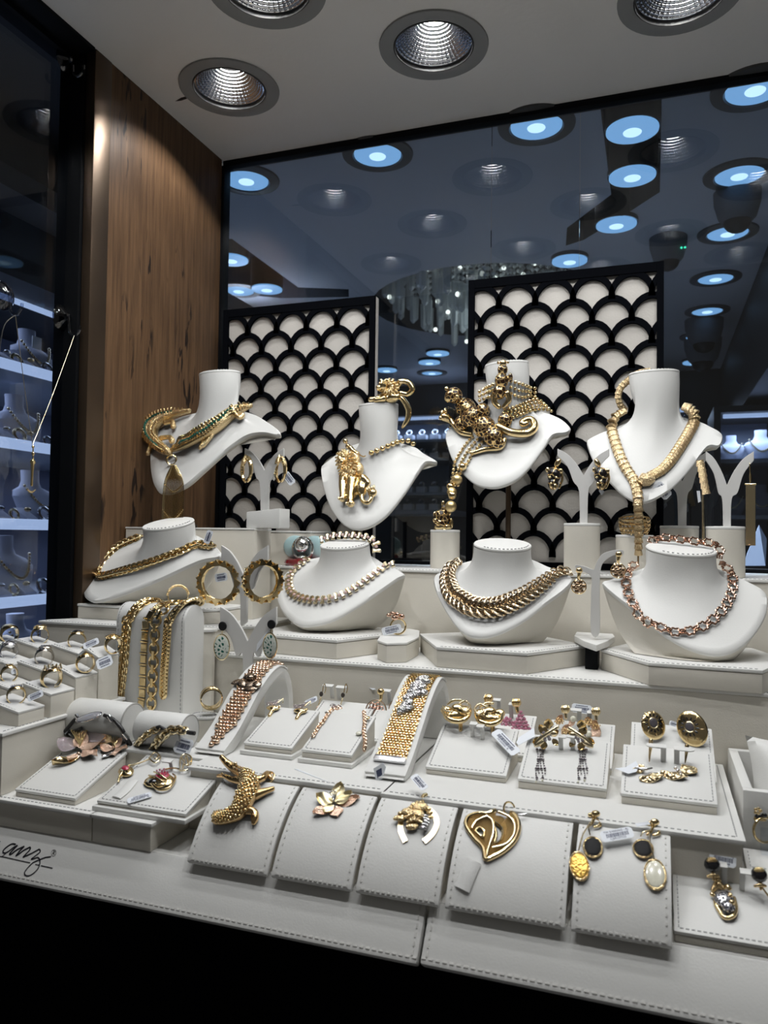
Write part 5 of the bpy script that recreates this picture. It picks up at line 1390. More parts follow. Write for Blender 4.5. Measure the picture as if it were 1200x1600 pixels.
# ================================================================== CUSHIONS AT THE LEFT
def cushion(label, pxl, pxr, py, y0, r, z0):
    a, b = PY(pxl, py, y0), PY(pxr, py, y0); c = Vector(((a.x+b.x)/2, y0, z0+r))
    t = thing('bracelet_cushion', label, 'cushion', (c.x, y0, z0), 'round bracelet cushions')
    L = b.x-a.x; M = T(a.x, y0, z0+r) @ R('Y', 90)
    MB().lathe([(r*.55, -.0005), (r*.93, 0), (r, .003), (r*1.02, L/2), (r, L-.003), (r*.93, L), (r*.55, L+.0005)], 32, M).build('leather_roll', LEATHER, t)
    MB().torus(r*.97, .0009, 32, 6, T(b.x-.0005, y0, z0+r) @ R('Y', 90)).build('seam_piping', SEAM, t)
    return t, c, r, a.x, b.x
t, cC, rC, xa_, xb_ = cushion('round ivory cushion at the left under the black cord bracelet', 120, 208, 1140, .760, .0225, ZC)
def rollS(c, r):
    def f(px, py):
        d = ray(px, py); o = CAM - c; A_ = d.y*d.y+d.z*d.z; B_ = o.y*d.y+o.z*d.z; C_ = o.y*o.y+o.z*o.z-r*r; D_ = B_*B_-A_*C_
        if D_ < 0: tt = -B_/A_
        else: tt = (-B_-math.sqrt(D_))/A_
        p = CAM + d*tt; return p, Vector((0, p.y-c.y, p.z-c.z)).normalized()
    return Surf(f)
rs = rollS(cC, rC)
zq = Z(0, 1080, .275)
bc = thing('cord_bracelet', 'black cord bracelet with a square gold and stone plaque, on the left cushion', 'bracelet', rs.at(*zq(530, 240)))
for l in ([(300, 290), (350, 240), (420, 225), (470, 205)], [(310, 270), (380, 215), (430, 165), (460, 148)], [(600, 140), (650, 160), (700, 210), (750, 290)], [(620, 150), (670, 175), (715, 230), (735, 300)]):
    MB().tube(spline([rs.at(*zq(x, y), .003) for x, y in l], 5), .0021, 8).build('black_cord', RUBBER, bc)
for x, y in ((452, 152), (640, 160), (725, 245), (415, 235)): 
    MB().tube([rs.at(*zq(x-12, y-14), .003), rs.at(*zq(x+12, y+14), .003)], .0028, 10).build('steel_collar', CHROME, bc)
n_ = Vector((0, -.72, .7)); pc = rs.at(*zq(535, 245), .006); MP = frame(pc, RIGHT, n_)
s = rs.px(*zq(535, 245))*.275
def quad(l, o=0): return [PP(*zq(x, y), pc+n_*o, n_) for x, y in l]
m = MB().prism(quad([(425, 290), (440, 215), (590, 175), (625, 205), (640, 292), (545, 312)], -.001), n_*.0022); m.build('gold_plaque', HAMG, bc, bevel=.0006)
m = MB().prism(quad([(465, 250), (570, 205), (590, 225), (600, 290), (520, 298)], .0012), n_*.0012); m.build('stone_square', PAVE, bc)
ptag(bc, zq(348, 208), zq(385, 200), 22, pc, (0, -1, .2))
wt = thing('clear_watch_case', 'clear grey plastic disc lying behind the cord bracelet plaque', 'trinket', rs.at(*zq(530, 140)))
mm = MB().ball((0,0,0), (70*s, 30*s, 9*s), 20, 8); MB().add(mm.v, mm.f, frame(rs.at(*zq(530, 150), .008), RIGHT, (0, -.5, .85)) @ R('Z', 14)).build('case', pmat('smoky_plastic', (.30, .30, .32), .08, coat=1), wt)
MB().torus(1, .07, 24, 6, frame(rs.at(*zq(530, 150), .008), RIGHT, (0, -.5, .85)) @ R('Z', 14) @ S(70*s, 31*s, 40*s)).build('case_rim', CHROME, wt)
t, cD, rD, _, _ = cushion('round ivory cushion under two yellow gold chain bracelets', 222, 296, 1160, .758, .0195, ZC)
rs2 = rollS(cD, rD)
for lb, l, lk in (('slim gold link bracelet with a black clasp block, left on its cushion', [(905, 215), (860, 232), (815, 262), (775, 300), (760, 330)], ovalink(.0078, .0062, .0014, 12, 6, PALE)),
              ('wide gold fancy link bracelet with a label, right on its cushion', [(1050, 225), (985, 222), (935, 250), (895, 290), (868, 340), (870, 385)], ovalink(.0096, .0082, .0018, 12, 6, PALE))):
    P = spline([rs2.at(*zq(x, y), .003) for x, y in l], 6); N = [rs2.n(*zq(*l[min(len(l)-1, i//6)])) for i in range(len(P))]
    b = thing('chain_bracelet', lb, 'bracelet', P[len(P)//2]); chain(b, pathpts(P, N, .0052), [lk], (35, -35))
    if 'slim' in lb: 
        MB().box((-.0052, -.0045, -.002), (.0052, .0045, .003), frame(P[-1], RIGHT, -FWD) @ T(0, -.006, 0)).build('black_block', JET, b, bevel=.0006); MB().tube([rs2.at(*zq(x, y), .003) for x, y in ((885, 212), (915, 205), (945, 220))], .0022, 8).build('black_end', RUBBER, b)
    else:
        pn = rs2.at(*zq(1000, 300), .008); ptag(b, zq(1043, 312), zq(1090, 325), 24, pn, (0.1, -.8, .5)); MB().tube([rs2.at(*zq(x, y), .003) for x, y in ((1050, 228), (1085, 236), (1115, 240))], .0024, 8).build('black_end', RUBBER, b)

# ================================================================== OVAL STAND WITH WIDE RING
c = PY(319, 1117, .80); h = c.z-ZC
t = thing('oval_ring_stand', 'stitched oval ivory ring stand beside the first bracelet ramp', 'ring stand', (c.x, .80, ZC)); r0 = 24*.80/F*1.04
M = T(c.x, .80, ZC+.0003)
MB().lathe([(r0, 0), (r0, h-.004)], 32, M, 1, .8).build('body', LEATHER_SHADED, t); MB().lathe([(r0*.99, h-.0036), (r0*1.02, h-.0026), (r0*1.02, h-.001), (r0*.97, h), (r0*.5, h+.0002)], 32, M, 1, .8).build('padded_top', LEATHER, t)
m = MB(); stitch(m, [M @ Vector((r0*.86*math.cos(2*PI*i/24), r0*.8*.86*math.sin(2*PI*i/24), h+.0001)) for i in range(25)], (0, 0, 1), .0042, .0025, .0008, .0005); m.build('stitching', THREAD, t, smooth=False, kind='stuff')
rn = thing('wide_gold_ring', 'wide gold ring of two crossing bands on the oval stand', 'ring', (c.x, .80, c.z))
s = .80/F*1.05; A = T(*PY(330, 1091, .80)) @ R('Z', 38) @ R('X', 90)
for a, wd in ((-10, 9), (10, 9)):
    m = MB(); rg_ = []
    for j in range(37):
        q_ = 2*PI*j/36; rg_.append([A @ R('X', a) @ Vector(((17+b_)*s*math.cos(q_), (17+b_)*s*math.sin(q_), w_*s)) for b_, w_ in ((0, -wd), (1.6, -wd*.9), (1.9, 0), (1.6, wd*.9), (0, wd), (-.4, 0))])
    m.loft(rg_); m.build('crossing_band', GOLD, rn, angle=50)

# ================================================================== ARCHED BRACELET RAMPS
def ramp(label, x0, x1, prof, y_end=.921):
    t = thing('bracelet_ramp', label, 'bracelet stand', ((x0+x1)/2, .83, ZC), 'arched bracelet ramps')
    o = spline([Vector((0, y, z)) for y, z in prof], 6); n = len(o); inn = []
    for i, p in enumerate(o):
        tg = (o[min(i+1, n-1)] - o[max(i-1, 0)]).normalized(); nn = Vector((0, -tg.z, tg.y)); nn = nn if nn.z > -.2 else nn; q_ = p - nn*.013; inn.append(Vector((0, q_.y, max(q_.z, ZC+.0003))))
    poly = [(x0, p.y, max(p.z, ZC+.0003)) for p in o] + [(x0, p.y, p.z) for p in inn[::-1]]
    MB().prism(poly, (x1-x0, 0, 0)).build('arched_body', LEATHER, t, bevel=.0014, angle=40)
    up_ = [(x0-.0008, p.y, p.z) for p in o] ; up2 = []
    for i, p in enumerate(o):
        tg = (o[min(i+1, n-1)] - o[max(i-1, 0)]).normalized(); up2.append((p.y + -tg.z*.0022, p.z + tg.y*.0022))
    k_ = int(n*.72)
    MB().prism([(x0-.0008, p.y, p.z) for p in o[1:k_]] + [(x0-.0008, y, z) for y, z in up2[1:k_][::-1]], (x1-x0+.0016, 0, 0)).build('padded_band', LEATHER, t, bevel=.0007, angle=40)
    V = []; Fc = []
    for y, z in up2: V += [Vector((x0-.02, y, z)), Vector((x1+.02, y, z))]
    for j in range(n-1): Fc.append((2*j, 2*j+1, 2*j+3, 2*j+2))
    path = [(Vector(((x0+x1)/2, y, z)), Vector((0, -(o[min(i+1, n-1)]-o[max(i-1, 0)]).normalized().z, (o[min(i+1, n-1)]-o[max(i-1, 0)]).normalized().y))) for i, (y, z) in enumerate(up2)]
    bv = BVHTree.FromPolygons(V, Fc)
    def f(px, py):
        d = ray(px, py).normalized(); h_ = bv.ray_cast(CAM, d)
        if h_[0] is None: return PY(px, py, .83), -FWD
        return h_[0], (h_[1] if h_[1].dot(d) < 0 else -h_[1])
    return t, path, Surf(f)
zr0 = ZC+.003
t, path1, R1 = ramp('arched ivory ramp carrying the rose gold flower bracelet', -.482, -.446, [(.744, zr0), (.775, EYE-.226), (.80, EYE-.208), (.83, EYE-.186), (.86, EYE-.171), (.885, EYE-.168), (.905, EYE-.180), (.917, EYE-.205), (.921, ZC)])
bw_ = .020
b1 = thing('rose_flower_bracelet', 'wide rose gold bead bracelet with a dark flower on the first arched ramp', 'bracelet', path1[20][0])
m = MB(); pp = pathpts([p for p, n in path1[2:36]], [n for p, n in path1[2:36]], .0050)
_r = random.Random(5)
for i, (p, n, tg) in enumerate(pp):
    hw = bw_/2*min(1, .35+i*.10)
    for j in range(-2, 3):
        cx_ = p + Vector((hw*j/2.2 + (.0022 if i % 2 else 0), 0, 0)) + n*.0022
        if abs(j) > 2*min(1, .4+i*.1): continue
        m.ball(cx_, (.0034, .0032, .0028), 8, 5)
        for q_ in range(3): m.ball(cx_ + n*.0018 + Vector((.0019*math.cos(q_*2.1+j), .0011*math.sin(q_*2.1), .0011*math.sin(q_*2.1+i))), .0010, 6, 4)
m.build('bead_band', ROSE, b1, kind='stuff')
zk = Z(290, 1020, .15833)
sculpt('dark_flower', pmat('oxidised_gold', (.34, .27, .21), .25, 1.0), b1, R1, ez(zk, .15833, [('e',640,330,110,70,22,26), ('e',560,330,70,50,34,20,40), ('e',510,310,60,36,30,12,-20), ('e',640,270,70,46,40,22), ('e',710,340,55,50,34,20,30), ('e',640,380,80,36,30,16), ('e',650,290,40,30,66,18), ('e',690,270,30,22,60,14)]))
MB().torus(1, .05, 26, 6, R1.M(*zk(625, 350), .003) @ S(.0125, .0085, .010)).build('flower_rim', PALE, b1)
MB().box((-.004, -.002, 0), (.004, .002, .002), frame(path1[3][0], RIGHT, path1[3][1])).build('clasp', ROSE, b1, bevel=.0005)
t, path2, R2 = ramp('arched ivory ramp carrying the mesh bracelet with silver nuggets', -.276, -.234, [(.734, zr0), (.765, EYE-.226), (.795, EYE-.206), (.825, EYE-.186), (.855, EYE-.171), (.88, EYE-.167), (.902, EYE-.180), (.916, EYE-.205), (.921, ZC)])
b2 = thing('mesh_bracelet', 'wide yellow gold mesh bracelet with silver nuggets on the second arched ramp', 'bracelet', path2[20][0])
pp = pathpts([p for p, n in path2[4:38]], [n for p, n in path2[4:38]], .0034)
m = MB(); hw = .0162
for i, (p, n, tg) in enumerate(pp):
    for j in range(9):
        x = -hw + 2*hw*(j+(.5 if i % 2 else 0))/9 + hw/18
        m.add(*(lambda mm: (mm.v, mm.f))(MB().ball((0,0,0), (.0021, .0014, .0014), 6, 4)), frame(p + Vector((x, 0, 0)) + n*.0016, (1, 0, .25*(1 if i % 2 else -1)), n))
m.build('woven_mesh', GOLD, b2, kind='stuff')
m = MB().loft([[p + Vector((x, 0, 0)) + n*.0006 for x in (-hw, hw)] for p, n, tg in pp], closed=False); m.build('mesh_backing', GOLDR, b2)
zr_ = Z(560, 1040, .23333)
nug = []
for x, y, a, b in ((430, 110, 55, 30), (395, 145, 55, 32), (370, 185, 50, 30), (420, 165, 45, 30), (340, 225, 48, 30), (385, 210, 50, 30), (330, 270, 50, 30), (300, 300, 45, 28), (340, 305, 40, 24), (290, 325, 35, 20), (455, 130, 35, 24), (440, 200, 32, 24)): nug.append(('e', x, y, a, b, 22, 24, -25))
sculpt('silver_nuggets', HAMS, b2, R2, ez(zr_, .23333, nug))
p, n, tg = pp[0]; MB().box((-.004, -hw*1.05, -.0005), (.003, hw*1.05, .0042), frame(p, -Vector(tg), n)).build('silver_clasp', SILV, b2, bevel=.0012)
pb = R2.at(*zr_(190, 690)); q4 = [PP(*zr_(x, y), pb + Vector((0, -.006, 0)), -FWD) for x, y in ((100, 690), (165, 650), (185, 680), (135, 850))]
tg_ = MB().prism(q4, FWD*.0003).build('price_tag', PAPER, b2, smooth=False)
MB().prism([PP(*zr_(x, y), pb + Vector((0, -.0062, 0)), -FWD) for x, y in ((118, 705), (155, 685), (160, 730), (128, 755))], FWD*.0001).build('barcode', INK, tg_, smooth=False)
# ================================================================== JEWELLERY ON THE TRAYS AND PADS
def petals(name, mat, parent, sf, z, kk, items, th=1.6, label=None):
    """thin curved petals / leaves: (x, y, angle, length, width, lift, curl, cup) from the base pixel outwards, all in crop units"""
    m = MB()
    for x, y, ang, L, Wd, off, curl, cup in items:
        X, Y = z(x, y); s = sf.px(X, Y)*kk; M = sf.M(X, Y, off*s, ang)
        g = []
        NU, NV = 7, 4
        for lay in (0, 1):
            for i in range(NU+1):
                u = i/NU; hw = Wd*.5*(math.sin(PI*min(1, u*.96+.04))**.75)+.4
                for j in range(-NV, NV+1):
                    v = j/NV; g.append(M @ (Vector((L*u, hw*v, curl*u*u + cup*v*v*(.3+.7*u) + (.06*L*math.sin(5*u+3*v) if curl > 0 else 0) - th*lay))*s))
        r = 2*NV+1; n0 = (NU+1)*r; fs = []
        for lay in (0, 1):
            for i in range(NU):
                for j in range(r-1):
                    a = lay*n0+i*r+j; fs.append((a, a+1, a+r+1, a+r) if lay == 0 else (a+r, a+r+1, a+1, a))
        for i in range(NU): fs += [(i*r, (i+1)*r, n0+(i+1)*r, n0+i*r), (i*r+r-1, n0+i*r+r-1, n0+(i+1)*r+r-1, (i+1)*r+r-1)]
        for j in range(r-1): fs.append((NU*r+j, NU*r+j+1, n0+NU*r+j+1, n0+NU*r+j))
        m.add(g, fs)
    return m.build(name, mat, parent, angle=70, label=label)
def dots(name, mat, parent, sf, z, kk, pts, kind='stuff'):
    m = MB()
    for x, y, r, off in pts:
        X, Y = z(x, y); s = sf.px(X, Y)*kk; m.ball(sf.at(X, Y, off*s), r*s, 7, 5)
    return m.build(name, mat, parent, kind=kind)
def scat(cx, cy, rx, ry, n, r, off, seed=1, dome=0):
    g = random.Random(seed); out = []
    for i in range(n):
        q = 2.39996*i; d = math.sqrt((i+.5)/n); out.append((cx+rx*d*math.cos(q), cy+ry*d*math.sin(q), r*g.uniform(.8, 1.15), off + dome*(1-d*d)))
    return out
def tab(tr, sf, x, y, side, h=.012, w=.0042, flap=.011, dx=0.0):
    """bent earring tab: an upright strip standing on the tray with a rounded flap on top, parted of the tray"""
    p = sf.at(x, y); n = Vector((0, -.25, .97)).normalized(); M = frame(p, (1, 0, 0), n)
    m = MB().box((-w/2, -.0006, -.001), (w/2, .0006, h), M)
    fl = [(side*-w/2, 0), (side*flap*.75, 0), (side*flap*.95, .0016), (side*flap, .0035), (side*flap*.95, .0054), (side*flap*.75, .007), (side*-w/2, .007)]
    m.prism([M @ Vector((a, b-.0035, h)) for a, b in fl], M.to_3x3() @ Vector((0, 0, .0011)))
    m.build('earring_tab', LEATHER, tr, bevel=.0002)
def posN(sf, x, y, off): return sf.at(x, y, off)
zt = Z(370, 1040, .21667); zn = Z(560, 1040, .23333); z6t = Z(800, 1080, .16667); z7t = Z(950, 1080, .20833); z8t = Z(1040, 1240, .1624)
kq, kt, kn, k6, k7, k8 = .275, .21667, .23333, .16667, .20833, .1624
# --- red-gold ball ring
r = thing('round_cluster_ring', 'dark red gold ring with a round prickly cluster head at the far left', 'ring', s0.at(20, 1172))
sculpt('cluster_core', ROSED, r, s0, [('e', 20, 1168, 20, 19, 22, 18), ('e', -8, 1180, 16, 12, 14, 12)])
dots('prickly_beads', ROSED, r, s0, lambda x, y: (x, y), 1, [(20+19*math.cos(2.4*i)*math.sqrt(i/70), 1168+18*math.sin(2.4*i)*math.sqrt(i/70), 2.2, 23+17*math.sqrt(max(0, 1-i/70))) for i in range(70)] + [(-8+15*math.cos(2.4*i)*math.sqrt(i/30), 1180+11*math.sin(2.4*i)*math.sqrt(i/30), 2.2, 16+11*math.sqrt(max(0, 1-i/30))) for i in range(30)])
sculpt('band', ROSED, r, s0, [('t', [(18, 1180, 2, 3), (20, 1190, 4, 3.5), (24, 1184, 10, 3)])])
# --- rose gold flowers
f1 = thing('flower_ring', 'large rose gold flower ring with one sparkling petal, on its tray', 'ring', s1.at(*zq(460, 360)))
petals('petals', HAMR, f1, s1, zq, kq, [(460, 345, 25, 150, 110, 26, 12, 16), (450, 345, 95, 110, 90, 30, 22, 12), (470, 365, -25, 120, 80, 22, 4, 14), (440, 375, -110, 70, 60, 22, 4, 10)])
petals('stone_petal', PAVE, f1, s1, zq, kq, [(440, 345, 160, 125, 110, 28, 24, 14)], label='pink stone-set petal')
petals('gold_petal', GOLD, f1, s1, zq, kq, [(455, 385, 205, 145, 70, 14, 6, 16)], label='polished yellow gold petal')
sculpt('stamens', GOLD, f1, s1, ez(zq, kq, [('t', [(462, 340, 34, 4), (462+d*14, 300-abs(d)*6, 62, 3)]) for d in (-3, -2, -1, 0, 1, 2, 3)] + [('e', 462+d*14, 298-abs(d)*6, 6, 6, 64, 6) for d in (-3, -2, -1, 0, 1, 2, 3)]), kind='stuff')
sculpt('shank', ROSE, f1, s1, ez(zq, kq, [('t', [(440, 385, 4, 12), (450, 375, 22, 12)])]))
f2 = thing('flower_ring', 'smaller two-tone gold flower ring behind the large rose gold one', 'ring', s1.at(*zq(645, 350)))
petals('petals', HAMR, f2, s1, zq, kq, [(640, 345, 160, 80, 60, 14, 10, 10), (645, 340, 60, 70, 55, 20, 14, 10), (655, 345, 0, 75, 50, 14, 8, 10), (645, 355, -60, 50, 50, 12, 2, 8)])
petals('white_petal', SILV, f2, s1, zq, kq, [(635, 360, -130, 60, 40, 10, 2, 8)])
sculpt('stamens', GOLD, f2, s1, ez(zq, kq, [('t', [(655, 335, 22, 4), (655+d*16, 300-abs(d)*4, 46, 3)]) for d in (-2, -1, 0, 1, 2)]), kind='stuff')
# --- pink enamel drops with open wire tops
for lb, c, sc_, wires, tg in (('slim pink enamel drop earring with a long gold wire, left on its tray', (718, 468), (34, 52, -42), [[(745, 440), (800, 425), (850, 405)], [(850, 400), (885, 365), (915, 395), (885, 425), (850, 400)], [(865, 385), (890, 405), (905, 380)]], None),
                            ('rounded pink and gold drop earring with an open wire top, right on its tray', (905, 520), (74, 58, 10), [[(930, 465), (985, 455), (1025, 462)], [(1025, 470), (1030, 395), (1060, 375), (1092, 400), (1075, 460), (1025, 470)], [(1035, 395), (1060, 440), (1088, 405)], [(1040, 460), (1062, 385), (1075, 455)]], 1)):
    e = thing('pink_drop_earring', lb, 'earring', s2.at(*zq(*c)), 'pink enamel drop earrings')
    sculpt('gold_setting', GOLD, e, s2, ez(zq, kq, [('e', c[0], c[1], sc_[0]*1.2, sc_[1]*1.15, 14, 16, sc_[2])] + ([('t', [(860, 540, 22, 8), (905, 575, 20, 9), (965, 565, 20, 9), (1000, 510, 22, 7), (985, 490, 24, 4)])] if tg else [('t', [(675, 525, 14, 6), (690, 490, 20, 8), (740, 440, 22, 6)])])))
    sculpt('pink_enamel', REDE, e, s2, ez(zq, kq, [('e', c[0]+(18 if tg else -2), c[1]-(18 if tg else 8), sc_[0]*.62, sc_[1]*.62, 24, 13, sc_[2])]))
    if tg:
        dots('small_stones', PINK, e, s2, zq, kq, scat(925, 495, 34, 26, 14, 6, 36), None)
        sculpt('dark_shell', JET, e, s2, ez(zq, kq, [('e', 872, 532, 28, 26, 22, 14)]))
        sculpt('gold_scrolls', PALE, e, s2, ez(zq, kq, [('t', [(850, 500, 24, 5), (890, 520, 38, 5), (930, 540, 28, 5)]), ('t', [(880, 485, 30, 5), (915, 510, 42, 5), (950, 525, 28, 5)])]))
    for wv in wires: MB().tube(spline([s2.at(*zq(x, y), .004) for x, y in wv], 5), .0009, 6).build('wire', PALE, e)
    if tg: ptag(e, zq(793, 605), zq(862, 585), 15, s2.at(*zq(800, 600), .002), s2.n(*zq(800, 600)), 'CJER107525', 'TW EARRING - RJ')
tab(t2, s2, *zq(975, 448), -1, .010)
# --- stone-set leaf earrings
for lb, dx, dy in (('stone-set leaf earring on the left of its tray', 0, 0), ('stone-set leaf earring on the right of its tray, label behind', 197, 20)):
    e = thing('leaf_earring', lb, 'earring', s3.at(*zt(270+dx, 335+dy)), 'stone-set leaf earrings')
    petals('stone_leaf', PAVE, e, s3, zt, kt, [(215+dx, 305+dy, 14, 125, 62, 34, 8, -8)]); sculpt('gold_base', GOLD, e, s3, ez(zt, kt, [('e', 262+dx, 322+dy, 52, 26, 18, 16, 18), ('t', [(235+dx, 365+dy, 4, 14), (260+dx, 340+dy, 18, 12), (310+dx, 315+dy, 22, 10)])]))
    MB().tube([s3.at(*zt(300+dx, 300+dy), .006), s3.at(*zt(340+dx, 275+dy), .007), s3.at(*zt(335+dx, 290+dy), .004)], .0009, 6).build('clip', PALE, e)
ptag(e, zt(535, 255), zt(580, 235), 12, s3.at(*zt(520, 290), .004), (-.2, -.6, .75))
# --- hooked tabs with dangling stones
for j, (tx, ty, sd, lb) in enumerate(((690, 232, -1, 'dangling earring of dark disc and stone on the left hooked tab'), (738, 240, 1, 'dangling earring of dark disc and stone on the right hooked tab'))):
    tab(b4, r4, *zt(tx, ty), sd, .016, .005, .0125)
    e = thing('dangle_earring', lb, 'earring', r4.at(*zt(tx, ty)), 'stone dangle earrings')
    pl = planeS(r4.at(*zt(tx, ty)) + Vector((0, -.010, .004)), (0, -1, .25)); x0 = 612 if j == 0 else 768; d = 0 if j == 0 else 8
    MB().tube(spline([pl.at(*zt(x, y)) for x, y in ((x0+5, 195), (x0+12, 150), (x0+22, 132), (x0+30, 165), (x0+22, 200))], 5), .0006, 6).build('ear_wire', GOLD, e)
    sculpt('dark_disc', pmat('smoky_stone', (.05, .04, .035), .1, coat=1), e, pl, ez(zt, kt, [('e', x0-2, 205+d, 16, 18, 3, 4)]))
    dots('chain_beads', PALE, e, pl, zt, kt, [(x0-4-3*i, 228+d+11*i, 6, 4) for i in range(6)], None)
    sculpt('stone_drop', CHROME if j else HAMR, e, pl, ez(zt, kt, [('e', x0-20, 305+d-(12 if j else 0), 20, 15, 6, 9)]))
# --- pendant chain on the tray in front
e = thing('station_pendant_chain', 'rose gold chain with oval stones lying along the left edge of its tray', 'pendant', s4.at(*zt(620, 420)))
lkr = ovalink(.0048, .0036, .0008, 10, 5, ROSE)
P = spline([s4.at(*zt(x, y), .002) for x, y in ((745, 318), (700, 320), (660, 358), (630, 405), (590, 455), (552, 520))], 8); chain(e, pathpts(P, [s4.n(600, 1130)]*len(P), .0034), [lkr], (20, -50))
sculpt('oval_stones', pmat('grey_brown_stone', (.16, .14, .12), .12, coat=1), e, s4, ez(zt, kt, [('e', 655, 352, 24, 14, 12, 8, 30), ('e', 580, 468, 18, 11, 12, 7, 40), ('e', 555, 512, 22, 11, 12, 7, 40)]), kind='stuff')
sculpt('silver_stones', PAVE, e, s4, ez(zt, kt, [('e', 695, 310, 26, 24, 20, 14, 60), ('e', 740, 305, 18, 16, 14, 10)]), kind='stuff')
c = thing('charm_drop', 'gold and pale stone charm drop hanging over the right edge of its tray', 'pendant', s4.at(*zt(925, 420)))
P = spline([s4.at(*zt(x, y), .003) for x, y in ((920, 355), (925, 420), (918, 490), (928, 560), (922, 620))], 6); chain(c, pathpts(P, [Vector((.3, -.8, .4))]*len(P), .0032), [lkr], (20, -50))
sculpt('gold_charm', GOLD, c, s4, ez(zt, kt, [('e', 942, 396, 22, 20, 22, 10), ('e', 920, 365, 10, 12, 24, 8)]), kind='stuff'); sculpt('pale_stone', PEARL, c, s4, ez(zt, kt, [('e', 882, 500, 24, 20, 14, 12)]))
# --- filigree discs
for lb, cx, cy, rx, ry in (('round openwork disc earring hung from a tab, left of the mesh ramp', 1003, 325, 78, 74), ('round openwork disc earring half hidden by the mesh ramp', 1140, 325, 46, 72)):
    tab(b4b, r4b, *zt(cx+100, cy-55), -1, .016, .005, .012)
    pl = planeS(r4b.at(*zt(cx+60, cy-40)) + Vector((0, -.008, .002)), (0, -1, .3)); e = thing('disc_earring', lb, 'earring', pl.at(*zt(cx, cy+70)), 'openwork disc earrings')
    s = pl.px(*zt(cx, cy))*kt; M = pl.M(*zt(cx, cy))
    MB().torus(1, .07, 30, 6, M @ S(rx*s, ry*s, 50*s)).build('disc_rim', ROSE, e)
    m = MB(); g = random.Random(cx)
    for i in range(16):
        q = 2.4*i; d = .72*math.sqrt((i+.5)/16); m.torus(.20, .055, 12, 5, M @ S(rx*s, ry*s, 50*s) @ T(d*math.cos(q), d*math.sin(q), 0))
    m.build('openwork', ROSED, e, kind='stuff')
    sculpt('gold_ball', GOLD, e, pl, ez(zt, kt, [('e', cx+38, cy-135, 28, 26, 10, 22), ('t', [(cx+40, cy-110, 8, 14), (cx+38, cy-85, 8, 12), (cx+30, cy-70, 4, 8)])]))
p = [r4b.at(*zt(x, y), .008) for x, y in ((880, 162), (960, 170), (1008, 212), (985, 215), (940, 190))]; MB().prism(p, (0, 0, .0003)).build('price_tag', PAPER, e, smooth=False)
# --- gold knots
for lb, cx, cy, fx in (('polished gold knot earring on the left of its tray', 665, 325, 1), ('polished gold knot earring on the right of its tray, with a label', 880, 345, -1)):
    e = thing('knot_earring', lb, 'earring', s5.at(*zn(cx, cy+110)), 'gold knot earrings')
    of = 70
    yy = cy + 75
    sculpt('knot', GOLD, e, s5, ez(zn, kn, [('e', cx, yy, 92, 34, of, 34, 4), ('e', cx-70*fx, yy-28, 40, 32, of+14, 30), ('t', [(cx-90, yy-20, of+20, 12), (cx-60, yy+30, of+20, 18), (cx+10, yy+46, of+14, 20), (cx+70, yy+26, of+20, 17), (cx+95, yy-25, of+24, 12)]), ('e', cx+50*fx, yy-12, 48, 40, of+34, 26), ('e', cx+5, yy-22, 42, 34, of+44, 22)]), vox=.0010)
    sculpt('scroll_ridges', PALE, e, s5, ez(zn, kn, [('t', [(cx+20*fx, yy-40, of+50, 7), (cx+60*fx, yy-50, of+60, 9), (cx+92*fx, yy-18, of+60, 9), (cx+66*fx, yy+18, of+60, 9), (cx+30*fx, yy-2, of+66, 7)]), ('t', [(cx-60, yy-55, of+30, 7), (cx-20, yy-66, of+46, 10), (cx+30, yy-64, of+50, 8)]), ('t', [(cx-90, yy-35, of+38, 6), (cx-72, yy+2, of+46, 8), (cx-30, yy+14, of+50, 8)])]))
    sculpt('clip_post', GOLDR, e, s5, ez(zn, kn, [('t', [(cx+20, cy+112, 4, 12), (cx+20, cy+92, 34, 16), (cx+14, cy+80, 60, 18)])]))
    tab(t5, s5, *zn(cx+100*fx if fx > 0 else cx-48, cy+150), fx, .015, .0045, .006)
ptag(e, zn(985, 512), zn(1060, 590), 17, s5.at(*zn(1000, 560), .010), (-.15, -.5, .85), None, 'TW EARRING - RJ')
p = [s5.at(*zn(x, y), .010) for x, y in ((1080, 535), (1180, 470), (1185, 530), (1075, 590), (1060, 570))]; MB().prism(p, (0, 0, .0003)).build('price_tag', PAPER, e, smooth=False)
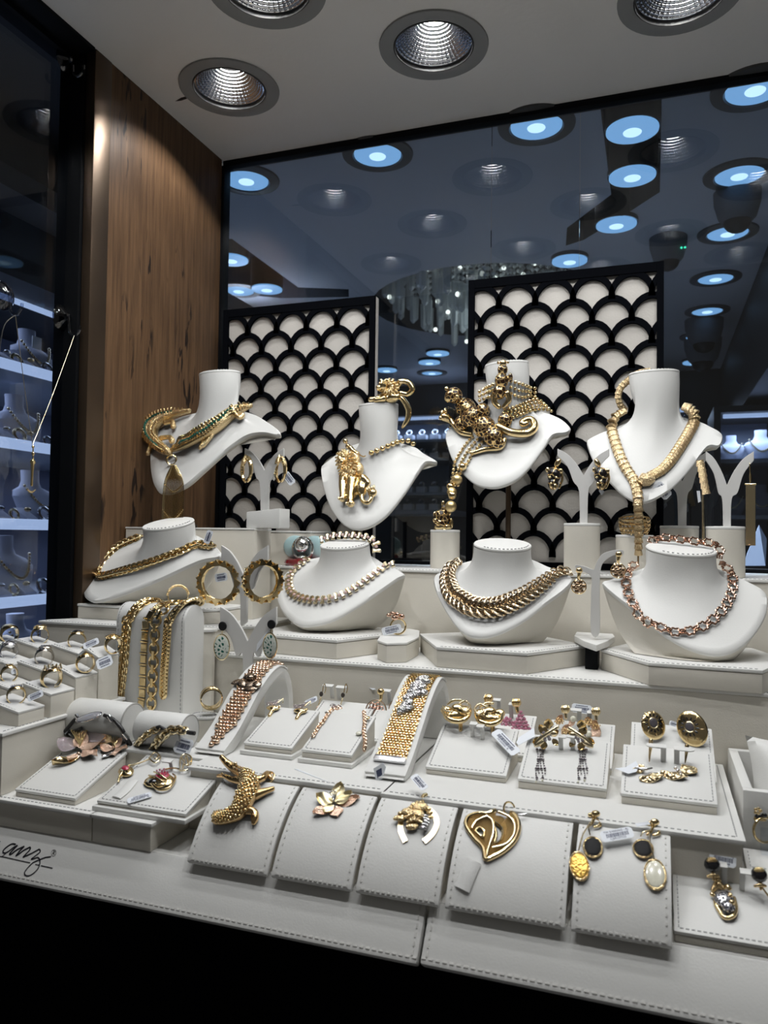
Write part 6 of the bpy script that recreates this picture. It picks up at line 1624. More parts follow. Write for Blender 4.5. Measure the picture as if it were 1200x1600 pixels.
# --- pink clusters
for lb, cx, cy, bx, by, sd in (('pink stone cluster earring behind the knots, half covered by its neighbour', 1005, 385, 873, 222, 1), ('triangular pink stone cluster earring under a ribbed gold ball', 1090, 375, 1060, 250, 1)):
    tab(b5, r5, *zn(bx+(70 if bx < 1000 else -35), by+100), -1 if bx < 1000 else 1, .017, .005, .012)
    pl = planeS(r5.at(*zn(bx+30, by+110)) + Vector((0, -.010, .002)), (0, -1, .35)); e = thing('pink_cluster_earring', lb, 'earring', pl.at(*zn(bx, by+80)), 'pink cluster earrings')
    sculpt('ribbed_ball', GOLD, e, pl, ez(zn, kn, [('e', bx, by, 33, 32, 10, 26)] + [('t', [(bx-20+10*i, by-24, 22, 3), (bx-24+12*i, by, 34, 4), (bx-20+10*i, by+24, 22, 3)]) for i in range(5)] + [('t', [(bx+2, by+32, 8, 14), (bx+6, by+60, 8, 12)])]))
    ix = cx if bx > 1000 else cx-5
    tri = [(ix + (j-i/2)*22, cy-60+i*22, 13, 12+3*((i+j) % 2)) for i in range(6) for j in range(i+1)] if bx > 1000 else scat(ix, cy+5, 50, 36, 16, 13, 10)
    dots('pink_stones', PINK, e, pl, zn, kn, tri, 'stuff'); dots('clear_stones', PAVE, e, pl, zn, kn, [(x+9, y+9, 7, o+8) for x, y, r_, o in tri[::2]], 'stuff')
    if bx < 1000: sculpt('setting', ROSE, e, pl, ez(zn, kn, [('t', [(bx, by+60, 6, 10), (bx+40, by+100, 4, 10), (cx-30, cy-20, 4, 10)])]))
# --- tasselled flowers
for lb, cx, cy, fx, tx in (('gold flower earring with a silver bead tassel, left on its tray', 330, 430, 1, 265), ('gold flower earring with a silver bead tassel, right on its tray', 640, 440, -1, 660)):
    pl = planeS(s6.at(*z6t(cx, 560)) + Vector((0, -.002, 0)), (0, -1, .35)); e = thing('tassel_flower_earring', lb, 'earring', s6.at(*z6t(cx, 560)), 'tasselled flower earrings')
    petals('petals', GOLD, e, pl, z6t, k6, [(cx, cy-20, 125-70*(fx < 0), 110, 80, 20, 14, 18), (cx-40*fx, cy+20, 200 if fx > 0 else -20, 100, 80, 10, 10, 16), (cx+30*fx, cy-20, 20 if fx > 0 else 160, 90, 70, 16, 10, 14), (cx-20*fx, cy+40, -110, 80, 70, 14, 8, 16), (cx+50*fx, cy+20, -50 if fx > 0 else 230, 80, 56, 10, 6, 12)])
    sculpt('flower_heart', PALE, e, pl, ez(z6t, k6, [('t', [(cx-110*fx, cy+70, 20, 18), (cx-50*fx, cy+10, 30, 24), (cx+40*fx, cy-50, 34, 22), (cx+100*fx, cy-90, 30, 18)]), ('e', cx-70*fx, cy+60, 60, 26, 24, 20, -30*fx), ('e', cx+60*fx, cy-30, 44, 30, 30, 22)]))
    dots('dark_pearls', pmat('grey_pearl', (.25, .22, .24), .12, coat=1), e, pl, z6t, k6, scat(cx, cy, 60, 40, 8, 18, 34, 3), 'stuff')
    g = random.Random(int(cx)); pts = []
    for st in range(4):
        x = tx-30+22*st
        for i in range(13-2*(st % 2)): pts.append((x + 10*math.sin(i*.5+st), 560+i*22, 8 if i % 4 else 14, 10+g.uniform(0, 6)))
    dots('bead_tassel', pmat('pewter_bead', (.36, .33, .35), .22, 1.0), e, s6, z6t, k6, pts)
    dots('tassel_pearls', PEARL, e, s6, z6t, k6, [(tx-40, 860, 11, 12), (tx+20, 845, 11, 12)], None)
    tab(t6, s6, *z6t(cx+130 if fx > 0 else cx-70, 545), fx, .014, .0045, .006)
# --- leaf clusters behind
for lb, bx, by, ls in (('gold and orange leaf cluster earring under a ribbed ball, left of the label', 503, 172, [(445, 285, 40, 60), (345, 310, 60, 55), (500, 380, 44, 66), (560, 310, 36, 60)]), ('gold and orange leaf cluster earring under a ribbed ball, right of the label', 787, 192, [(715, 290, 40, 44), (655, 320, 60, 55), (790, 330, 62, 50), (800, 410, 66, 70)])):
    tab(b6, r6, *z6t(bx+130 if bx < 600 else bx-60, by+140), -1 if bx < 600 else 1, .017, .005, .012)
    pl = planeS(r6.at(*z6t(bx, by+170)) + Vector((0, -.008, .002)), (0, -1, .4)); e = thing('leaf_cluster_earring', lb, 'earring', pl.at(*z6t(bx, by+150)), 'leaf cluster earrings')
    sculpt('ribbed_ball', PALE, e, pl, ez(z6t, k6, [('e', bx, by, 46, 44, 10, 34)] + [('t', [(bx-30+15*i, by-32, 30, 4), (bx-36+18*i, by, 46, 5), (bx-30+15*i, by+32, 30, 4)]) for i in range(5)] + [('t', [(bx, by+44, 8, 16), (bx+4, by+80, 8, 14)])]))
    a, b_ = ls[1][:2]; petals('plain_leaf', GOLD, e, pl, z6t, k6, [(a, b_+45, 85, 90, 90, 14, 10, 14)])
    petals('orange_leaf', HAMR, e, pl, z6t, k6, [(x-w_*.7, y+h_*.4, 50, h_*1.7, w_*1.5, 8, 12, 12) for x, y, w_, h_ in (ls[0], ls[2], ls[3])])
    dots('seed_beads', GOLDR, e, pl, z6t, k6, scat(ls[0][0], ls[0][1], 44, 34, 22, 8, 22, 2) + scat(ls[2][0], ls[2][1], 40, 30, 16, 8, 22, 4))
    dots('white_pearl', PEARL, e, pl, z6t, k6, [((575 if bx < 600 else 720), (265 if bx < 600 else 400), 30, 24)], None)
ptag(e, z6t(652, 165), z6t(745, 178), 14, r6.at(*z6t(652, 260)) + Vector((0, .0, .004)), (0, -.9, .4))
# --- oval sunburst earrings
for lb, cx, cy, rx, ry, ry_ in (('oval gold sunburst earring turned half away, left on the back right tray', 340, 258, 94, 106, 24), ('oval gold sunburst earring facing out, right on the back right tray', 630, 283, 108, 134, -14)):
    pl = planeS(r7.at(*z7t(cx, cy+110)) + Vector((0, -.004, 0)), (0, -.92, .38)); e = thing('sunburst_earring', lb, 'earring', r7.at(*z7t(cx, cy+115)), 'oval sunburst earrings')
    s = pl.px(*z7t(cx, cy))*k7; M = pl.M(*z7t(cx, cy), 10*s, 14 if cx > 500 else -4) @ R('Y', ry_)
    mm = MB().ball((0,0,0), (rx*s, ry*s, 26*s), 28, 12); MB().add(mm.v, mm.f, M).build('oval_shield', GOLD, e)
    q0 = Vector((-8*s, 14*s, 0)); h = lambda x, y: 26*s*math.sqrt(max(.02, 1-(x/(rx*s))**2-(y/(ry*s))**2))
    m = MB().ball((0,0,0), (30*s, 34*s, 6*s), 16, 8); MB().add(m.v, m.f, M @ T(q0.x, q0.y, h(q0.x, q0.y))).build('dark_centre', pmat('dark_grey_stone', (.10, .09, .10), .3), e)
    MB().torus(1, .12, 22, 6, M @ T(q0.x, q0.y, h(q0.x, q0.y)) @ S(34*s, 38*s, 30*s)).build('centre_rim', PALE, e)
    m = MB()
    for i in range(13):
        q = 2*PI*i/13; x, y = q0.x+54*s*math.cos(q), q0.y+60*s*math.sin(q); b_ = MB().ball((0,0,0), (15*s, 7*s, 4*s), 8, 5); m.add(b_.v, b_.f, M @ T(x, y, h(x, y)) @ R('Z', math.degrees(q)))
    m.build('hole_shade', JET, e, kind='stuff')  # black drops painted on for the shade inside the pierced holes
    m = MB(); 
    for i in range(7):
        q = 2*PI*(i+.3)/7; P = [M @ Vector((q0.x+d*rx*s*math.cos(q+.25*d), q0.y+d*ry*s*math.sin(q+.25*d), h(q0.x+d*rx*s*math.cos(q+.25*d), q0.y+d*ry*s*math.sin(q+.25*d))+.3*s)) for d in (.66, .74, .82, .9)]
        m.tube(P, [2*s, 4*s, 4*s, 1.5*s], 6)
    m.build('ray_grooves', GOLDR, e, kind='stuff')
ptag(e, z7t(490, 245), z7t(520, 255), 8, r7.at(*z7t(490, 300), .006), (0, -.8, .5))
# --- crumpled leaf earrings
CRUMP = hammered('crumpled_gold', (.82, .66, .40), .2, 420, 1.0)
for lb, tbx, tby, sd, bar_, lv, tw in (('crumpled gold leaf earring with a silver twist, left on the front right tray', 415, 525, -1, [(322, 375), (318, 430), (312, 490), (310, 530)], [(235, 590, 100, 70, 20), (330, 665, 190, 78, 4)], (275, 608)),
                                   ('crumpled gold leaf earring on a dark gold bar, right on the front right tray', 515, 540, 1, [(592, 415), (588, 460), (582, 510), (578, 540)], [(480, 665, 190, 80, -26), (590, 625, 130, 100, -52)], (515, 612))):
    tab(t7, s7, *z7t(tbx, tby), sd, .015, .005, .016)
    e = thing('crumpled_leaf_earring', lb, 'earring', s7.at(*z7t(tbx, tby+60)), 'crumpled leaf earrings')
    pl = planeS(s7.at(*z7t(tbx-30, tby)) + Vector((0, -.009, 0)), (0, -.8, .6))
    sculpt('bar', GOLDR if sd < 0 else pmat('dark_bar_gold', (.45, .34, .18), .25, 1.0), e, pl, ez(z7t, k7, [('t', [(x, y, 8, 16-4*i) for i, (x, y) in enumerate(bar_)])]))
    petals('crumpled_leaf', CRUMP, e, s7, z7t, k7, [(x-L*.5*math.cos(math.radians(a)), y+L*.5*math.sin(math.radians(a)), a, L, w_*1.2, 22, 10, -10) for x, y, L, w_, a in lv], th=6)
    sculpt('silver_twist', SILV, e, s7, ez(z7t, k7, [('t', [(tw[0]-60, tw[1]-10, 30, 7), (tw[0], tw[1]+6, 34, 10), (tw[0]+55, tw[1]-6, 30, 7)])] if sd < 0 else [('e', 505, 605, 14, 12, 34, 12), ('e', 525, 622, 14, 12, 34, 12), ('e', 545, 650, 12, 11, 30, 10)]))
    if sd < 0:
        p = [s7.at(*z7t(x, y), .003) for x, y in ((50, 600), (130, 592), (210, 545), (230, 580), (215, 625), (150, 640))]; MB().prism(p, s7.n(1000, 1200)*.0003).build('price_tag', PAPER, e, smooth=False)
# --- spotted cats at the front right
for lb, bx, by, tb_, cat in (('black and gold ball earring with a spotted cat drop on the front right tray', 447, 688, (565, 870, -1), 1), ('black and gold ball earring cut by the right edge of the picture', 900, 782, (735, 930, 1), 0)):
    tab(t8, s8, *z8t(tb_[0], tb_[1]), tb_[2], .017, .004, .014)
    pl = planeS(s8.at(*z8t(tb_[0], tb_[1])) + Vector((0, -.015, 0)), (0, -.85, .5)); e = thing('cat_drop_earring', lb, 'earring', s8.at(*z8t(bx, by+120)), 'spotted cat drop earrings')
    sculpt('black_ball', JET, e, pl, ez(z8t, k8, [('e', bx, by, 76, 74, 10, 60)])); dots('gold_cap', GOLD, e, pl, z8t, k8, scat(bx-8, by-36, 46, 26, 22, 10, 52, 5, 14))
    sculpt('clip', GOLDR, e, pl, ez(z8t, k8, [('t', [(bx-40, by+108, 4, 14), (bx+10, by+98, 12, 20), (bx+60, by+108, 4, 14)]), ('t', [(bx+10, by+80, 10, 18), (bx+14, by+140, 8, 12)])] + ([('t', [(bx+20, by+110, 6, 10), (bx+70, by+180, 6, 10), (bx+120, by+240, 6, 12)])] if not cat else [])))
    if cat:
        sculpt('spotted_body', LEOPS, e, s8, ez(z8t, k8, [('e', 560, 1050, 92, 112, 44, 50, 24), ('e', 600, 1140, 66, 66, 60, 48, 10)]), vox=.0009)
        sculpt('gold_parts', GOLD, e, s8, ez(z8t, k8, [('t', [(520, 985, 20, 20), (480, 1060, 20, 22), (520, 1150, 24, 22), (570, 1220, 30, 20), (650, 1210, 40, 20), (680, 1130, 40, 16), (660, 1030, 34, 16)]), ('e', 450, 1003, 26, 22, 40, 22), ('e', 598, 950, 26, 40, 60, 24, -24), ('e', 620, 1040, 20, 30, 84, 16), ('e', 634, 1122, 30, 28, 96, 22)]))
        sculpt('neck_ring', GOLDR, e, s8, ez(z8t, k8, [('t', [(455, 945, 20, 22), (500, 900, 30, 40), (550, 930, 26, 26)]), ('e', 500, 880, 34, 30, 56, 26)]))
        ptag(e, z8t(550, 630), z8t(680, 660), 20, pl.at(*z8t(560, 640), -.004), (0, -.8, .55), 'TW EARRING - RJ', None)
# --- ring at the right edge
r = thing('flower_top_ring', 'gold ring with a gold flower and dark stones standing on the right edge tray', 'ring', t9.location)
pl = planeS(s9.at(1188, 1325), (0, -1, 0)); sculpt('flower_head', GOLD, r, pl, ez(z8t, k8, [('e', 885+24*math.cos(q), 165+20*math.sin(q)*1.2, 18, 14, 10, 10) for q in [i*PI/2.5 for i in range(5)]] + [('e', 915, 160, 14, 14, 16, 12)]))
sculpt('dark_stones', JET, r, pl, ez(z8t, k8, [('e', 900, 222, 44, 26, 0, 24), ('e', 950, 210, 30, 24, 0, 20)]))
A = pl.M(*z8t(960, 350), 0) @ R('Y', 24); s = pl.px(1190, 1300)*k8
MB().torus(118*s, 13*s, 36, 8, A).build('band', GOLD, r); sculpt('side_scrolls', GOLDR, r, pl, ez(z8t, k8, [('e', 870, 240, 22, 30, 4, 14), ('e', 930, 250, 40, 14, 6, 12)]))
MB().prism([s9.at(1189, 1334) + Vector((x, y, 0)) for x, y in ((0, -.002), (.02, -.002), (.02, .004), (0, .004))], (0, 0, .022)).build('clear_post', CLEAR, t9)
# ================================================================== ON THE CURVED PADS
# crocodile brooch
zp = Z(280, 1180, .25); kp = .25
BRG = pmat('bronzed_gold', (.72, .49, .24), .2, 1.0)
b = thing('crocodile_brooch', 'bronzed gold crocodile brooch with studded back and open jaws on the first pad', 'brooch', g1.at(*zp(400, 300)))
cb = [(300, 365, 24, 14), (250, 390, 30, 26), (250, 420, 34, 32), (320, 405, 38, 42), (390, 370, 40, 52), (425, 300, 42, 62), (455, 240, 42, 64), (440, 190, 44, 54), (415, 160, 46, 46)]
body = sculpt('crocodile_body', BRG, b, g1, ez(zp, kp, [('t', [(x, y, o, r_) for x, y, o, r_ in cb], 12), ('t', [(415, 165, 56, 40), (370, 130, 66, 30), (320, 95, 74, 22), (290, 65, 80, 17)]), ('t', [(400, 190, 40, 30), (340, 180, 36, 20), (290, 160, 36, 15), (255, 152, 36, 12)]), ('t', [(480, 190, 40, 30), (530, 170, 36, 22), (560, 135, 30, 20), (580, 160, 26, 12)]), ('t', [(490, 270, 36, 34), (550, 245, 30, 22), (588, 230, 26, 16)]), ('t', [(430, 360, 36, 34), (480, 375, 30, 24), (480, 410, 26, 26), (475, 430, 24, 18)])]))
pts = []
sp = spline([Vector(c_[:3]) for c_ in cb], 5); rr2 = [v.x for v in spline([Vector((c_[3], 0, 0)) for c_ in cb], 5)]
for i in range(2, len(sp)):
    tx = (sp[min(i+1, len(sp)-1)]-sp[i-1]); tx.z = 0; tx.normalize(); nx_ = Vector((-tx.y, tx.x, 0))
    for q in ((-.8, -.4, 0, .4, .8) if i % 2 else (-.6, -.2, .2, .6)):
        w_ = sp[i] + nx_*q*rr2[i]; pts.append((w_.x, w_.y, rr2[i]*.17+2, sp[i].z + rr2[i]*math.sqrt(1-q*q)*.96))
dots('studded_scales', GOLD, body, g1, zp, kp, pts)
dots('head_bumps', GOLD, body, g1, zp, kp, [(380, 118, 13, 98), (345, 120, 9, 92), (320, 100, 8, 94), (300, 75, 8, 96), (400, 145, 12, 94), (360, 150, 8, 88), (275, 152, 6, 48), (300, 165, 6, 52), (325, 175, 6, 54)])
MB().torus(1, .16, 20, 6, g1.M(*zp(560, 150), .003) @ S(.0065)).build('pin_loop', GOLDR, b)
# flower brooch
b = thing('flower_brooch', 'two-tone gold flower brooch on the second pad', 'brooch', g2.at(*zp(965, 310)))
petals('rose_petals', HAMR, b, g2, zp, kp, [(970, 320, 200, 140, 80, 6, 6, 8), (975, 325, -75, 85, 90, 6, 2, 6), (990, 310, 12, 145, 80, 6, 6, 8)], label='rose gold outer petal')
petals('yellow_petals', pmat('satin_yellow_gold', (.92, .80, .50), .42, 1.0), b, g2, zp, kp, [(965, 310, 150, 125, 88, 18, 16, 10), (975, 295, 72, 125, 90, 20, 16, 10), (980, 310, 28, 120, 76, 18, 14, 10), (965, 322, 225, 80, 60, 16, 8, 8)], label='pale yellow gold inner petal')
sculpt('stamens', SILV, b, g2, ez(zp, kp, [('t', [(972, 305, 22, 4), (972+d*10, 262+abs(d)*6, 48, 3)]) for d in (-2, -1, 0, 1, 2)] + [('e', 972+d*10, 260+abs(d)*6, 6, 6, 50, 6) for d in (-2, -1, 0, 1, 2)]), kind='stuff')
p = [g2.at(*zp(x, y), .010) for x, y in ((735, 128), (755, 128), (960, 215), (940, 222))]; MB().prism(p, (0, 0, .0004)).build('paper_strip', PAPER, b, smooth=False)
# horseshoe pendant
zh2 = Z(540, 1180, .25)
b = thing('horseshoe_pendant', 'gold horseshoe pendant with a rough horse head in gold and silver, on the third pad', 'pendant', g3.at(*zh2(440, 440)))
m = MB(); nM = g3.M(*zh2(450, 440)); s = g3.px(*zh2(450, 440))*kp
hs = spline([Vector((x, y, 0)) for x, y in ((375, 545), (345, 470), (355, 400), (410, 340), (490, 330), (555, 380), (570, 440), (540, 500), (490, 545))], 5)
m.loft([[g3.at(*zh2(p.x + dx*(17), p.y + dy*17), o*s) for dx, dy, o in ((-d.y, d.x, 0), (-d.y, d.x, 10), (d.y, -d.x, 10), (d.y, -d.x, 0))] for p, d in [(hs[i], (hs[min(i+1, len(hs)-1)]-hs[max(i-1, 0)]).normalized()) for i in range(len(hs))]], cap0=True, cap1=True)
m.build('horseshoe', PALE, b, angle=30)
sculpt('horse_head', HAMG, b, g3, ez(zh2, kp, [('e', 440, 400, 62, 50, 30, 24), ('e', 395, 385, 46, 34, 36, 24, 20), ('e', 340, 415, 36, 20, 28, 16, 30), ('e', 470, 350, 52, 34, 34, 20), ('e', 420, 460, 44, 26, 26, 16), ('e', 345, 390, 16, 14, 36, 14), ('e', 315, 418, 14, 12, 34, 12), ('t', [(380, 420, 44, 9), (430, 405, 52, 11), (480, 415, 44, 9)]), ('t', [(390, 445, 40, 9), (440, 435, 46, 10), (480, 445, 40, 8)])] + [('e', 460+70*math.cos(q), 395-72*math.sin(q), 24, 13, 30, 11, math.degrees(q)) for q in [i*PI/8-.2 for i in range(9)]]))
sculpt('silver_mane', HAMS, b, g3, ez(zh2, kp, [('e', 500+8*math.sin(i), 405+18*i, 28, 12, 36, 11, 30) for i in range(5)]))
sculpt('bail', GOLD, b, g3, ez(zh2, kp, [('t', [(490, 318, 20, 8), (485, 295, 26, 12), (490, 268, 20, 14), (505, 255, 12, 12)]), ('e', 480, 330, 20, 16, 24, 12)]))
ptag(b, (655, 1222), (664.5, 1233), 13.5, g3.at(*zh2(480, 250), .012), (-.1, -.45, .9), 'TW PENDANT - RJ', None)
# heart leaf pendant
b = thing('leaf_heart_pendant', 'large pierced gold leaf-heart pendant on the widest pad', 'pendant', g4.at(*zh2(930, 500)))
GB = hammered('granulated_gold', (.66, .46, .20), .35, 1500, 1.0)
ol = spline([Vector((x, y, 0)) for x, y in ((875, 655), (860, 585), (800, 520), (755, 450), (765, 400), (820, 375), (890, 375), (960, 350), (1030, 365), (1075, 410), (1085, 470), (1060, 540), (1000, 600), (930, 640))], 5, True)
h1 = spline([Vector((x, y, 0)) for x, y in ((845, 515), (815, 485), (840, 465), (868, 490), (862, 520))], 4, True)
h2 = spline([Vector((x, y, 0)) for x, y in ((935, 560), (945, 500), (920, 430), (955, 445), (985, 490), (970, 545))], 4, True)
bm = bmesh.new()
for lp in (ol, h1, h2):
    vs = [bm.verts.new((p.x, p.y, 0)) for p in lp]; [bm.edges.new((vs[i], vs[(i+1) % len(vs)])) for i in range(len(vs))]
bmesh.ops.triangle_fill(bm, use_beauty=True, edges=bm.edges[:])
bm.verts.index_update(); m = MB(); V2 = [v.co.copy() for v in bm.verts]; F2_ = [tuple(v.index for v in f.verts) for f in bm.faces]; bm.free()
s = g4.px(*zh2(930, 480))*kp
m.add([g4.at(*zh2(p.x, p.y), 14*s) for p in V2], F2_); m.build('granulated_plate', GB, b, smooth=False)
def rail(nm, pl_, r_, o, mt=GOLD, closed=True): return MB().tube([g4.at(*zh2(p.x, p.y), o*s) for p in pl_], r_*s, 8, closed).build(nm, mt, b)
rail('outer_rim', ol, 14, 14); rail('opening_rim', h1, 9, 18); rail('opening_rim', h2, 9, 18)
for l in (((790, 470), (815, 430), (860, 405), (885, 400)), ((955, 372), (1020, 400), (1058, 450), (1050, 520), (1000, 570), (920, 590)), ((880, 395), (920, 430), (925, 500), (900, 580), (885, 640))):
    rail('scroll_rib', spline([Vector((x, y, 0)) for x, y in l], 5), 9, 22, PALE, False)
MB().torus(1, .15, 22, 7, g4.M(*zh2(1025, 352), .004) @ R('Y', 40) @ R('X', 30) @ S(.0058)).build('ring_loop', GOLD, b)
MB().tube([g4.at(*zh2(1085, 395), .004), g4.at(*zh2(1135, 390), .004)], .0007, 6).build('pin', SILV, b)
# oval earrings on the fifth pad
ze = Z(840, 1240, .2); ke = .2
for lb, c1_, c2_, st, mt in (('black oval and amber oval earring hanging at the left of the fifth pad', (432, 430, 66, 84, 14), (328, 575, 66, 104, 2), (455, 190), AMBER), ('black oval and pearly oval earring hanging at the right of the fifth pad', (825, 442, 68, 78, 24), (918, 640, 74, 110, 14), (915, 255), PEARL)):
    e = thing('oval_earring', lb, 'earring', g5.at(*ze(c1_[0], c1_[1])), 'double oval earrings')
    for nm, (x, y, rx, ry, a), m_ in (('black_oval', c1_, MATJ), ('lower_oval', c2_, mt)):
        s = g5.px(*ze(x, y))*ke; M = g5.M(*ze(x, y), 22*s, -a)
        o = MB(); mm = MB().ball((0,0,0), (rx*s, ry*s, 13*s), 24, 10); o.add(mm.v, mm.f, M); o.build(nm, m_, e)
        MB().torus(1, .11, 30, 7, M @ T(0, 0, -4*s) @ S(rx*1.06*s, ry*1.05*s, 100*s)).build('beaded_rim', HAMG, e)
    x, y = st; s = g5.px(*ze(x, y))*ke
    sculpt('stud', GOLD, e, g5, ez(ze, ke, [('e', x, y-5, 36, 28, 44, 26), ('e', x-40, y, 22, 20, 36, 18), ('t', [(x-10, y+20, 30, 16), (x-30, y+60, 26, 12), (x-60, y+85, 24, 10)]), ('t', [(x+10, y+30, 24, 10), (x+36, y+70, 20, 12), (x-10, y+86, 20, 10)])]))
    for (ax_, ay_) in ((c1_[0]-20, c1_[1]-80), (c2_[0]-6, c2_[1]-105)): MB().tube(spline([g5.at(*ze(x-40, y+70), .005), g5.at(*ze((x-40+ax_)/2-14, (y+70+ay_)/2), .006), g5.at(*ze(ax_, ay_), .004)], 5), .0006, 6).build('wire', PALE, e)
ptag(e, (964, 1304), (989, 1299.5), 20, g5.at(965, 1318, .006), (0, -.55, .83), 'TW EARRING - RJ', 'CJER107525')
p = [g5.at(*ze(x, y), .008) for x, y in ((760, 295), (870, 262), (880, 285), (780, 318))]; MB().prism(p, (0, -.0002, .0003)).build('tag_strip', PAPER, e, smooth=False)

# ================================================================== WATCH BOX AT THE RIGHT
x0, x1, y0, y1, zb0, zt0 = .0765, .22, .775, .925, ZE, EYE-.226
bx = thing('watch_box', 'open ivory leather box holding a cushion at the right edge', 'box', ((x0+x1)/2, (y0+y1)/2, zb0)); w_ = .009
MB().box((x0, y0, zb0), (x1, y1, zb0+.012)).build('bottom', LEATHER_SHADED, bx, bevel=.001)
MB().box((x0, y0, zb0+.0121), (x1, y0+w_, zt0)).build('front_wall', LEATHER, bx, bevel=.0012); MB().box((x0, y1-w_, zb0+.0121), (x1, y1, zt0)).build('back_wall', LEATHER, bx, bevel=.0012)
MB().box((x0, y0+w_, zb0+.0121), (x0+w_, y1-w_, zt0)).build('left_wall', LEATHER, bx, bevel=.0012); MB().box((x1-w_, y0+w_, zb0+.0121), (x1, y1-w_, zt0)).build('right_wall', LEATHER, bx, bevel=.0012)
cu = thing('watch_cushion', 'soft ivory leather cushion with pointed corners in the open box', 'cushion', ((x0+x1)/2+.01, (y0+y1)/2, zb0+.012))
N_ = 16; cx_, cy_ = x0+w_+.062, (y0+y1)/2; top = []; 
Mx = T(cx_, cy_+.012, zb0+.064) @ R('X', 62)
def pil(u, v, sg):
    a = .058*u*(1-.10*(1-v*v)); b_ = .050*v*(1-.10*(1-u*u)); h = .024*((1-u**4)*(1-v**4))**.55
    return Mx @ Vector((a, b_, sg*h))
m = MB()
for sg in (1, -1): m.loft([[pil(-1+2*i/N_, -1+2*j/N_, sg) for i in range(N_+1)] for j in range(N_+1)], closed=False)
m.build('cushion_cover', LEATHER, cu)
st = thing('black_watch_strap', 'black watch strap wrapped round the cushion at the right edge', 'watch', (cx_+.030, cy_, zb0+.05))
m = MB(); ring_ = []
for i in range(33):
    q = 2*PI*i/32; c_, s_ = math.cos(q), math.sin(q); yy = .0505*c_; zz = .0285*s_
    ring_.append([Mx @ Vector((xx, yy*k__, zz*k__)) for xx, k__ in ((.022, 1), (.040, 1), (.040, 1.07), (.022, 1.07))])
m.loft(ring_); m.build('strap', RUBBER, st, angle=50)
mm = MB().lathe([(.013, 0), (.014, .003), (.012, .007)], 24, Mx @ T(.031, .050, .012) @ R('X', -60)); mm.build('watch_case', pmat('dark_watch_case', (.03, .03, .035), .25, .6), st)
# ================================================================== LETTERING ON THE APRON
def onE(x, y): return PP(x/12.0, 1300+y/12.0, oE, nE) + nE*.0004
lg = tag(bpy.data.objects.new('script_lettering', None), None)
m = MB()
for l, wd in (([(300,235),(230,225),(140,275),(65,350),(75,395),(150,375),(260,290),(335,250)], 20), ([(335,250),(250,335),(185,412),(215,415),(330,330),(460,270)], 22), ([(460,270),(380,350),(310,437),(335,430),(460,340),(572,285)], 22), ([(572,285),(560,340),(445,465),(470,460),(600,400),(742,322)], 20),
              ([(742,322),(757,372),(680,440),(595,505),(615,512),(700,480),(740,505),(752,580),(720,680),(640,770),(550,822),(480,812),(465,765),(510,690),(620,580),(740,525),(850,482),(960,465)], 17),
              ([(-40,462),(50,465),(300,520),(570,580)], 11), ([(665,607),(745,625)], 11), ([(770,632),(880,655),(990,680)], 12), ([(0,466),(45,455),(115,408)], 9), ([(-60,170),(0,180),(10,186)], 12),
              ([(1010+44*math.cos(q)+8*math.sin(q), 395-60*math.sin(q)) for q in [i*PI/8 for i in range(17)]], 5), ([(985,425),(1005,360),(1030,362),(1030,385),(1000,392),(1025,430)], 6)):
    P = [onE(p.x, p.y) for p in spline([Vector((a, b, 0)) for a, b in l], 5)]
    s = .62/F/12
    m.tube(P, wd*s, 6, flat=(.06, 1), up=nE)
COL.objects.unlink(lg) if lg.name in COL.objects else None
bpy.data.objects.remove(lg)
o = m.build('script_lettering', pmat('black_print', (.006, .006, .012), .5), tL_) 

# ================================================================== SUCTION HOOKS ON THE SIDE GLASS
def hookat(label, px, py):
    p = PX(px, py, XG+.001); t = thing('suction_hook', label, 'hook', p, 'clear suction hooks on the side glass')
    M = T(p) @ R('Y', 90)
    MB().lathe([(.0205, .0), (.0195, .0018), (.013, .006), (.0065, .0095), (.006, .013), (.003, .014)], 28, M).build('suction_cup', SMOKE, t)
    P = spline([p + Vector(v) for v in ((.012, 0, .004), (.014, 0, -.012), (.016, 0, -.024), (.026, 0, -.029), (.034, 0, -.022), (.035, 0, -.014))], 5)
    MB().tube(P, .0022, 8).build('hook_arm', CLEAR2, t); return P[14]
SMOKE = glassmat('smoky_suction_plastic', (.42, .45, .52), 1.5, .03, 2.2); CLEAR2 = glassmat('clear_hook_plastic', (.75, .79, .85), 1.5, .03, 3.0)
hA = hookat('clear suction hook on the side glass beside the black post', 97, 497)
hB = hookat('clear suction hook cut by the left edge, holding fine chains', 4, 462)
hookat('clear suction hook high on the side glass under the ceiling', 103, 95)
pn = thing('hanging_pendant', 'slim gold pendant on a fine chain hung between the two suction hooks', 'necklace', PX(50, 770, XG+.018))
a = PX(51, 695, XG+.020)
for h_ in (hA, hB): MB().tube(spline([h_, h_.lerp(a, .5) + Vector((0, 0, -.004)), a], 6), .0005, 5).build('fine_chain', PALE, pn)
zl_ = Z(0, 640, .2); sfH = planeS((XG+.020, 0, 0), (1, 0, 0))
sfH = Surf(lambda x, y: (PX(x, y, XG+.020), Vector((.8, -.6, 0))))
sculpt('pendant_bar', GOLD, pn, sfH, ez(zl_, .2, [('t', [(255, 405, 2, 20), (254, 440, 2, 13), (250, 520, 2, 9), (247, 590, 2, 10)]), ('e', 258, 290, 11, 14, 2, 8), ('e', 258, 345, 12, 18, 2, 8), ('e', 256, 412, 22, 20, 3, 12), ('t', [(258, 300, 2, 5), (258, 400, 2, 5)]), ('t', [(215, 628, 2, 6), (245, 645, 4, 10), (275, 628, 2, 6)])]))
ch = thing('hanging_chain', 'fine silver chain hanging from the left suction hook', 'necklace', PX(2, 545, XG+.018))
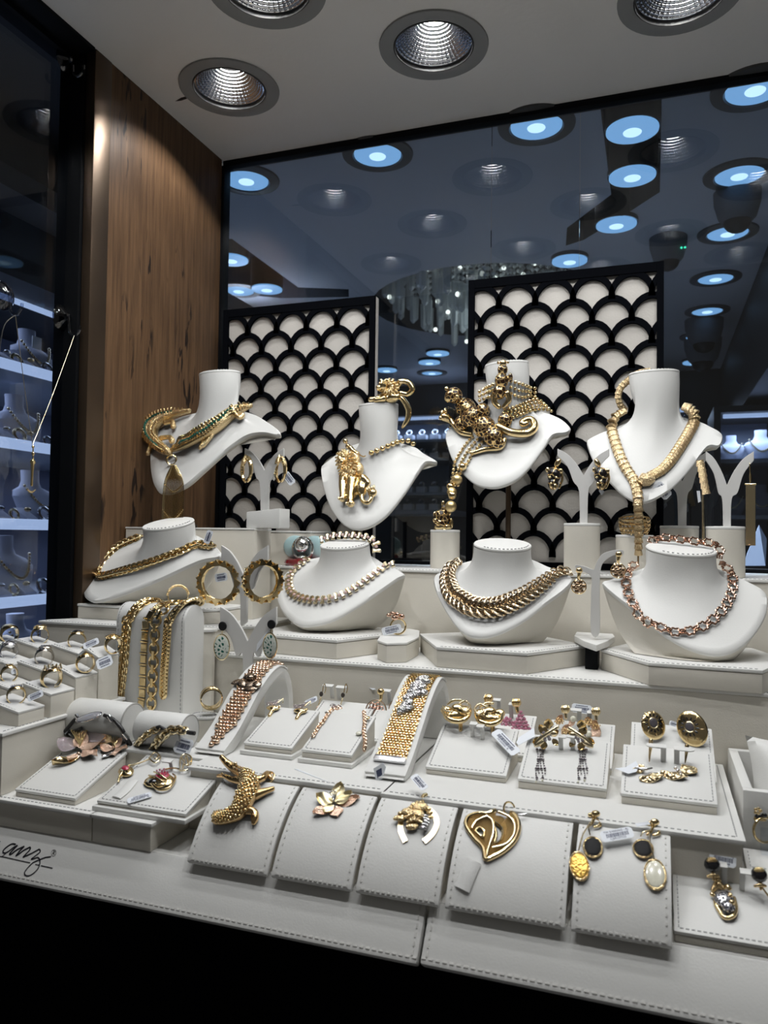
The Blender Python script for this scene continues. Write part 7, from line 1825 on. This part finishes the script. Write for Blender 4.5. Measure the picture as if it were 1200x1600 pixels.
MB().tube(spline([hB, PX(6, 510, XG+.02), PX(-2, 560, XG+.02)], 6), .0007, 5).build('fine_chain', SILV, ch)

# ================================================================== DISPLAY BEYOND THE SIDE GLASS
BLUEW = pmat('cool_white_velvet', (.42, .44, .54), .7); SHELFM = pmat('grey_shelf', (.30, .33, .38), .4)
TUBE = emat('shelf_light_tube', (.62, .74, 1.0), .85)
cab = thing('wall_display_case', 'tall lit jewellery case with four shelves beyond the side glass', 'display case', (-1.4, 1.5, EYE-.6))
MB().box((-1.62, .80, EYE-.6), (-1.60, 2.3, EYE+.62)).build('back_panel', pmat('case_back_blue', (.17, .19, .27), .7), cab)
MB().box((-1.62, .80, EYE+.50), (-1.19, 2.3, EYE+.62)).build('cornice', DARKW, cab); MB().box((-1.62, .80, EYE+.62), (-1.10, 2.3, EYE+.66)).build('cornice_lip', pmat('dark_cornice_lip', (.08, .075, .075), .5), cab)
SZ = [.335, .180, .020, -.135, -.29]
for z in SZ:
    MB().box((-1.60, .80, EYE+z-.012), (-1.215, 2.3, EYE+z)).build('shelf', SHELFM, cab)
    MB().tube([(-1.205, .80, EYE+z-.006), (-1.205, 2.3, EYE+z-.006)], .011, 10).build('light_tube', TUBE, cab)
    ld = bpy.data.lights.new('caselight', 'AREA'); ld.shape = 'RECTANGLE'; ld.size = .10; ld.size_y = .9; ld.energy = .8; ld.color = (.72, .80, 1.0)
    lo = bpy.data.objects.new('caselight', ld); attach(lo, cab, T(-1.36, 1.45, EYE+z-.016))
MB().tube([(-1.3, .80, EYE+.497), (-1.3, 2.3, EYE+.497)], .008, 8).build('light_tube', TUBE, cab)
ld = bpy.data.lights.new('caselight', 'AREA'); ld.shape = 'RECTANGLE'; ld.size = .10; ld.size_y = .9; ld.energy = .8; ld.color = (.72, .80, 1.0)
lo = bpy.data.objects.new('caselight', ld); attach(lo, cab, T(-1.36, 1.45, EYE+.485))
def smallbust(label, y, z, h=.10, chain_=True, x=-1.31, rot=90, group='small busts in the side case', mt=None):
    t = thing('small_bust', label, 'necklace bust', (x, y, z), group)
    M = T(x, y, z+.0005) @ R('Z', rot) @ S(h/.10)
    R_ = []
    for a, b, zz, dy in ((.030, .022, 0, 0), (.040, .026, .022, -.004), (.052, .020, .048, .002), (.044, .018, .060, .010), (.024, .015, .068, .014), (.018, .014, .080, .015), (.0185, .0145, .10, .016)):
        R_.append([(a*math.cos(2*PI*i/24), dy-.012+b*math.sin(2*PI*i/24), zz) for i in range(24)])
    MB().loft(R_, M, cap0=True, cap1=True).build('bust_form', mt or BLUEW, t)
    if chain_:
        m = MB()
        for i in range(26):
            u = -1+2*i/25; m.ball(M @ Vector((.036*u, -.036-.004*(1-u*u)+.016*u*u, .028+.040*u*u)), .0032*h/.1, 6, 4)
        m.build('bead_collar', PALE, t, kind='stuff')
    return t
def addlink(label, cat, name, loc, r, mt, grp):
    t = thing(name, label, cat, loc, grp); m = MB().torus(r, r*.28, 14, 6, T(loc[0], loc[1], loc[2]+r*1.25) @ R('Y', 70)); m.build('hoop', mt, t); m = MB().ball((loc[0], loc[1], loc[2]+r*.22), (r*.7, r*.5, r*.22), 8, 5); m.build('foot', mt, t)
for lb, y, zi, h in (('white bust with gold collar and square label on top shelf beyond the side glass', 1.33, 0, .11), ('cool white bust with a gold collar on the second shelf beyond the side glass', 1.30, 1, .115), ('cool white bust at the left edge on the second shelf beyond the side glass', 1.16, 1, .10),
                  ('cool white bust with a rose collar on the third shelf beyond the side glass', 1.35, 2, .115), ('white bust with a wide gold collar on the lowest lit shelf', 1.28, 3, .125), ('pale bust at the very bottom beyond the side glass', 1.32, 4, .11), ('white bust at the left edge on the top shelf behind the glass', 1.17, 0, .09)):
    b_ = smallbust(lb, y, EYE+SZ[zi], h)
    if 'square label' in lb: MB().box((-1.270, y-.030, EYE+SZ[zi]+.062), (-1.268, y-.004, EYE+SZ[zi]+.088)).build('label', PAPER, b_)
g = random.Random(11); nms = 0
SHN = ['top', 'second', 'third', 'fourth', 'lowest']
for zi, z in enumerate(SZ):
    for j in range(13):
        y = 1.06 + .036*j + g.uniform(-.006, .006); x = -1.235 - g.uniform(0, .012)
        if j % 2: addlink('small metal ornament on the %s shelf beyond the side glass' % SHN[zi], 'ring', 'shelf_ornament', (x, y, EYE+z+.0005), .010 + g.uniform(0, .005), (GOLDR, SILV, PALE)[j % 3], 'ornaments on the %s shelf of the side case' % SHN[zi])
        else:
            t = thing('display_block', 'cool white display block on the %s shelf beyond the side glass' % SHN[zi], 'display block', (x, y, EYE+z), 'blocks on the %s shelf of the side case' % SHN[zi])
            MB().prism([(x-.02, y-.015, EYE+z+.0005), (x+.018, y-.015, EYE+z+.0005), (x+.018, y-.015, EYE+z+.008), (x-.02, y-.015, EYE+z+.03)], (0, .030, 0)).build('velvet_block', BLUEW, t, bevel=.001)
            MB().ball((x+.004, y, EYE+z+.026), (.006, .009, .005), 8, 5).build('ornament', GOLDR if j % 4 else SILV, t)

# ================================================================== CHANDELIER IN ITS COFFER
CRYS = pmat('chandelier_crystal', (.62, .66, .66), .12, spec=.9)
CRYS.node_tree.nodes['Principled BSDF'].inputs['Alpha'].default_value = .55
cc = Vector((cof_c[0], cof_c[1]-.06, ZT+.24))
chn = thing('chandelier', 'cluster of hanging crystal strands in a dark round ceiling recess', 'chandelier', cc)
MB().lathe([(.33, -.012), (.335, 0), (.02, .008)], 40, T(cc)).build('mounting_plate', CHROME, chn)
def strand(n, tail):
    m = MB(); z = 0
    for i in range(n):
        r = .0065 if i % 3 else .0095; m.add([(r, 0, z-.009), (0, r, z-.009), (-r, 0, z-.009), (0, -r, z-.009), (0, 0, z), (0, 0, z-.018)], [(0,1,4),(1,2,4),(2,3,4),(3,0,4),(1,0,5),(2,1,5),(3,2,5),(0,3,5)]); z -= .0195
    m.tube([(0, 0, z), (0, 0, z-tail*.1), (0, 0, z-tail*.9), (0, 0, z-tail)], [.002, .013, .011, .003], 6)
    return m.mesh('crystal_strand', CRYS, smooth=False)
g = random.Random(4); ST = {n: strand(n, .09) for n in range(6, 22)}
for i in range(120):
    q = 2.39996*i; d = .33*math.sqrt((i+.5)/120); p = cc + Vector((d*math.cos(q), d*math.sin(q), -.006))
    dx = (p.x-cc.x)/.33; n = int(max(6, min(21, 12 + 5*dx + g.uniform(-2, 2.5))))
    place('crystal_strand', ST[n], chn, T(p) @ R('Z', g.uniform(0, 90)))
bm_ = MB().ball((0,0,0), .0075, 10, 6).mesh('bulb', WARMLED); 
for i in range(46):
    q = g.uniform(0, 2*PI); d = .32*math.sqrt(g.random()); place('bulb', bm_, chn, T(cc + Vector((d*math.cos(q), d*math.sin(q), -.05-.26*g.random()))))
ld = bpy.data.lights.new('chandelier_light', 'POINT'); ld.energy = 1.2; ld.color = (1.0, .97, .85); ld.shadow_soft_size = .12
lo = bpy.data.objects.new('chandelier_light', ld); attach(lo, chn, T(cc + Vector((0, 0, -.30))))
# ================================================================== DOME CAMERAS
def dome(label, px, py, r):
    p = PZ(px, py, ZT); t = thing('dome_camera', label, 'security camera', p, 'dome cameras on the shop ceiling')
    MB().lathe([(r, 0), (r*.98, -r*.5), (r*.80, -r*1.15), (r*.62, -r*1.35)], 32, T(p), cap0=False).build('housing', pmat('camera_grey', (.13, .14, .16), .8, spec=.1), t)
    MB().ball(p + Vector((0, 0, -r*1.30)), (r*.60, r*.60, r*.55), 24, 12).build('dark_dome', pmat('dark_dome', (.008, .009, .012), .35, spec=.2), t)
    return t, p
dome('dark dome camera below the second right hand ceiling lamp', 1152, 300, .048)
t, p = dome('dark dome camera with a tiny green light, above the corner of the right lattice screen', 1044, 372, .045)
for dx in (-.004, .004): MB().ball(p + Vector((.034+dx, -.034, -.040)), .0028, 8, 6).build('indicator_light', emat('green_indicator', (.05, .8, .4), 2), t)
dome('dome camera in front of the sixth ceiling lamp of the right row', 1100, 500, .062)
dome('dome camera hanging lowest at the end of the right ceiling row', 1098, 530, .066)
# ================================================================== CASES AT THE BACK OF THE SHOP
def wallcase(label, x0, x1, y, z0, z1, shelves, items=0):
    t = thing('back_display_case', label, 'display case', ((x0+x1)/2, y+.15, z0), 'lit cases at the back of the shop')
    MB().box((x0, y+.28, z0), (x1, y+.30, z1)).build('back_panel', pmat('case_back_cool', (.22, .25, .33), .6), t)
    for a, b in ((x0-.02, x0), (x1, x1+.02)): MB().box((a, y, z0), (b, y+.30, z1)).build('side_panel', DARKW, t)
    MB().box((x0-.02, y, z1), (x1+.02, y+.30, z1+.02)).build('top_panel', DARKW, t); MB().box((x0-.02, y, z0-.02), (x1+.02, y+.30, z0)).build('bottom_panel', SHELFM, t)
    for z in shelves: MB().box((x0, y+.02, z-.012), (x1, y+.28, z)).build('shelf', SHELFM, t)
    MB().box((x0+.01, y+.03, z1-.012), (x1-.01, y+.05, z1-.001)).build('light_strip', TUBE, t)
    ld = bpy.data.lights.new('caselight', 'AREA'); ld.shape = 'RECTANGLE'; ld.size = x1-x0; ld.size_y = .1; ld.energy = .9; ld.color = (.75, .84, 1.0); lo = bpy.data.objects.new('caselight', ld); attach(lo, t, T((x0+x1)/2, y+.1, z1-.02))
    return t
zr1, zr2 = EYE+.256, EYE+.08
wallcase('lit case with a white bust behind the far right tassel stand', .195, .36, 2.6, EYE-.10, EYE+.40, (zr1, zr2), 0)
smallbust('white bust with a thin collar in the lit case at the right', .232, 0, .14, True, 2.70, 0) if False else None
for lb, x, z, h in (('pale bust with a fine collar on the top shelf of the right hand shop case', .235, zr1, .085), ('tall pale bust beside it, nearest the right edge of the shop case', .322, zr1, .10), ('pale bust on the lower shelf of the right hand shop case', .235, zr2, .09), ('pale bust low at the right edge of the shop case', .322, zr2, .10)):
    smallbust(lb, 2.72, z, h, True, x, 0, 'busts in the right hand shop case')
wallcase('small lit case seen between the lariat bust and the dark cabinet', .051, .137, 3.315, EYE+.342, EYE+.537, (), 0)
zs = [EYE+.44, EYE+.355, EYE+.20]
wallcase('wide lit case of ring pads between the two lattice screens', -1.24, -.86, 3.30, EYE+.12, EYE+.545, zs, 0)
RP = MB().box((-.022, -.02, 0), (.022, .02, .03)).mesh('velvet_pad', pmat('pale_velvet', (.62, .64, .70), .7), bevel=.003); RB = MB().torus(.012, .0035, 14, 6, T(0, -.004, .04) @ R('X', 70)).mesh('ring', SILV)
for z in zs + [EYE+.12]:
    for i in range(6):
        p = Vector((-1.20+.062*i, 3.40, z+.0005)); t = thing('ring_pad', 'pale ring pad, one of six on the %s shelf of the far wide case' % {zs[0]: 'top', zs[1]: 'second', zs[2]: 'third'}.get(z, 'lowest'), 'ring pad', p, 'ring pads on the %s shelf of the far wide case' % {zs[0]: 'top', zs[1]: 'second', zs[2]: 'third'}.get(z, 'lowest')); place('velvet_pad', RP, t, T(p)); place('ring', RB, t, T(p))
# dark counters and a pale folded card beyond the glass
struct('trim_5', MB().box((-1.9, 2.2, 0), (-.25, 2.6, EYE-.10)), pmat('dark_counter', (.018, .02, .026), .25))
struct('trim_6', MB().box((-.05, 1.55, 0), (.9, 1.9, EYE-.085)), bpy.data.materials['dark_counter'])
a = PY(1178, 884, 1.62); t = thing('folded_card', 'pale folded card standing on the dark counter behind the glass at the right', 'card', (a.x, 1.62, EYE-.085))
MB().prism([PY(1160, 884, 1.62), PY(1196, 884, 1.62), PY(1198, 842, 1.66), PY(1186, 820, 1.66)], (0, .004, 0)).build('card_front', pmat('cool_card', (.5, .53, .62), .6), t, smooth=False)

p = PZ(284, 154, ZT-.0004); t = MB().prism([PZ(x, y, ZT-.0003) for x, y in ((274, 158), (282, 153), (293, 150), (292, 154), (283, 157))], (0, 0, -.0004)).build('scuff_mark', pmat('brown_scuff', (.03, .02, .015), .8), None, smooth=False)
tag(t, 'small dark scuff on the ceiling beside the downlight nearest the wooden panel', 'mark')
